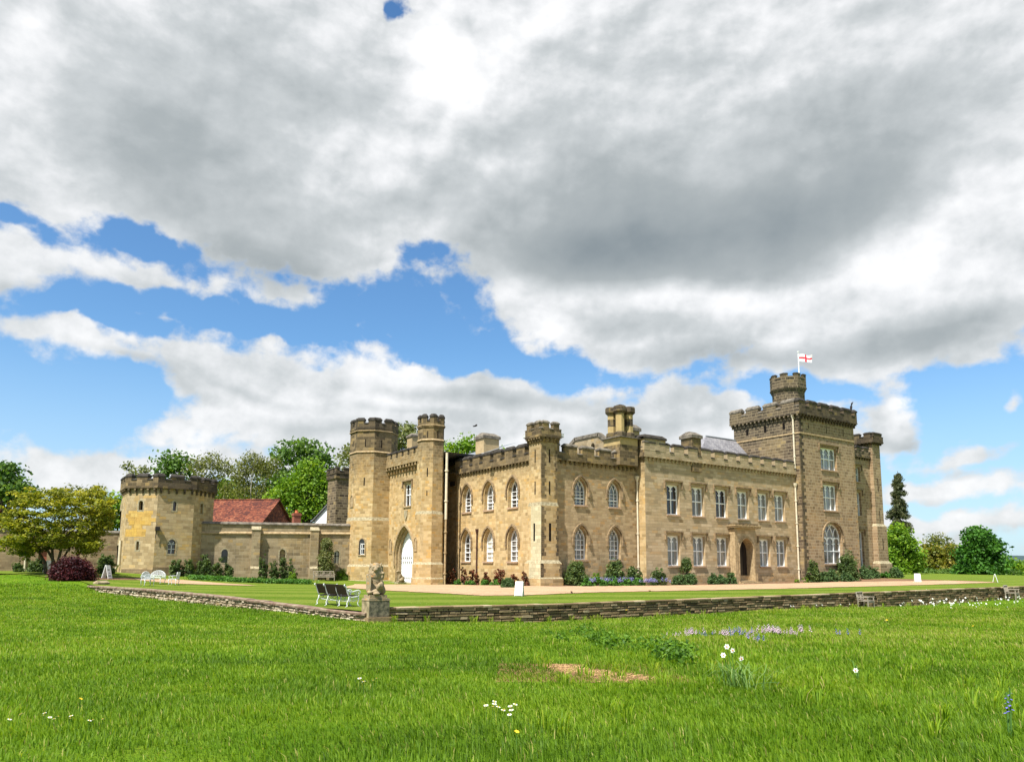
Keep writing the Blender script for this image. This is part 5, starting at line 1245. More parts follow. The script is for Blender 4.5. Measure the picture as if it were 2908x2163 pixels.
def pxlobes(base,lst,t_):
    """crown lobes given as picture ellipses (x,y,rx,ry[,depth offset]) at distance t_"""
    out=[]
    for e in lst:
        dd=e[4] if len(e)>4 else 0; p=dep(e[0],e[1],t_+dd); k=(t_+dd)/F_
        out.append((p[0]-base[0],p[1]-base[1],p[2]-base[2],e[2]*k,e[2]*k*.9,e[3]*k))
    return out
def ptree(name,label,px,py,t_,lst,leafmat,leaf,**kw):
    b=dep(px,py,t_); b[2]=min(b[2],float(zl([b])[0]) if t_<75 else .5); return tree(name,label,b,pxlobes(b,lst,t_),leafmat,leaf,**kw)
# trees behind the courtyard
GB='trees behind the courtyard'
ptree('chestnut_tree','dark green rounded tree rising directly behind the octagonal tower',490,1600,125,[(487,1315,42,46),(515,1335,36,50),(462,1345,22,30),(500,1400,50,60)],'green',.62,per=13,cr=2.0,nl=30,trunk=.5,group=GB)
ptree('birch_tree','thin olive-leaved birch with drooping twigs just right of the dark tree behind the octagonal tower',590,1600,120,[(560,1330,30,50),(605,1320,32,45),(640,1345,26,60),(590,1390,60,50),(650,1400,34,40)],'olive',.40,per=13,cr=1.5,nl=30,trunk=.22,bark='birchbark',droop=.5,asp=.42,shell=.2,group=GB)
ptree('birch_tree','larger olive birch with pale forking stem behind the middle of the red-tiled roof',705,1600,118,[(715,1320,46,44),(690,1360,40,60),(745,1350,34,60),(715,1410,70,50),(775,1330,20,50)],'olive',.40,per=14,cr=1.5,nl=32,trunk=.3,bark='birchbark',droop=.45,asp=.42,shell=.2,group=GB)
ptree('chestnut_tree','big spreading dark green tree behind the bright lime-green one',860,1600,128,[(860,1290,70,52),(800,1300,40,44),(915,1320,44,50),(950,1365,18,40),(850,1360,70,50),(780,1380,50,60)],'green',.66,per=13,cr=2.2,nl=30,trunk=.6,group=GB)
ptree('lime_tree','bright lime-green tree between red-roofed house and gate turret',865,1620,105,[(870,1345,52,48),(860,1400,80,56),(910,1390,46,60),(800,1420,46,50),(880,1460,92,50),(935,1440,32,50),(800,1480,30,30)],'lime',.46,per=15,cr=1.5,nl=38,trunk=.4,group=GB)
ptree('lime_tree','pale green tree low behind the two birches above the red tiles',640,1620,135,[(640,1400,60,50),(600,1430,60,50),(690,1430,60,50),(760,1440,50,50)],'lime',.60,per=9,cr=1.9,nl=28,trunk=.4,group=GB)
ptree('chestnut_tree','tree with pale flower spikes seen between the two gate turrets',1155,1600,125,[(1150,1245,44,50),(1120,1290,46,60),(1190,1280,50,60),(1000,1290,30,36),(985,1310,20,26)],'sage',.62,per=13,cr=2.0,nl=30,trunk=.5,group=GB)
ptree('lime_tree','bright green tree behind the lead roof right of the gate turrets',1320,1600,130,[(1335,1275,46,40),(1280,1285,40,40),(1370,1290,34,36),(1410,1295,26,24),(1325,1330,80,50)],'lime',.58,per=13,cr=2.0,nl=32,trunk=.5,group=GB)
ptree('young_tree','wispy pale sapling poking up over the octagonal tower battlements',385,1500,92,[(362,1325,10,20),(388,1348,30,16),(410,1335,10,18)],'sage',.34,per=8,cr=.75,nl=16,trunk=.10,group=GB)
ptree('lime_tree','light green tree between golden maple and octagonal tower',318,1610,85,[(322,1440,34,50),(300,1470,30,50),(330,1490,30,40)],'lime',.38,per=14,cr=1.2,nl=32,trunk=.25)
ptree('sycamore_tree','tall green tree at the far left edge above the golden maple',20,1610,80,[(25,1355,44,36),(45,1395,44,40),(10,1410,60,50),(85,1400,18,20),(20,1330,24,18)],'green',.46,per=13,cr=1.3,nl=28,trunk=.35)
ptree('shrubby_tree','bare-topped grey-green tree behind the right side of the golden maple',240,1610,82,[(200,1400,34,22),(262,1400,36,24)],'olive',.30,per=9,cr=1.0,nl=14,trunk=.2,bark='birchbark')
# golden maple with layered boughs
b=dep(144,1629,56.); b[2]=float(zl([b])[0])
root=empty('maple_tree',b,'broad golden-yellow maple with layered boughs on the left lawn','tree')
lay=[]
r=random.Random(5)
for (x,y,rx,ry) in [(150,1402,36,9),(100,1412,30,8),(215,1408,50,9),(265,1402,34,8),(60,1432,38,9),(130,1432,56,10),(205,1430,60,11),(285,1425,34,9),(35,1458,38,10),(105,1460,60,10),(185,1458,64,11),(255,1452,48,10),(300,1460,24,8),(20,1484,26,8),(75,1490,54,10),(150,1488,60,10),(230,1482,62,11),(285,1488,34,9),(50,1512,40,9),(120,1518,50,9),(200,1515,58,10),(270,1512,38,9),(30,1540,26,7),(80,1545,40,8),(215,1545,38,8),(250,1555,26,8),(160,1540,44,8),(70,1560,30,6),(265,1540,24,8)]:
    for s in (-1,0,1):
        p=dep(x+r.uniform(-8,8),y+r.uniform(-4,4),56+s*r.uniform(.9,2.6)*(1 if rx<45 else 1.3)); k=56/F_
        for q in range(8):
            lay.append([p[0]+r.gauss(0,rx*k*.45),p[1]+r.gauss(0,rx*k*.34),p[2]+r.gauss(0,.24)])
C=np.array(lay); R=np.tile([[.46,.46,.17]],(len(C),1))*(.7+.7*rng.random((len(C),1)))
zrel=(C[:,2]-C[:,2].min())/np.ptp(C[:,2]); Tt=.45+.25*rng.normal(size=len(C))*.6+.2*zrel  # leaf tint drops towards the bottom, painting shade into the crown's underside
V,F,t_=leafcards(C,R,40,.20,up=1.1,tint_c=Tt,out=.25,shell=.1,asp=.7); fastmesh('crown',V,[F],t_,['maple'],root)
m=MB()
for dx,ex,ey in ((-.35,92,1520),(.05,150,1500),(.3,190,1505),(.45,230,1495),(.12,120,1500)):
    e=dep(ex,ey,56.); m.tube([b+np.array([dx*.8,0,-.3]),b+np.array([dx*1.3,.0,.9]),(b+e)/2+np.array([dx*.4,0,.1]),e],[.13,.11,.09,.04],7)
    for q in range(4):
        g=C[r.randrange(len(C))]; m.tube([(b+e)/2+np.array([dx*.4,0,.1]),((b+e)/2+g)/2+np.array([0,0,.2]),g],[.05,.035,.01],5,cap=False)
m.build('trunk',['bark'],root,True)
# crimson mound
def mound(name,label,px,py,wpx,hpx,leafmat,leaf,n=2600,cat='shrub',group=None,p=None,t_=None,up=.4,lump=.12,droop=.0,asp=.6,stem='bark',off=0.):
    if p is None: p=onf(px,py,zl) if t_ is None else dep(px,py,t_)
    p=np.array(p,float); p[2]=float(zl([p])[0]) if t_ is None or True else p[2]
    k=depth_of(p)/F_; w=wpx*k/2; h=hpx*k*1.22
    root=empty(name,p,label,cat,group)
    K=max(14,int(n*1.7/34)); d=unit(rng.normal(size=(K,3))); d[:,2]=np.abs(d[:,2]); rr=.45+.55*rng.random((K,1))**.5
    C=p+d*rr*np.array([w*.86,w*.8,h*.84])*(1+lump*rng.normal(size=(K,1)))
    C[:,2]=np.maximum(C[:,2],p[2]+.04*h); R=np.full((K,3),1.)*min(w,h)*.24*(.6+.8*rng.random((K,1)))
    V,F,t_=leafcards(C,R,34,leaf,up,0,.5+.2*rng.normal(size=K),.6,asp,droop); V[:,2]=np.maximum(V[:,2],p[2]-.05)
    fastmesh('foliage',V,[F],t_,[leafmat],root)
    m=MB(); r=random.Random(K)
    for q in range(6): g=C[r.randrange(K)]; m.tube([p+np.array([r.uniform(-.15,.15),r.uniform(-.1,.1),-.05]),(p+g)/2+np.array([0,0,.08]),g],[.03*h+.006,.02*h+.004,.004],5,cap=False)
    m.build('stem',[stem],root)
    return root
mound('maple_shrub','low dark crimson weeping maple mound under the golden maple',205,1645,122,54,'purple',.17,n=9000,t_=49.,p=dep(205,1645,49.),up=.7,droop=.35,asp=.35,lump=.05)
mound('climbing_shrub','green leafy shrub against the garden wall beside the octagonal tower',298,1624,52,56,'shrub',.16,n=1700,p=dep(298,1624,62.5))
mound('shrub','small bushy shrub at the garden wall foot left of the maple trunk',105,1622,52,36,'shrub',.15,n=1200,p=dep(105,1622,61.5))
mound('shrub','low green shrub at the garden wall foot by the far left drainpipe',66,1622,34,24,'shrub',.15,n=700,p=dep(50,1622,61.5))
# shrubs along the courtyard wall (distance read on the wall line)
CWF=frameAB(a0,b0)
def cwp(px,w): u=CWF.hit(px,1640)[0]; x,y,_=CWF(u,w,0); return np.array([x,y,0.])
def s_at(px): return cwp(px,1.1)
GC='plants along the courtyard wall'
mound('rose_bush','green climbing rose on the octagonal tower below its latticed window',492,1640,34,52,'shrub',.15,n=1200,p=np.array(frameAB(oO[2],oO[3])(frameAB(oO[2],oO[3]).hit(492,1640)[0],.8,0)),group=GC)
mound('rose_bush','dark leafy bush in the corner where octagonal tower meets courtyard wall',530,1642,40,44,'shrub',.15,n=1300,p=np.array(frameAB(oO[2],oO[3])(frameAB(oO[2],oO[3]).hit(528,1640)[0],.7,0)),group=GC)
for px,w,h,lb in ((578,46,56,'bushy green rose left of the first courtyard window'),(612,44,46,'rounded green rose directly under the first courtyard window'),(648,36,40,'sparse rose bush right of the first courtyard window'),(742,28,62,'dark climber on the right side of the first buttress'),(775,38,40,'straggly thin rose between the two buttresses'),(798,30,60,'climbing rose reaching up to the middle courtyard window'),(822,36,44,'leafy rose right of and below the middle courtyard window')):
    mound('rose_bush',lb,px,1650,w,h,'shrub',.14,n=int(w*h*.62),p=s_at(px),group=GC,lump=.22)
mound('low_shrub','small bright yellow-green bush between the buttresses',822,1650,26,20,'lime',.12,n=500,p=cwp(826,1.8),group=GC)
b=cwp(920,1.2); b[2]=float(zl([b])[0]); k=depth_of(b)/F_
tree('tall_shrub','tall pale variegated shrub growing up the courtyard wall behind the bench',b,[(0,0,60*k,20*k,16*k,34*k),(0,0,95*k,15*k,12*k,26*k),(.1,0,28*k,22*k,18*k,24*k)],'sage',.15,per=20,cr=.38,nl=40,trunk=.06,group=GC)
# low green edging plants by the courtyard lawn : a ground cover
EP=np.array([onf(x,y,zl) for x,y in ((545,1645),(600,1648),(660,1652),(730,1655),(790,1657),(860,1658),(880,1658))])
L=np.r_[0,np.cumsum(np.linalg.norm(np.diff(EP,axis=0),axis=1))]; q=rng.random(520)*L[-1]
C=np.stack([np.interp(q,L,EP[:,i]) for i in range(3)],1)+rng.normal(size=(520,3))*[.3,.35,.02]+np.array([.1,.5,.16]); C[:,2]=zl(C)+.12+.14*rng.random(520)
V,F,t_=leafcards(C,np.full((520,3),.2),16,.13,up=.6,tint_c=.5+.2*rng.normal(size=520)); o=fastmesh('edging_plants',V,[F],t_,['cover'],None,loc=EP[0]); setp(o,'strip of low bright green edging plants along the courtyard wall bed','ground cover',kind='stuff')
mound('iris_clump','dark green iris clump at the foot of the left gate turret',962,1657,44,30,'nettle',.2,n=900,p=np.array([VL[0]-2.2,VL[1]+1.9,0]),asp=.16,up=.1)
# west range and turret roses
def wp(px,off=.75): p=onx(px,1660,xW-off); return np.array([p[0],p[1],0])
GW='reddish roses left of the corner turret'
for px,w,h,lb in ((1282,30,42,'reddish rose bush in the dark corner beside the gate turret'),(1318,26,46,'tall red-tipped rose bush under the leftmost lower pointed window'),(1341,22,38,'dark red rose bush left of the thin drainpipe'),(1354,20,30,'small rose bush just right of the thin drainpipe'),(1380,26,34,'thin red-leaved rose under the middle lower pointed window'),(1419,34,44,'fullest red-tipped rose bush right of the middle lower window'),(1458,26,34,'sparse red rose behind the clipped green mound'),(1490,26,38,'reddish rose at the foot of the limewashed corner turret')):
    mound('rose_bush',lb,px,1662,w,h,'rose',.13,n=int(w*h*.75),p=wp(px,.8 if px<1470 else 1.1),group=GW,lump=.22)
mound('clipped_shrub','low clipped green mound beside the white board near the corner turret',1441,1668,44,25,'box',.09,n=2600,p=onf(1441,1668,zl),lump=.02)
for px,w,h,lb in ((1300,24,14,'low green plant in front of the corner rose'),(1334,34,14,'low green plants under the dark red rose'),(1374,30,14,'low green plant under the thin rose'),(1404,28,17,'low leafy plant left of the clipped mound')):
    mound('low_plant',lb,px,1666,w,h,'cover',.12,n=420,p=wp(px,1.5),group='low plants left of the corner turret')
def sp(px,y,off=.8): p=ony(px,1655,y-off); return np.array([p[0],p[1],0])
GS='shrubs along the right-hand castle front'
mound('rose_bush','large dark shrub close to the right side of the corner turret',1636,1662,70,66,'shrub',.15,n=3400,p=sp(1636,yS,.9),group=GS,lump=.16)
mound('shrub','tall green shrub under the second lower pointed window right of the corner turret',1745,1650,62,66,'shrub',.16,n=3000,p=sp(1747,yS,.8),group=GS,lump=.14)
mound('shrub','dark shrub below the cream drainpipe at the block corner',1803,1655,48,50,'shrub',.15,n=1900,p=sp(1800,yS,.9),group=GS,lump=.16)
mound('shrub','small yellow-green shrub between the two larger dark shrubs',1692,1655,40,32,'lime',.14,n=900,p=sp(1692,yS,1.0),group=GS)
mound('shrub','bushy green shrub among lilac flowers right of the drainpipe',1868,1662,54,42,'shrub',.14,n=1800,p=sp(1868,yC,.9),group=GS)
for k_,(px,w,h,mt,lb) in enumerate(((1927,44,30,'box','low mid-green bush below the first ground-floor window of the main front'),(1960,46,32,'box','rounded low bush right of the first ground-floor window'),(2026,34,28,'box','low bush under the third ground-floor window'),(2050,34,26,'box','lower middle bush of the three left of the porch'),(2077,36,34,'box','rounded bush next to the porch'))):
    mound('low_bush',lb,px,1660,w,h,mt,.12,n=1500,p=sp(px,yC,1.1),group=GS,lump=.05)
b=sp(1950,yC,.45); b[2]=float(zl([b])[0]); k=depth_of(b)/F_
tree('climbing_rose','dark climbing rose on the wall between first and second ground-floor windows',b,[(0,0,48*k,17*k,8*k,30*k)],'shrub',.13,per=22,cr=.3,nl=36,trunk=.05,group=GS)
for px,w,h,mt,lb in ((2311,40,56,'shrub','upright shrub left of the tower pointed window'),(2340,34,30,'box','low bush below the left side of the tower window'),(2361,42,34,'box','rounded brownish bush below the tower pointed window'),(2409,66,72,'shrub','large dark shrub at the right corner of the flag tower'),(2405,38,28,'box','low rounded green bush in front of the large dark shrub'),(2450,56,34,'box','low spreading bush at the foot of the rear wing'),(2482,44,30,'box','low bush left of the rear turret'),(2545,44,28,'box','low bush right of the rear turret'),(2516,30,16,'cover','small low bush under the rear turret')):
    mound('bush',lb,px,1655,w,h,mt,.16,n=int(w*h*.9),p=sp(px,yD if px<2430 else yE-.3,1.0 if px!=2405 else 1.9),group=GS,lump=.09)
for px,lb in ((2264,'tiny bright green plant at the foot of the long cream drainpipe'),(2288,'tiny bright green plant right of the long cream drainpipe')):
    mound('low_plant',lb,px,1660,18,16,'lime',.1,n=260,p=sp(px,yD,.9),group=GS)
# bluebell spikes in the bed
def spikes(name,label,cat,C,petal,h,leafn=7,r=.05,group=None):
    P=np.array(C[0],float); root=empty(name,P,label,cat,group); m=MB(); g=MB(); rr=random.Random(int(abs(P[0]*1000)))
    for c in C:
        c=np.array(c,float); hh=h*rr.uniform(.75,1.15); t_=c+np.array([rr.uniform(-.06,.06),rr.uniform(-.06,.06),hh]); g.tube([c-np.array([0,0,.03]),(c+t_)/2,t_],.006,4,cap=False)
        for q in range(12):
            z=.5+.5*q/12; a=q*2.4; p=c+(t_-c)*z; s=r*(1.25-.6*q/12)
            e=np.array([math.cos(a),math.sin(a),-.35])*s; f=np.array([-math.sin(a),math.cos(a),0])*s*.5
            m.add([p,p+e*.7+f,p+e*1.3,p+e*.7-f],[(0,1,2,3)])
        m.build('flower',[petal],root); g.build('stem',['stem'],root); m=MB(); g=MB()
    return root
r=random.Random(9)
GL='bluebell clumps in the castle bed'
for k_,px in enumerate((1672,1690,1712,1730,1752,1772,1790,1838,1852,1880)):
    y=yS if px<1830 else yC; base=sp(px,y,1.45+r.uniform(-.1,.2)); C=[base+np.array([r.gauss(0,.28),r.gauss(0,.16),0]) for _ in range(16)]
    for c in C: c[2]=float(zl([c])[0])+.05
    spikes('bluebell_clump',['clump of lilac-blue bluebells flowering among the shrubs of the castle bed','clump of lilac bluebells near the cream drainpipe corner'][0 if px<1830 else 1],'flowers',C,'lilac',.62,r=.085,group=GL)
for k_,px in enumerate((1665,1705,1742,1780,1815)):
    mound('low_plant',['leafy green plant in front of the yellow-green shrub','leafy plant below the bluebells, left of the tall green shrub','leafy plant in front of the tall green shrub','leafy plant in front of the bluebells left of the drainpipe','leafy plant at the foot of the drainpipe shrub'][k_],px,1668,42,20,'cover',.14,n=620,p=sp(px,yS,1.9),group='leafy plants edging the bed')
# right-hand trees
GR='trees right of the castle'
ptree('lime_tree','rounded lime-green tree right beside the rear turret',2560,1640,112,[(2550,1530,38,44),(2575,1570,44,50),(2530,1590,30,46),(2590,1610,34,34),(2545,1625,50,24)],'lime',.46,per=16,cr=1.3,nl=40,trunk=.3,group=GR)
ptree('bronze_tree','low bronze-tinged tree between lime tree and dark green tree',2660,1640,135,[(2645,1570,34,30),(2675,1590,40,40),(2630,1610,30,30)],'bronze',.5,per=13,cr=1.4,nl=34,trunk=.3,group=GR)
ptree('bronze_tree','orange-green tree touching the left side of the dark green tree',2700,1640,132,[(2705,1570,28,30),(2700,1610,36,36)],'bronze',.5,per=13,cr=1.4,nl=34,trunk=.3,group=GR)
ptree('olive_tree','thin-topped olive tree peeping over the bronze trees',2660,1640,150,[(2655,1535,34,22),(2680,1545,30,20)],'olive',.45,per=10,cr=1.4,nl=18,trunk=.3,group=GR,bark='birchbark')
ptree('chestnut_tree','dense dark green domed tree at the right',2790,1650,118,[(2775,1530,44,36),(2800,1560,52,44),(2755,1585,42,44),(2820,1600,44,40),(2790,1620,66,28),(2745,1620,30,26)],'deep',.5,per=17,cr=1.35,nl=42,trunk=.5,group=GR)
ptree('field_tree','pale green tree at the right picture edge',2890,1640,140,[(2868,1612,30,30),(2900,1622,40,28),(2950,1618,50,34),(2990,1615,60,40),(2900,1632,60,16)],'lime',.5,per=13,cr=1.4,nl=34,trunk=.12,nlimb=4,group=GR)
ptree('undergrowth_bush','dark bushy undergrowth below the bronze trees',2670,1644,126,[(2630,1632,40,14),(2690,1634,44,14),(2730,1636,40,12),(2735,1622,26,20),(2850,1632,46,16),(2610,1628,20,18)],'green',.42,per=13,cr=1.0,nl=34,trunk=.12,cat='bush')
# sparse tall conifer
b=dep(2556,1620,150.); b[2]=.5; k=150/F_; root=empty('conifer_tree',b,'tall sparse dark conifer rising behind the lime-green tree on the right','tree',GR)
C=[];R=[]; m=MB(); r=random.Random(2); top=dep(2549,1337,150.)
m.tube([b,(b+top)/2,top],[.55,.38,.05],7)
for q in range(190):
    f=r.random()**.85; z=top[2]-(.02+.72*f)*(top[2]-b[2]); w=(5+38*f**.8)*k*(.45+.65*r.random()); a=r.uniform(0,6.28)
    cpt=np.array([b[0]+(top[0]-b[0])*(z-b[2])/(top[2]-b[2]),b[1]+(top[1]-b[1])*(z-b[2])/(top[2]-b[2]),z]); e=cpt+np.array([math.cos(a)*w,math.sin(a)*w,-.28*w+r.uniform(-.2,.3)]); m.tube([cpt,(cpt+e)/2+np.array([0,0,.05*w]),e],[.09,.06,.02],4,cap=False)
    for s in (.35,.6,.82,1.): C.append(cpt+(e-cpt)*s+np.array([0,0,-.15])); R.append([.5,.5,.42])
V,F,t_=leafcards(np.array(C),np.array(R)*(.6+.7*rng.random((len(C),1))),30,.40,up=.1,droop=.45,asp=.35,shell=.2,tint_c=.45+.2*rng.normal(size=len(C))); fastmesh('crown',V,[F],t_,['conifer'],root); m.build('trunk',['bark'],root,True)
# far wooded hill
th_=np.radians(np.linspace(-60,80,160)); P=np.zeros((160,6,3))
for i,a in enumerate(th_):
    hgt=38+10*math.sin(a*7)+6*math.sin(a*23+1)+2.5*math.sin(a*71)
    for j,(rd,f) in enumerate(((1500,0),(1650,.55),(1800,.85),(1950,1.),(2150,.95),(2600,.2))):
        P[i,j]=(math.sin(a+YAW)*rd,math.cos(a+YAW)*rd,-4+hgt*f+ (rng.normal()*1.1 if 0<f else 0))
groundmat('far_wood',[(.055,.085,.085),(.05,.075,.085),(.065,.10,.085),(.04,.06,.06)],(.004,.02,.09),b=.5)  # bluish greens put the haze of distance into the wood's colour
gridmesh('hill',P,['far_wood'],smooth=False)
# ---------------------------------------------------------------- furniture and other things
def rest(root): return root
def copy_tree(o,parent=None):
    c=o.copy(); COL.objects.link(c); c.parent=parent
    for ch in o.children: copy_tree(ch,c)
    return c
def local(fr=None): return lambda u,w,z:(u,w,z)
LO_=local()
def turn(root,xy,z,ang): root.location=(xy[0],xy[1],z); root.rotation_euler=(0,0,ang)
def root0(name,label,cat,group=None): return empty(name,(0,0,0),label,cat,group)
def spiral(c,r0,turns,n,sgn,a0): return [(c[0]+r0*(1-.75*i/n)*math.cos(a0+sgn*turns*2*math.pi*i/n),c[1]+r0*(1-.75*i/n)*math.sin(a0+sgn*turns*2*math.pi*i/n)) for i in range(n+1)]
# slatted iron bench: x along the bench, y = back (negative) to front (positive)
def iron_bench(label):
    b=root0('garden_bench',label,'bench','white iron benches with dark slats'); W_=.80
    side=[(-.40,.90),(-.44,.86),(-.42,.81),(-.37,.82),(-.34,.74),(-.27,.55),(-.21,.43),(-.1,.385),(.08,.40),(.24,.42)]
    leg1=[(-.20,.43),(-.22,.30),(-.29,.16),(-.27,.05),(-.34,.0)]; leg2=[(.22,.42),(.25,.30),(.20,.16),(.24,.05),(.31,0)]
    arm=[(-.33,.70),(-.2,.61),(-.05,.60),(.1,.64),(.22,.66),(.30,.62),(.31,.55),(.26,.52),(.22,.56)]
    sc=spiral((.12,.54),.09,1.4,14,1,.5)
    low=[(-.21,.34),(-.1,.26),(0,.22),(.1,.27),(.21,.34)]
    for x in (-W_,W_):
        m=MB()
        for pl,r in ((side,.028),(leg1,.024),(leg2,.024),(arm,.024),(sc,.014),(low,.016),([(.24,.42),(.26,.5),(.30,.56)],.02),(spiral((-.02,.31),.06,1.2,10,-1,1.),.012)): m.tube([(x,y,z) for y,z in pl],r,6)
        m.build('end_frame',['metalw'],b,True)
    m=MB(); m.tube([(0,y,z) for y,z in [(-.36,.84),(-.3,.6),(-.21,.41),(0,.37),(.22,.40)]],.014,5); m.tube([(-W_,-.1,.25),(0,-.05,.2),(W_,-.1,.25)],.012,5); m.build('brace',['metalw'],b)
    for k in range(5):
        f=k/4; y,z=(-.385+f*.125,.83-f*.30); m=MB(); P=[(-W_+.02,y-.012,z+.052),(W_-.02,y-.012,z+.052),(W_-.02,y+.022,z-.042),(-W_+.02,y+.022,z-.042)]; Q=[(a,b_+.025,c+.008) for a,b_,c in P]
        m.add(P+Q,[(0,1,2,3),(7,6,5,4),(0,4,5,1),(1,5,6,2),(2,6,7,3),(3,7,4,0)]); m.build('back_slat',['slat'],b)
    for k in range(4):
        y=-.14+k*.105; m=MB(); m.box(LO_,-W_+.02,W_-.02,y-.042,y+.042,.41+.012*k,.435+.012*k); m.build('seat_slat',['slat'],b)
    return b
def azang(px): return YAW+math.atan((px-CX_)/F_)
ib=iron_bench('white iron bench with dark slats, nearest to the lion pedestal, its back towards us')
def place(root,px,py,ang,fn=zl): p=onf(px,py,fn); turn(root,p,p[2],ang); return p
# bench ends seen at (908..990): runs parallel to the left-hand wall
a_ib=math.atan2(-dL[1],-dL[0])
def bench_at(o,pL,pR):
    A,B=onf(*pL,zl),onf(*pR,zl); c=(A+B)/2; ang=math.atan2(B[1]-A[1],B[0]-A[0]); turn(o,c,float(zl([c])[0]),ang)
bx=fromld(math.cos(math.radians(46)),-math.sin(math.radians(46))); by=np.array([-bx[1],bx[0]]); ang=math.atan2(bx[1],bx[0]); sb=1.04
rl=onf(986,1722.5,zl)[:2]; c=rl-bx*.80*sb+by*.27*sb; turn(ib,c,float(zl([c])[0]),ang); ib.scale=(sb,)*3
ib2=copy_tree(ib); ib2['label']='white iron bench with dark slats, left of and half hidden behind the nearer iron bench'
c2=c+fromld(-.55,.75); turn(ib2,c2,float(zl([c2])[0]),ang+.06)
# weathered wooden bench : x along, y front (negative y is the front edge)
def wood_bench(name,label,L,cat='bench',cross=True,group=None,high=.92):
    b=root0(name,label,cat,group); h=L/2
    for x in (-h,h):
        m=MB(); m.tube([(x,.27,0),(x,.27,.42),(x,.36,high)],.034,4); m.build('leg',['wood'],b)
        m=MB(); m.tube([(x,-.25,0),(x,-.25,.62)],.034,4); m.build('leg',['wood'],b)
        m=MB(); m.box(LO_,x-.04,x+.04,-.32,.30,.62,.66); m.build('armrest',['wood'],b)
    m=MB()
    for k in range(5): m.box(LO_,-h,h,-.27+k*.105,-.18+k*.105,.41,.44)
    m.box(LO_,-h,h,-.27,-.23,.33,.41); m.build('seat',['wood'],b)
    m=MB(); bk=lambda x,z:(x,.27+(z-.42)/.5*.09,z)
    m.tube([bk(-h,high-.03),bk(h,high-.03)],.034,4); m.tube([bk(-h,.50),bk(h,.50)],.028,4)
    n=max(1,round(L/.55))
    for k in range(n):
        x0,x1=-h+L*k/n,-h+L*(k+1)/n; m.tube([bk(x0,.50),bk(x0,high)],.02,4)
        if cross:
            xm=(x0+x1)/2
            for q in (0,.14,.28):
                m.tube([bk(x0+q*(x1-x0),.52),bk(min(xm+q*(x1-x0)*.8,x1),high-.05-q*.3)],.016,4,cap=False); m.tube([bk(x1-q*(x1-x0),.52),bk(max(xm-q*(x1-x0)*.8,x0),high-.05-q*.3)],.016,4,cap=False)
        else:
            for q in range(1,6): m.tube([bk(x0+(x1-x0)*q/6,.5),bk(x0+(x1-x0)*q/6,high-.04)],.014,4,cap=False)
    m.build('backrest',['wood'],b)
    return b
wb=wood_bench('wooden_bench','weathered lattice-backed wooden bench in front of the courtyard wall by the gate turret',1.9); q=cwp(911,2.3); turn(wb,q,float(zl([q])[0]),math.atan2(CWF.d[1],CWF.d[0]))
GWC='weathered wooden seats below the right retaining wall'
w1=wood_bench('wooden_armchair','weathered wooden garden seat with lattice back standing against the retaining wall',1.05,'bench',True,GWC); q=onf(2404,1723.5,zm); q[:2]=(q[0],min(q[1],yRW-.75)); turn(w1,q,float(zm([q])[0])-.02,math.radians(14)); w1.scale=(1.12,1.12,1.12)
w2=wood_bench('wooden_armchair','weathered wooden garden seat at the far right above the white flowers',1.0,'bench',False,GWC,.88); q=onf(2876,1703,zm); q[:2]=(q[0],min(q[1],yRW-.8)); turn(w2,q,float(zm([q])[0]),math.radians(12)); w2.scale=(1.25,1.25,1.3)
# white cast metal set
def metal_seat(name,label,L,cat,group,hump=True):
    b=root0(name,label,cat,group); h=L/2
    m=MB()
    n=24; T_=lambda x:.82+ (.10*math.cos(math.pi*x/L) if hump else .06) - (.16 if not hump else 0)*0
    B=lambda x,z:(x,.24+.12*(z-.42),z)
    top=[B(-h+L*i/n,T_(-h+L*i/n)-(.20*(abs(-1+2*i/n))**3 if hump else 0)) for i in range(n+1)]
    m.tube(top,.022,6); m.tube([B(-h,.45),B(-h,top[0][2])],.02,5); m.tube([B(h,.45),B(h,top[-1][2])],.02,5)
    for i in range(1,n):
        x=-h+L*i/n; z1=top[i][2]
        m.tube([B(x,.44),B(x+.04*math.sin(i*2.1),(.44+z1)/2),B(x,z1)],.010,4,cap=False)
    for f in (.35,.62,.82): m.tube([(p[0],.24+.12*((.44+(p[2]-.44)*f)-.42),.44+(p[2]-.44)*f+.02*math.sin(9*p[0])) for p in top],.010,4,cap=False)
    for i in range(6):
        x=-h+L*(i+.5)/6; c=[(x+.07*math.cos(a),0,.62+.07*math.sin(a)) for a in np.linspace(0,6.28,9)]; m.tube([B(q[0],q[2]) for q in c],.010,4,cap=False)
    m.build('backrest',['metalw'],b,True)
    m=MB(); m.box(LO_,-h,h,-.24,.24,.42,.445); m.tube([(-h,-.24,.43),(0,-.30,.43),(h,-.24,.43)],.028,6); m.build('seat',['metalw'],b)
    for x in (-h,h):
        m=MB(); m.tube([(x,.26,.66),(x,.05,.65),(x,-.18,.64),(x,-.26,.60),(x,-.22,.55),(x,-.18,.44)],.02,6); m.build('armrest',['metalw'],b,True)
        for y,s in ((-.22,-1),(.2,1)):
            m=MB(); m.tube([(x*.96,y,.43),(x,y+s*.05,.30),(x*.97,y,.12),(x,y+s*.06,0)],[.028,.026,.018,.026],6); m.build('leg',['metalw'],b,True)
    return b
GM='white cast metal garden seats'
s1=metal_seat('metal_bench','white ornate cast metal bench with arched back on the left lawn',1.25,'bench',GM); q=onf(440,1657,zl); turn(s1,q,float(zl([q])[0]),math.radians(-48))
s2_=metal_seat('metal_chair','white cast metal armchair overlapping the left end of the white metal bench',.62,'chair',GM,True); q=onf(418,1662.5,zl); turn(s2_,q,float(zl([q])[0]),math.radians(18))
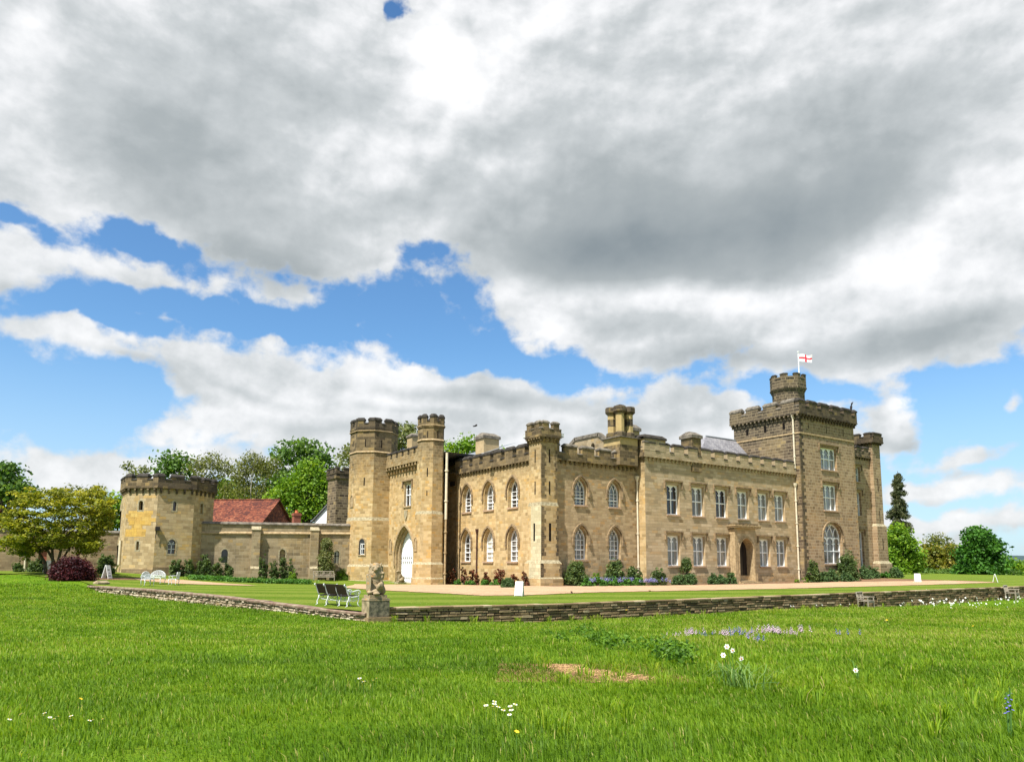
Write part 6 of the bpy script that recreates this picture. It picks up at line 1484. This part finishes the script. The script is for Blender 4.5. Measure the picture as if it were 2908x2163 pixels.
s3=metal_seat('metal_chair','white cast metal armchair standing alone right of the white metal bench',.60,'chair',GM,False); q=onf(493,1661,zl); turn(s3,q,float(zl([q])[0]),math.radians(-118))
for s_ in (s1,s2_,s3): s_.scale=(.98,.98,.98)
# A-boards
def aboard(label,px,py,h,w,ang,fn=zl,lines=((.66,.5,.05),(.22,.55,.06))):
    b=root0('sign_board',label,'sign','white folding signboards'); s=h*.24
    for k,sg in enumerate((-1,1)):
        n=np.array([0,sg*h,s]); n=n/np.linalg.norm(n)
        def P(x,f,o): y,z=sg*s*(1-f),h*f; return (x,y+n[1]*o,z+n[2]*o*.3)
        m=MB(); V=[P(x,f,o) for o in (0,.03) for x,f in ((-w/2,0.0),(-w/2+.02,.05),(w/2-.02,.05),(w/2,0),(w/2,.97),(w/2-.04,1),(-w/2+.04,1),(-w/2,.97))]
        m.add(V,[tuple(range(8,16)),tuple(range(7,-1,-1))]+[(i,(i+1)%8,(i+1)%8+8,i+8) for i in range(8)]); pn=m.build('panel',['board'],b)
        m=MB()
        for f,wd,t_ in lines:
            r=random.Random(int(f*100)+k); x=-w*wd/2
            while x<w*wd/2-.02:
                l=r.uniform(.03,.07); m.add([P(x,f,.033),P(x+l,f,.033),P(x+l,f+t_,.033),P(x,f+t_,.033)],[(0,1,2,3) if sg<0 else (3,2,1,0)]); x+=l+r.uniform(.015,.03)
        m.build('lettering',['grey'],pn,label='faint grey lettering')
    p=onf(px,py,fn); turn(b,p,p[2],ang); return b
aboard('white folding signboard at the lawn edge in front of the corner turret',1475,1692,.80,.44,math.radians(-52),lines=((.60,.4,.05),(.20,.6,.06)))
aboard('white folding signboard on the gravel below the lime-green tree',2606,1652,.80,.52,math.radians(-46),lines=((.2,.55,.05),))
aboard('white folding signboard at the right end of the gravel drive',2827,1653,.80,.50,math.radians(20),lines=((.62,.5,.07),(.4,.35,.05),(.2,.6,.07)))
aboard('grey-white folding signboard with dark lettering between crimson mound and octagonal tower',303,1643,.98,.55,math.radians(55),lines=((.62,.6,.09),(.40,.3,.06),(.16,.66,.12)))
aboard('white folding signboard half hidden by the golden maple trunks',136,1625,.98,.55,math.radians(52),lines=((.6,.5,.06),(.3,.5,.06)))
# pedestal and lion
z_=P0[2]; pe=empty('stone_pedestal',(P0[0],P0[1],z_),'square lichened stone pedestal on the corner of the retaining wall','pedestal')
ch_=dep(1047,1749,28.75); f1=frameS(ch_[1]); wS=.86; wD=.70; h_=.70
x0=ch_[0]
m=MB(); m.box(f1,x0,x0+wS,-wD,0,z_-.5,z_+h_,0); 
m.box(f1,x0+.02,x0+wS-.02,0,.006,z_+.0,z_+h_-.02,1)
m.build('block',['pedst','peddk'],pe)
m=MB(); m.box(f1,x0+.05,x0+wS-.09,-wD+.05,-.05,z_+h_,z_+h_+.13,0); m.hip(f1,x0-.015,x0+wS+.015,-wD-.015,.015,z_+h_-.09,z_+h_+.02,.05,0); m.build('plinth',['statue'],pe)
m=MB(); m.box(f1,x0-.06,x0+wS+.12,-wD,.12,z_-.75,z_-.02,0); m.build('base_stone',['dry'],pe)
def blobbody(name,blobs,parent,matn,vox=.02,disp=.012,loc=None):
    import bmesh
    bm=bmesh.new()
    for c,r,rot in blobs:
        Mx=Matrix.Translation(Vector(c))@Matrix.Rotation(rot[2],4,'Z')@Matrix.Rotation(rot[0],4,'X')@Matrix.Rotation(rot[1],4,'Y')@Matrix.Diagonal((*r,1))
        bmesh.ops.create_icosphere(bm,subdivisions=3,radius=1,matrix=Mx)
    me=bpy.data.meshes.new(name); bm.to_mesh(me); bm.free()
    tmp=bpy.data.objects.new(name+'_tmp',me); COL.objects.link(tmp)
    md=tmp.modifiers.new('r','REMESH'); md.mode='VOXEL'; md.voxel_size=vox; md.use_smooth_shade=True
    sm=tmp.modifiers.new('s','SMOOTH'); sm.iterations=2; sm.factor=.5
    dg=bpy.context.evaluated_depsgraph_get(); out=bpy.data.meshes.new_from_object(tmp.evaluated_get(dg)); bpy.data.objects.remove(tmp)
    from mathutils import noise
    for v in out.vertices:
        q=v.co*9; v.co+=v.normal*disp*(noise.noise(q)+.6*noise.noise(q*2.7))
    out.materials.clear(); out.materials.append(MT[matn]); a=out.attributes.new('tint','FLOAT','FACE'); a.data.foreach_set('value',[.5]*len(out.polygons))
    out.polygons.foreach_set('use_smooth',[True]*len(out.polygons))
    o=bpy.data.objects.new(name,out); COL.objects.link(o); out.name=name
    if parent: o.parent=parent
    WL[o.name]=np.zeros(3); return o
Z0=(0,0,0)
# lion sits upright facing -Y (towards us), right paw raised on a shield at the left
lb=[((0,.10,.28),(.25,.25,.28),Z0),((0,.05,.52),(.20,.19,.28),(.12,0,0)),((0,.0,.72),(.21,.18,.18),Z0),
 ((0,-.03,1.02),(.185,.18,.17),Z0),((0,.05,.93),(.245,.19,.26),Z0),((-.15,.0,.84),(.11,.12,.20),(0,.2,0)),((.16,0,.84),(.11,.12,.20),(0,-.2,0)),((0,-.10,.80),(.16,.09,.17),Z0),
 ((0,-.19,.97),(.085,.085,.075),Z0),((0,-.205,.925),(.07,.06,.04),Z0),((0,-.19,1.02),(.045,.07,.035),Z0),((-.075,-.16,1.06),(.055,.05,.028),Z0),((.075,-.16,1.06),(.055,.05,.028),Z0),((0,-.02,1.15),(.15,.14,.075),Z0),
 ((-.16,.02,1.13),(.05,.04,.06),Z0),((.16,.02,1.13),(.05,.04,.06),Z0),
 ((.24,-.02,.68),(.075,.08,.18),(0,.35,0)),((.285,-.07,.82),(.055,.09,.055),Z0),((.22,-.02,.52),(.06,.08,.20),(.3,-.5,0)),
 ((-.21,-.10,.62),(.075,.085,.16),(.5,-.3,0)),((-.30,-.15,.74),(.06,.07,.07),Z0),
 ((.22,-.06,.30),(.12,.25,.18),(-.3,0,-.15)),((.13,-.25,.32),(.09,.09,.15),(.2,.3,0)),((.05,-.31,.06),(.13,.12,.06),Z0),((.24,.14,.17),(.16,.18,.19),Z0),
 ((-.22,-.02,.20),(.13,.20,.19),Z0),((-.20,-.25,.10),(.11,.14,.08),Z0),((0,-.05,.13),(.24,.24,.12),Z0),((.02,.22,.10),(.22,.12,.10),Z0)]
for i in range(40):
    a=i*2.39; zz0=.72+.44*((i*7)%40)/40; rr0=.25-.22*abs(zz0-.95); fr_=math.sin(a)<-.5 and zz0>.86
    lb.append(((rr0*math.cos(a),.03+rr0*.8*math.sin(a)*(.55 if fr_ else 1),zz0),(.042,.042,.09),(random.uniform(-.4,.4),random.uniform(-.4,.4),0)))
li=root0('lion_statue','weathered seated stone lion holding a shield, on the corner pedestal','statue')
blobbody('body',lb,li,'statue',.014,.008)
m=MB(); sh=[(-.15,.33),(-.06,.36),(0,.33),(.06,.36),(.15,.33),(.15,.02),(.10,-.18),(0,-.30),(-.10,-.18),(-.15,.02)]
tr=lambda u,w,z:(-.27+u*.55+w*.35,-.17-w-u*.45-z*.12,.36+z*1.12)
V=[tr(u,w,z) for w in (0,.06) for u,z in sh]; n=len(sh); m.add(V,[tuple(range(n,2*n))[::-1],tuple(range(n))]+[(i,i+n,(i+1)%n+n,(i+1)%n) for i in range(n)],0,.6); m.build('shield',['statue'],li)
li.location=(x0+wS*.46,ch_[1]+wD*.42+.06,z_+h_+.12); li.rotation_euler=(0,0,math.radians(-24)); li.scale=(1.02,1.02,1.02)
# dog statue on the gate step
db=[((0,.12,.22),(.17,.20,.22),Z0),((0,-.02,.42),(.13,.15,.24),(.25,0,0)),((0,-.10,.58),(.10,.10,.14),Z0),((0,-.15,.72),(.10,.12,.10),Z0),((0,-.28,.69),(.05,.10,.045),Z0),((-.09,-.11,.70),(.025,.05,.09),Z0),((.09,-.11,.70),(.025,.05,.09),Z0),((-.08,-.15,.20),(.045,.05,.24),Z0),((.08,-.15,.20),(.045,.05,.24),Z0),((-.15,.05,.14),(.08,.18,.13),Z0),((.15,.05,.14),(.08,.18,.13),Z0),((-.08,-.2,.03),(.05,.09,.035),Z0),((.08,-.2,.03),(.05,.09,.035),Z0),((0,.30,.06),(.05,.14,.05),Z0)]
dg_=root0('dog_statue','dark seated stone dog statue on the doorstep beside the white gate','statue'); blobbody('body',db,dg_,'pedst',.022,.008)
m=MB(); m.box(LO_,-.22,.22,-.32,.38,-.08,.01); m.build('plinth',['ledge'],dg_)
p=onx(1136,1652,xGf-1.9); dg_.location=(p[0],p[1],proj_z(p,1653.)+.02); dg_.rotation_euler=(0,0,math.radians(-78)); dg_.scale=(1.35,1.35,1.35)
# stone block by the wall end
p=dep(288,1657,47.); fl=root0('stone_slab','rough flat stone slab lying near the left end of the retaining wall','stone'); m=MB(); m.hip(LO_,-.4,.4,-.25,.25,0,.22,.08); m.build('slab',['pedst'],fl); turn(fl,p,float(zl([p])[0]),.5)
# flag
fl=bpy.data.objects
nx,nz=30,18; m=MB(); fd=np.array([math.cos(YAW+.15),-math.sin(YAW+.15)]); 
fz1,fz0=proj_z(Pp,1006),proj_z(Pp,1027); Lf=1.42*(36/2095.8*D2)/1.4
G2=[[None]*(nz+1) for _ in range(nx+1)]
for i in range(nx+1):
    for j in range(nz+1):
        f=i/nx; w=.16*math.sin(f*8+j*.12)*f**.6; q=np.array([Pp[0],Pp[1]])+fd*(Lf*f*.98+.08)+np.array([-fd[1],fd[0]])*w; z=fz0+(fz1-fz0)*(j/nz)-.10*f+.05*math.sin(f*6+.6); G2[i][j]=(q[0],q[1],z)
for i in range(nx):
    for j in range(nz):
        red=abs(i-nx/2+.5)<2.2 or abs(j-nz/2+.5)<2.2; m.quad(G2[i][j],G2[i+1][j],G2[i+1][j+1],G2[i][j+1],1 if red else 0)
o=m.build('flag',['white_cloth','red'],None,True); setp(o,'white flag with a red cross flying from the castle flagpole','flag',kind='thing')
# bird
p=dep(1349,1210,60.); m=MB()
m.tube([p+np.array([-.22,0,-.05]),p+np.array([-.1,0,0]),p+np.array([.1,0,.05]),p+np.array([.24,0,.10])],[.01,.06,.06,.015],7); 
for s in (-1,1): m.add([p+np.array([-.05,0,0]),p+np.array([.12,0,.04]),p+np.array([.02,s*.35,.12]),p+np.array([-.12,s*.30,.10])],[(0,1,2,3)])
o=m.build('bird',['bird']); setp(o,'small dark bird flying in the sky above the plain square chimney','bird',kind='thing')
# ---------------------------------------------------------------- meadow plants
def patch(x,y,s,seed=0):
    """smooth 2-d value noise"""
    x=x/s+seed*17.3; y=y/s+seed*5.1; xi=np.floor(x).astype(int); yi=np.floor(y).astype(int); fx=x-xi; fy=y-yi; fx=fx*fx*(3-2*fx); fy=fy*fy*(3-2*fy)
    def h(a,b): v=np.sin(a*127.1+b*311.7+seed*74.7)*43758.5453; return v-np.floor(v)
    return (h(xi,yi)*(1-fx)+h(xi+1,yi)*fx)*(1-fy)+(h(xi,yi+1)*(1-fx)+h(xi+1,yi+1)*fx)*fy
bare=[onf(x,y,zm)[:2] for x,y in ((1590,1893),(1690,1912),(1760,1925),(1630,1905))]
def blades(name,label,N,d0,d1,dens_pow,hbase,wfun,seg2=True,spread=.74,seed=1,lawn=False,side=4.,taper=False):
    r=np.random.default_rng(seed)
    u=r.random(N); d=(d0**dens_pow+(d1**dens_pow-d0**dens_pow)*u)**(1/dens_pow); l=(r.random(N)*2-1)*(spread*d+side)
    X=l*math.cos(YAW)+d*math.sin(YAW); Y=-l*math.sin(YAW)+d*math.cos(YAW)
    ok=~inside(X,Y,lawnpoly)|((distline(X,Y,polyF)<.0))
    if lawn: ok=inside(X,Y,lawnpoly)&(distline(X,Y,polyF)>.35)&(distline(X,Y,[tuple(p) for p in nw])>.1)&~inside(X,Y,[tuple(p) for p in nw]+[tuple(p) for p in back[::-1]])
    else: ok&=~(inside(X,Y,polyF[len(LE):]+[(RWend[0],yRW+.3)]))
    for b_,(a1,a2) in zip(bare,((.33,.17),(.42,.20),(.34,.15),(.26,.14))):
        q=((X-b_[0])*math.cos(YAW)-(Y-b_[1])*math.sin(YAW))/a1; w=((X-b_[0])*math.sin(YAW)+(Y-b_[1])*math.cos(YAW))/(a2*2.6); ok&=~((q*q+w*w<1)&(r.random(N)<.93))
    if taper: ok&=r.random(N)>.9*np.clip((d-6.5)/4.5,0,1)
    X,Y,d,l=X[ok],Y[ok],d[ok],l[ok]; n=len(X); Z=(zl if lawn else zm)(np.stack([X,Y],1))
    pa=patch(X,Y,.35,1)*.5+patch(X,Y,1.3,2)*.5; pb=patch(X,Y,3.2,3); pc=patch(X,Y,.9,4)
    right=np.clip((l/d+.05)/.3,0,1)*np.clip((d-7)/10,0,1)
    h=hbase(d)*(.55+.75*pa)*(.55+.7*r.random(n))*(1+.55*right*pb)
    w=wfun(d)*(.6+.8*r.random(n))
    a=r.random(n)*2*np.pi; lean=h*(.25+.75*r.random(n)**1.4)*.8
    wa=patch(X,Y,.8,6)*6.28*.5+.6; lx=np.cos(a)*lean*.7+np.cos(wa)*lean*.5; ly=np.sin(a)*lean*.7+np.sin(wa)*lean*.5
    sx,sy=-np.sin(a)*w*.5,np.cos(a)*w*.5
    P=np.stack([X,Y,Z-.02],1); S=np.stack([sx,sy,0*sx],1)
    mid=P+np.stack([lx*.3,ly*.3,h*.62],1); tip=P+np.stack([lx,ly,h*(.98-.28*np.minimum(1,lean/h))],1)
    V=np.stack([P-S,P+S,mid-S*.8,mid+S*.8,tip],1).reshape(-1,3); i=np.arange(n)*5
    F1=np.stack([i,i+1,i+3,i+2],1); F2=np.stack([i+2,i+3,i+4],1)
    pd=patch(X,Y,7.,7); t=.42+.17*r.normal(size=n)+.42*(pc-.5)+.26*(pb-.5)+.12*(pd-.5)+.08*right
    dry=r.random(n)<(.035+.17*right*pb+.05*(pd>.7)); t=np.where(dry,.9+.1*r.random(n),t)
    o=fastmesh(name,V,[F1,F2],np.r_[t,t+.05],['grassm'],None,loc=(X[0],Y[0],Z[0])); setp(o,label,'grass',kind='stuff'); return o
blades('grass','long bright green meadow grass filling the foreground',400000,3.0,11.,1.55,lambda d:.075+0*d,lambda d:.0036+.00050*d,seed=1,taper=True)
blades('grass','meadow grass between the foreground and the retaining walls',440000,7.,46.,1.1,lambda d:.085+.0012*d,lambda d:.0036+.00066*d,seed=2)
blades('grass','grass at the far left of the meadow below the golden maple',60000,30.,62.,1.4,lambda d:.10+0*d,lambda d:.030+0*d,seed=3)
blades('lawn_grass','short mown grass blades of the terrace lawn along the retaining walls',80000,28.,52.,1.3,lambda d:.035+0*d,lambda d:.022+0*d,seed=4,lawn=True)
# taller rank tufts, scattered and countable only as a mass
def tufts(name,label,centres,nb,h,w,matn,seed,lean=.55,tb=.5):
    r=np.random.default_rng(seed); C=np.repeat(np.array(centres),nb,0); n=len(C)
    a=r.random(n)*2*np.pi; hh=h*(.5+.6*r.random(n)); rad=.10*r.random(n)**.5*h/.3
    X=C[:,0]+np.cos(a)*rad; Y=C[:,1]+np.sin(a)*rad; Z=zm(np.stack([X,Y],1)); ln=hh*lean*(.3+r.random(n))
    sx,sy=-np.sin(a)*w*.5,np.cos(a)*w*.5; P=np.stack([X,Y,Z-.02],1); S=np.stack([sx,sy,0*sx],1); dv=np.stack([np.cos(a),np.sin(a),0*a],1)
    m1=P+dv*(ln*.25)[:,None]+np.array([0,0,1])*(hh*.6)[:,None]; m2=P+dv*(ln*.65)[:,None]+np.array([0,0,1])*(hh*.88)[:,None]; tp=P+dv*(ln*1.15)[:,None]+np.array([0,0,1])*(hh*.82)[:,None]
    V=np.stack([P-S,P+S,m1-S,m1+S,m2-S*.7,m2+S*.7,tp],1).reshape(-1,3); i=np.arange(n)*7
    F=[np.stack([i,i+1,i+3,i+2],1),np.stack([i+2,i+3,i+5,i+4],1),np.stack([i+4,i+5,i+6],1)]; t=tb+.18*r.normal(size=n)
    o=fastmesh(name,V,F,np.r_[t,t,t],[matn],None,loc=tuple(P[0])); setp(o,label,'grass',kind='stuff'); return o
r=random.Random(21)
cs=[]
for _ in range(150):
    px=r.uniform(1500,2900); py=r.uniform(1745,1960) if r.random()<.7 else r.uniform(1720,2100); p=onf(px,py,zm)
    if p[1]<yRW-.4: cs.append(p)
tufts('grass_tufts','taller coarse grass tufts scattered over the right side of the meadow',cs,20,.19,.009,'grassm',5,tb=.6)
cs=[]
for x0_,y0_,x1_,y1_,n_ in ((1640,1790,1720,1830,13),(1720,1830,1930,1850,22),(1860,1860,1990,1890,15),(1560,1800,1620,1830,4)):
    for _ in range(n_):
        f=r.random(); p=onf(x0_+(x1_-x0_)*f+r.gauss(0,18),y0_+(y1_-y0_)*f+r.gauss(0,9),zm); cs.append(p)
C=np.array(cs); C=np.repeat(C,9,0)+rng.normal(size=(len(C)*9,3))*[.09,.09,0]; C[:,2]=zm(C)+.03+.20*rng.random(len(C))
V,F,t_=leafcards(C,np.full((len(C),3),.05),5,.085,up=.9,tint_c=.45+.2*rng.normal(size=len(C)),asp=.5); o=fastmesh('nettles',V,[F],t_,['nettle'],None,loc=C[0]); setp(o,'dark green nettles and weeds in a diagonal drift across the right of the meadow','weeds',kind='stuff')
cs=[]
for _ in range(46):
    px=r.uniform(1180,2900); p=onf(px,float(botR(px))+2,zm); p[1]=yRW-r.uniform(.3,.8); cs.append(p)
tufts('wall_foot_grass','long seeding grass along the foot of the right retaining wall',cs,22,.34,.014,'grassm',8,.4,.72)
# bare patch with straw
m=MB(); bz=np.array(bare)
for _ in range(260):
    b_=bare[r.randrange(4)]; x,y=b_[0]+r.gauss(0,.16),b_[1]+r.gauss(0,.25); z=float(zm([(x,y)])[0]); a=r.uniform(0,6.3); L_=r.uniform(.03,.12); m.tube([(x,y,z+.008),(x+math.cos(a)*L_,y+math.sin(a)*L_,z+.012+r.uniform(0,.02))],.0035,3,0,r.random())
MT['straw']=plain('dry_straw',(.55,.36,.17),.9,.1,0,.3,30.); o=m.build('straw',['straw']); setp(o,'dry straw lying on the bare patch','straw',kind='stuff')
P=np.zeros((24,16,3)); c_=np.mean(bz,axis=0)
for i in range(24):
    for j in range(16):
        l_,d_=(i/23-.5)*2.2,(j/15-.5)*2.6; xy=c_+fromld(l_,d_); P[i,j]=(xy[0],xy[1],float(zm([xy])[0])+.006)
groundmat('bare_earth',[(.30,.17,.085),(.22,.125,.06),(.36,.22,.11),(.10,.12,.03)],(1.,7.,50.),b=.03)
gridmesh('bare_patch',P,['bare_earth'])
# ---- flowers
def petalflower(m,c,nrm,rad,n,w,cup=.15,mi=0):
    nrm=unit(np.array(nrm,float)); a=unit(np.cross(nrm,(0.3,.2,.9))); b=np.cross(nrm,a)
    for k in range(n):
        t=2*math.pi*k/n; e=a*math.cos(t)+b*math.sin(t); f=-a*math.sin(t)+b*math.cos(t)
        m.add([c,c+e*rad*.55+f*rad*w+nrm*rad*cup,c+e*rad+nrm*rad*cup*.6,c+e*rad*.55-f*rad*w+nrm*rad*cup],[(0,1,2,3)],mi)
# daisies : one flower head with its stalk each
def daisy_proto():
    d=root0('daisy','small white daisy in the foreground grass','flower','daisies in the foreground grass'); m=MB(); c=np.array([0,0,.105])
    petalflower(m,c,(-.12,-.2,1),.019,13,.24,.18); m.build('petals',['petal'],d)
    m=MB(); m.tube([c+np.array([0,0,.000]),c+np.array([0,0,.007])],[.0065,.004],8); m.build('centre',['yolk'],d); m=MB(); m.tube([(0,0,0),(.004,0,.05),c],.0016,4); m.build('stem',['stem'],d); return d
dp=daisy_proto(); first=True
DZ=[((53,2074),(118,2059),(128,2055),(268,2062),(275,2056),(308,2067),(334,2073),(362,2065),(436,2071),(442,2064),(558,2077),(580,2076),(642,2073)),((380,1960),(418,1968),(503,1966),(533,1961)),((1522,2046),(1586,2050),(1598,2034),(1597,2043),(1632,2049),(1676,2058),(1690,2056),(1740,2046),(1752,2050),(1750,2058),(1785,2041),(1733,2070))]
def conv(g,x,y):
    if g==0: return x/2.221,1700+(y-1700)*0+ (y-1700)*1.0 if False else (x/2.221, 1700+(y-1700))[1]
    return x,y
lst=[]
for x,y in ((53,830),(118,802),(128,794),(268,806),(275,790),(308,817),(334,827),(362,812),(436,824),(442,808),(558,837),(580,834),(642,829)): lst.append((x/2.221,1700+y/2.221,0))
for x,y in ((380,350),(418,378),(503,370),(533,351)): lst.append((900+x/3.173,1850+y/3.173,1))
for x,y in ((1522,617),(1586,630),(1598,582),(1597,604),(1632,630),(1676,660),(1690,656),(1740,624),(1752,634),(1750,658),(1785,608),(1733,700)): lst.append((900+x/3.173,1850+y/3.173,2))
LB=['white daisy in the loose row at the lower left of the foreground grass','white daisy in the small group left of centre in the foreground grass','white daisy in the cluster at the lower centre of the foreground grass']
for k,(x,y,g) in enumerate(lst):
    d_=dp if k==0 else copy_tree(dp); p=onf(x,y+4,zm); s=[1.0,1.05,1.25][g]*depth_of(p)/5.; turn(d_,p,p[2]-.01,r.uniform(0,6)); d_.scale=(s*.72,s*.72,s*.85); d_['label']=LB[g]
# large white narcissi with strap leaves
def narcissus(label,px,py,base,face,ht=None,group='white narcissi in the meadow',leaves=5,s=1.,lie=False):
    pb=onf(*base,zm); d_=empty('narcissus',pb,label,'flower',group); dd_=depth_of(pb); c=dep(px,py,dd_)
    m=MB(); nrm=unit(np.array(face[0]*RR+face[1]*UU-face[2]*FF)); petalflower(m,c,nrm,.030*s,6,.36,.1); m.build('petals',['petal'],d_)
    m=MB(); m.tube([c+nrm*.001,c+nrm*.010*s],[.006*s,.008*s],8); m.build('corona',['corona'],d_)
    m=MB(); bk=c-nrm*.02*s; m.tube([pb-np.array([0,0,.02]),(pb+bk)/2+np.array([.0,0,.02]),bk+np.array([0,0,.004]),c],[.0042,.004,.0034,.0034],5); m.build('stem',['stem'],d_)
    if leaves:
        m=MB(); rr0=random.Random(int(px))
        for k in range(leaves):
            a=rr0.uniform(0,6.28); L_=rr0.uniform(.22,.36); e=np.array([math.cos(a),math.sin(a),0]); f=np.array([-e[1],e[0],0])*.006
            q=[pb+e*.02,pb+e*L_*.35+np.array([0,0,L_*.62]),pb+e*L_*.75+np.array([0,0,L_*.66]),pb+e*L_*1.1+np.array([0,0,L_*.42])]
            for u,v,w0,w1 in ((q[0],q[1],1,1),(q[1],q[2],1,.8),(q[2],q[3],.8,.15)): m.add([u-f*w0,u+f*w0,v+f*w1,v-f*w1],[(0,1,2,3)],0,rr0.random())
        m.build('leaf',['reed'],d_)
    return d_
narcissus('topmost white narcissus of the tall clump at the right foreground',2064,1835,(2086,1951),(-.25,.25,.9))
narcissus('white narcissus overlapping just below the topmost one of the clump',2080,1846,(2089,1952),(.25,.2,.9))
narcissus('lowest-left white narcissus of the tall clump, turned left',2054,1859,(2080,1950),(-.4,.35,.8))
narcissus('white narcissus with visible orange centre at the right of the clump',2105,1869,(2111,1950),(.1,.0,1.),leaves=7)
narcissus('fallen white narcissus lying on its stalk right of the tall clump',2209,1940,(2110,1952),(.6,-.3,.5),leaves=3)
narcissus('single white narcissus far right of the tall clump',2430,1902,(2440,1935),(-.4,.1,.6),leaves=2)
tufts('strap_leaves','long arching strap leaves round the narcissus clump',[onf(2095,1955,zm),onf(2130,1962,zm),onf(2160,1966,zm),onf(2060,1950,zm)],11,.30,.010,'reed',12,1.1,.65)
# narcissi by the wall on the right : small white flowers, one object each
def whead(name,label,petal,group,h,rad,n=6,cat='flower'):
    d_=root0(name,label,cat,group); m=MB(); c=np.array([0,0,h]); petalflower(m,c,(-.35,-.75,.5),rad,n,.42,.12); petalflower(m,c,(.5,.1,.7),rad*.8,n,.42,.12); m.build('petals',[petal],d_)
    m=MB(); m.tube([(0,0,0),(.01,0,h*.5),c],.006,4); m.build('stem',['stem'],d_); return d_
GN='white narcissi at the foot of the right retaining wall'
wp_=whead('narcissus','white narcissus in the long drift below the right retaining wall','petal',GN,.32,.055); cnt=0
rr0=random.Random(4)
for k in range(104):
    if k<58: px=rr0.gauss(2700,75); py=rr0.gauss(1716,5)
    elif k<96: px=rr0.gauss(2838,48); py=rr0.gauss(1711,8)
    else: px=rr0.uniform(2560,2900); py=rr0.uniform(1716,1732)
    if not 2545<px<2905: continue
    p=onf(px,py+5,zm)
    if p[1]>yRW-.35: p[1]=yRW-.35-rr0.random(); p[2]=float(zm([p])[0])
    o=wp_ if cnt==0 else copy_tree(wp_); cnt+=1; s=rr0.uniform(.7,1.25); turn(o,p,p[2],rr0.uniform(-1,1)); o.scale=(s*.9,s*.9,s*rr0.uniform(.8,1.2))
for k,(px,py) in enumerate(((2254,1728),(2283,1723),(2291,1722),(2361,1719),(2380,1722),(2235,1727))):
    o=copy_tree(wp_); p=onf(px,py+5,zm); p[1]=min(p[1],yRW-.4); p[2]=float(zm([p])[0]); turn(o,p,p[2],.3); o.scale=(.9,.9,.8); o['label']='stray white narcissus near the lattice-backed wooden seat'; o['group']='stray white narcissi near the lattice-backed seat'
# pale pink and violet-blue bluebells in the middle distance
def pinkclump(name,label,petal,group,k):
    C=[np.array([rr0.gauss(0,.13),rr0.gauss(0,.10),0]) for _ in range(k)]; C[0]*=0; return spikes(name,label,'flowers',C,petal,.27,r=.034,group=group)
GP='pale pink bluebells across the middle of the meadow'; GB2='violet-blue bluebells across the middle of the meadow'
pk=pinkclump('pink_bluebells','clump of pale pink bluebells in the meadow right of centre','pinkp',GP,7); bl=pinkclump('bluebells','small clump of violet-blue bluebells among the pink ones','bluep',GB2,4)
for k,(px,py,s) in enumerate(((1918,1808,.7),(1950,1806,.8),(1968,1803,1.),(1958,1799,.8),(2052,1802,.8),(2066,1800,.7),(2060,1806,.9),(2124,1806,.7),(2138,1798,.7),(2168,1800,1.),(2180,1799,1.2),(2192,1800,1.2),(2206,1801,1.1),(2218,1802,.9),(2246,1803,.8),(2256,1803,.7),(2276,1800,1.2),(2122,1810,.5),(2142,1816,.5))):
    o=pk if k==0 else copy_tree(pk); p=onf(px,py+4,zm); turn(o,p,p[2]-.02,k*1.7); o.scale=(s,)*3
for k,(px,py,s) in enumerate(((2090,1801,1.),(2100,1803,1.1),(2104,1807,.8),(2156,1820,.9),(2002,1801,.7),(1992,1806,.6),(2410,1808,1.))):
    o=bl if k==0 else copy_tree(bl); p=onf(px,py+4,zm); turn(o,p,p[2]-.02,k*1.3); o.scale=(s,)*3
    if k==6: o['label']='lone violet-blue bluebell clump far right in the meadow'
p=onf(2872,2092,zm); C=[p,p+np.array([.015,.02,0])]; spikes('bluebell','single tall violet bluebell spike at the right edge of the foreground','flower',C,'bluep',.34,r=.017)
GY='yellow buttercups in the meadow'
bp=root0('buttercup','tiny yellow buttercup in the meadow grass','flower',GY); m=MB(); petalflower(m,np.array([0,0,.13]),(0,-.4,.9),.016,5,.5,.3); m.build('petals',['yolk'],bp); m=MB(); m.tube([(0,0,0),(0,0,.13)],.002,4); m.build('stem',['stem'],bp)
for k,(px,py) in enumerate(((1467,2148),(225,2036),(2562,1832),(2690,1806),(2765,1802),(2520,1785),(1778,1756),(2012,1742),(1117,1776),(1128,1776))):
    o=bp if k==0 else copy_tree(bp); p=onf(px,py,zm); turn(o,p,p[2],k); s=max(1,depth_of(p)/9); o.scale=(s,s,max(1,s*.8))
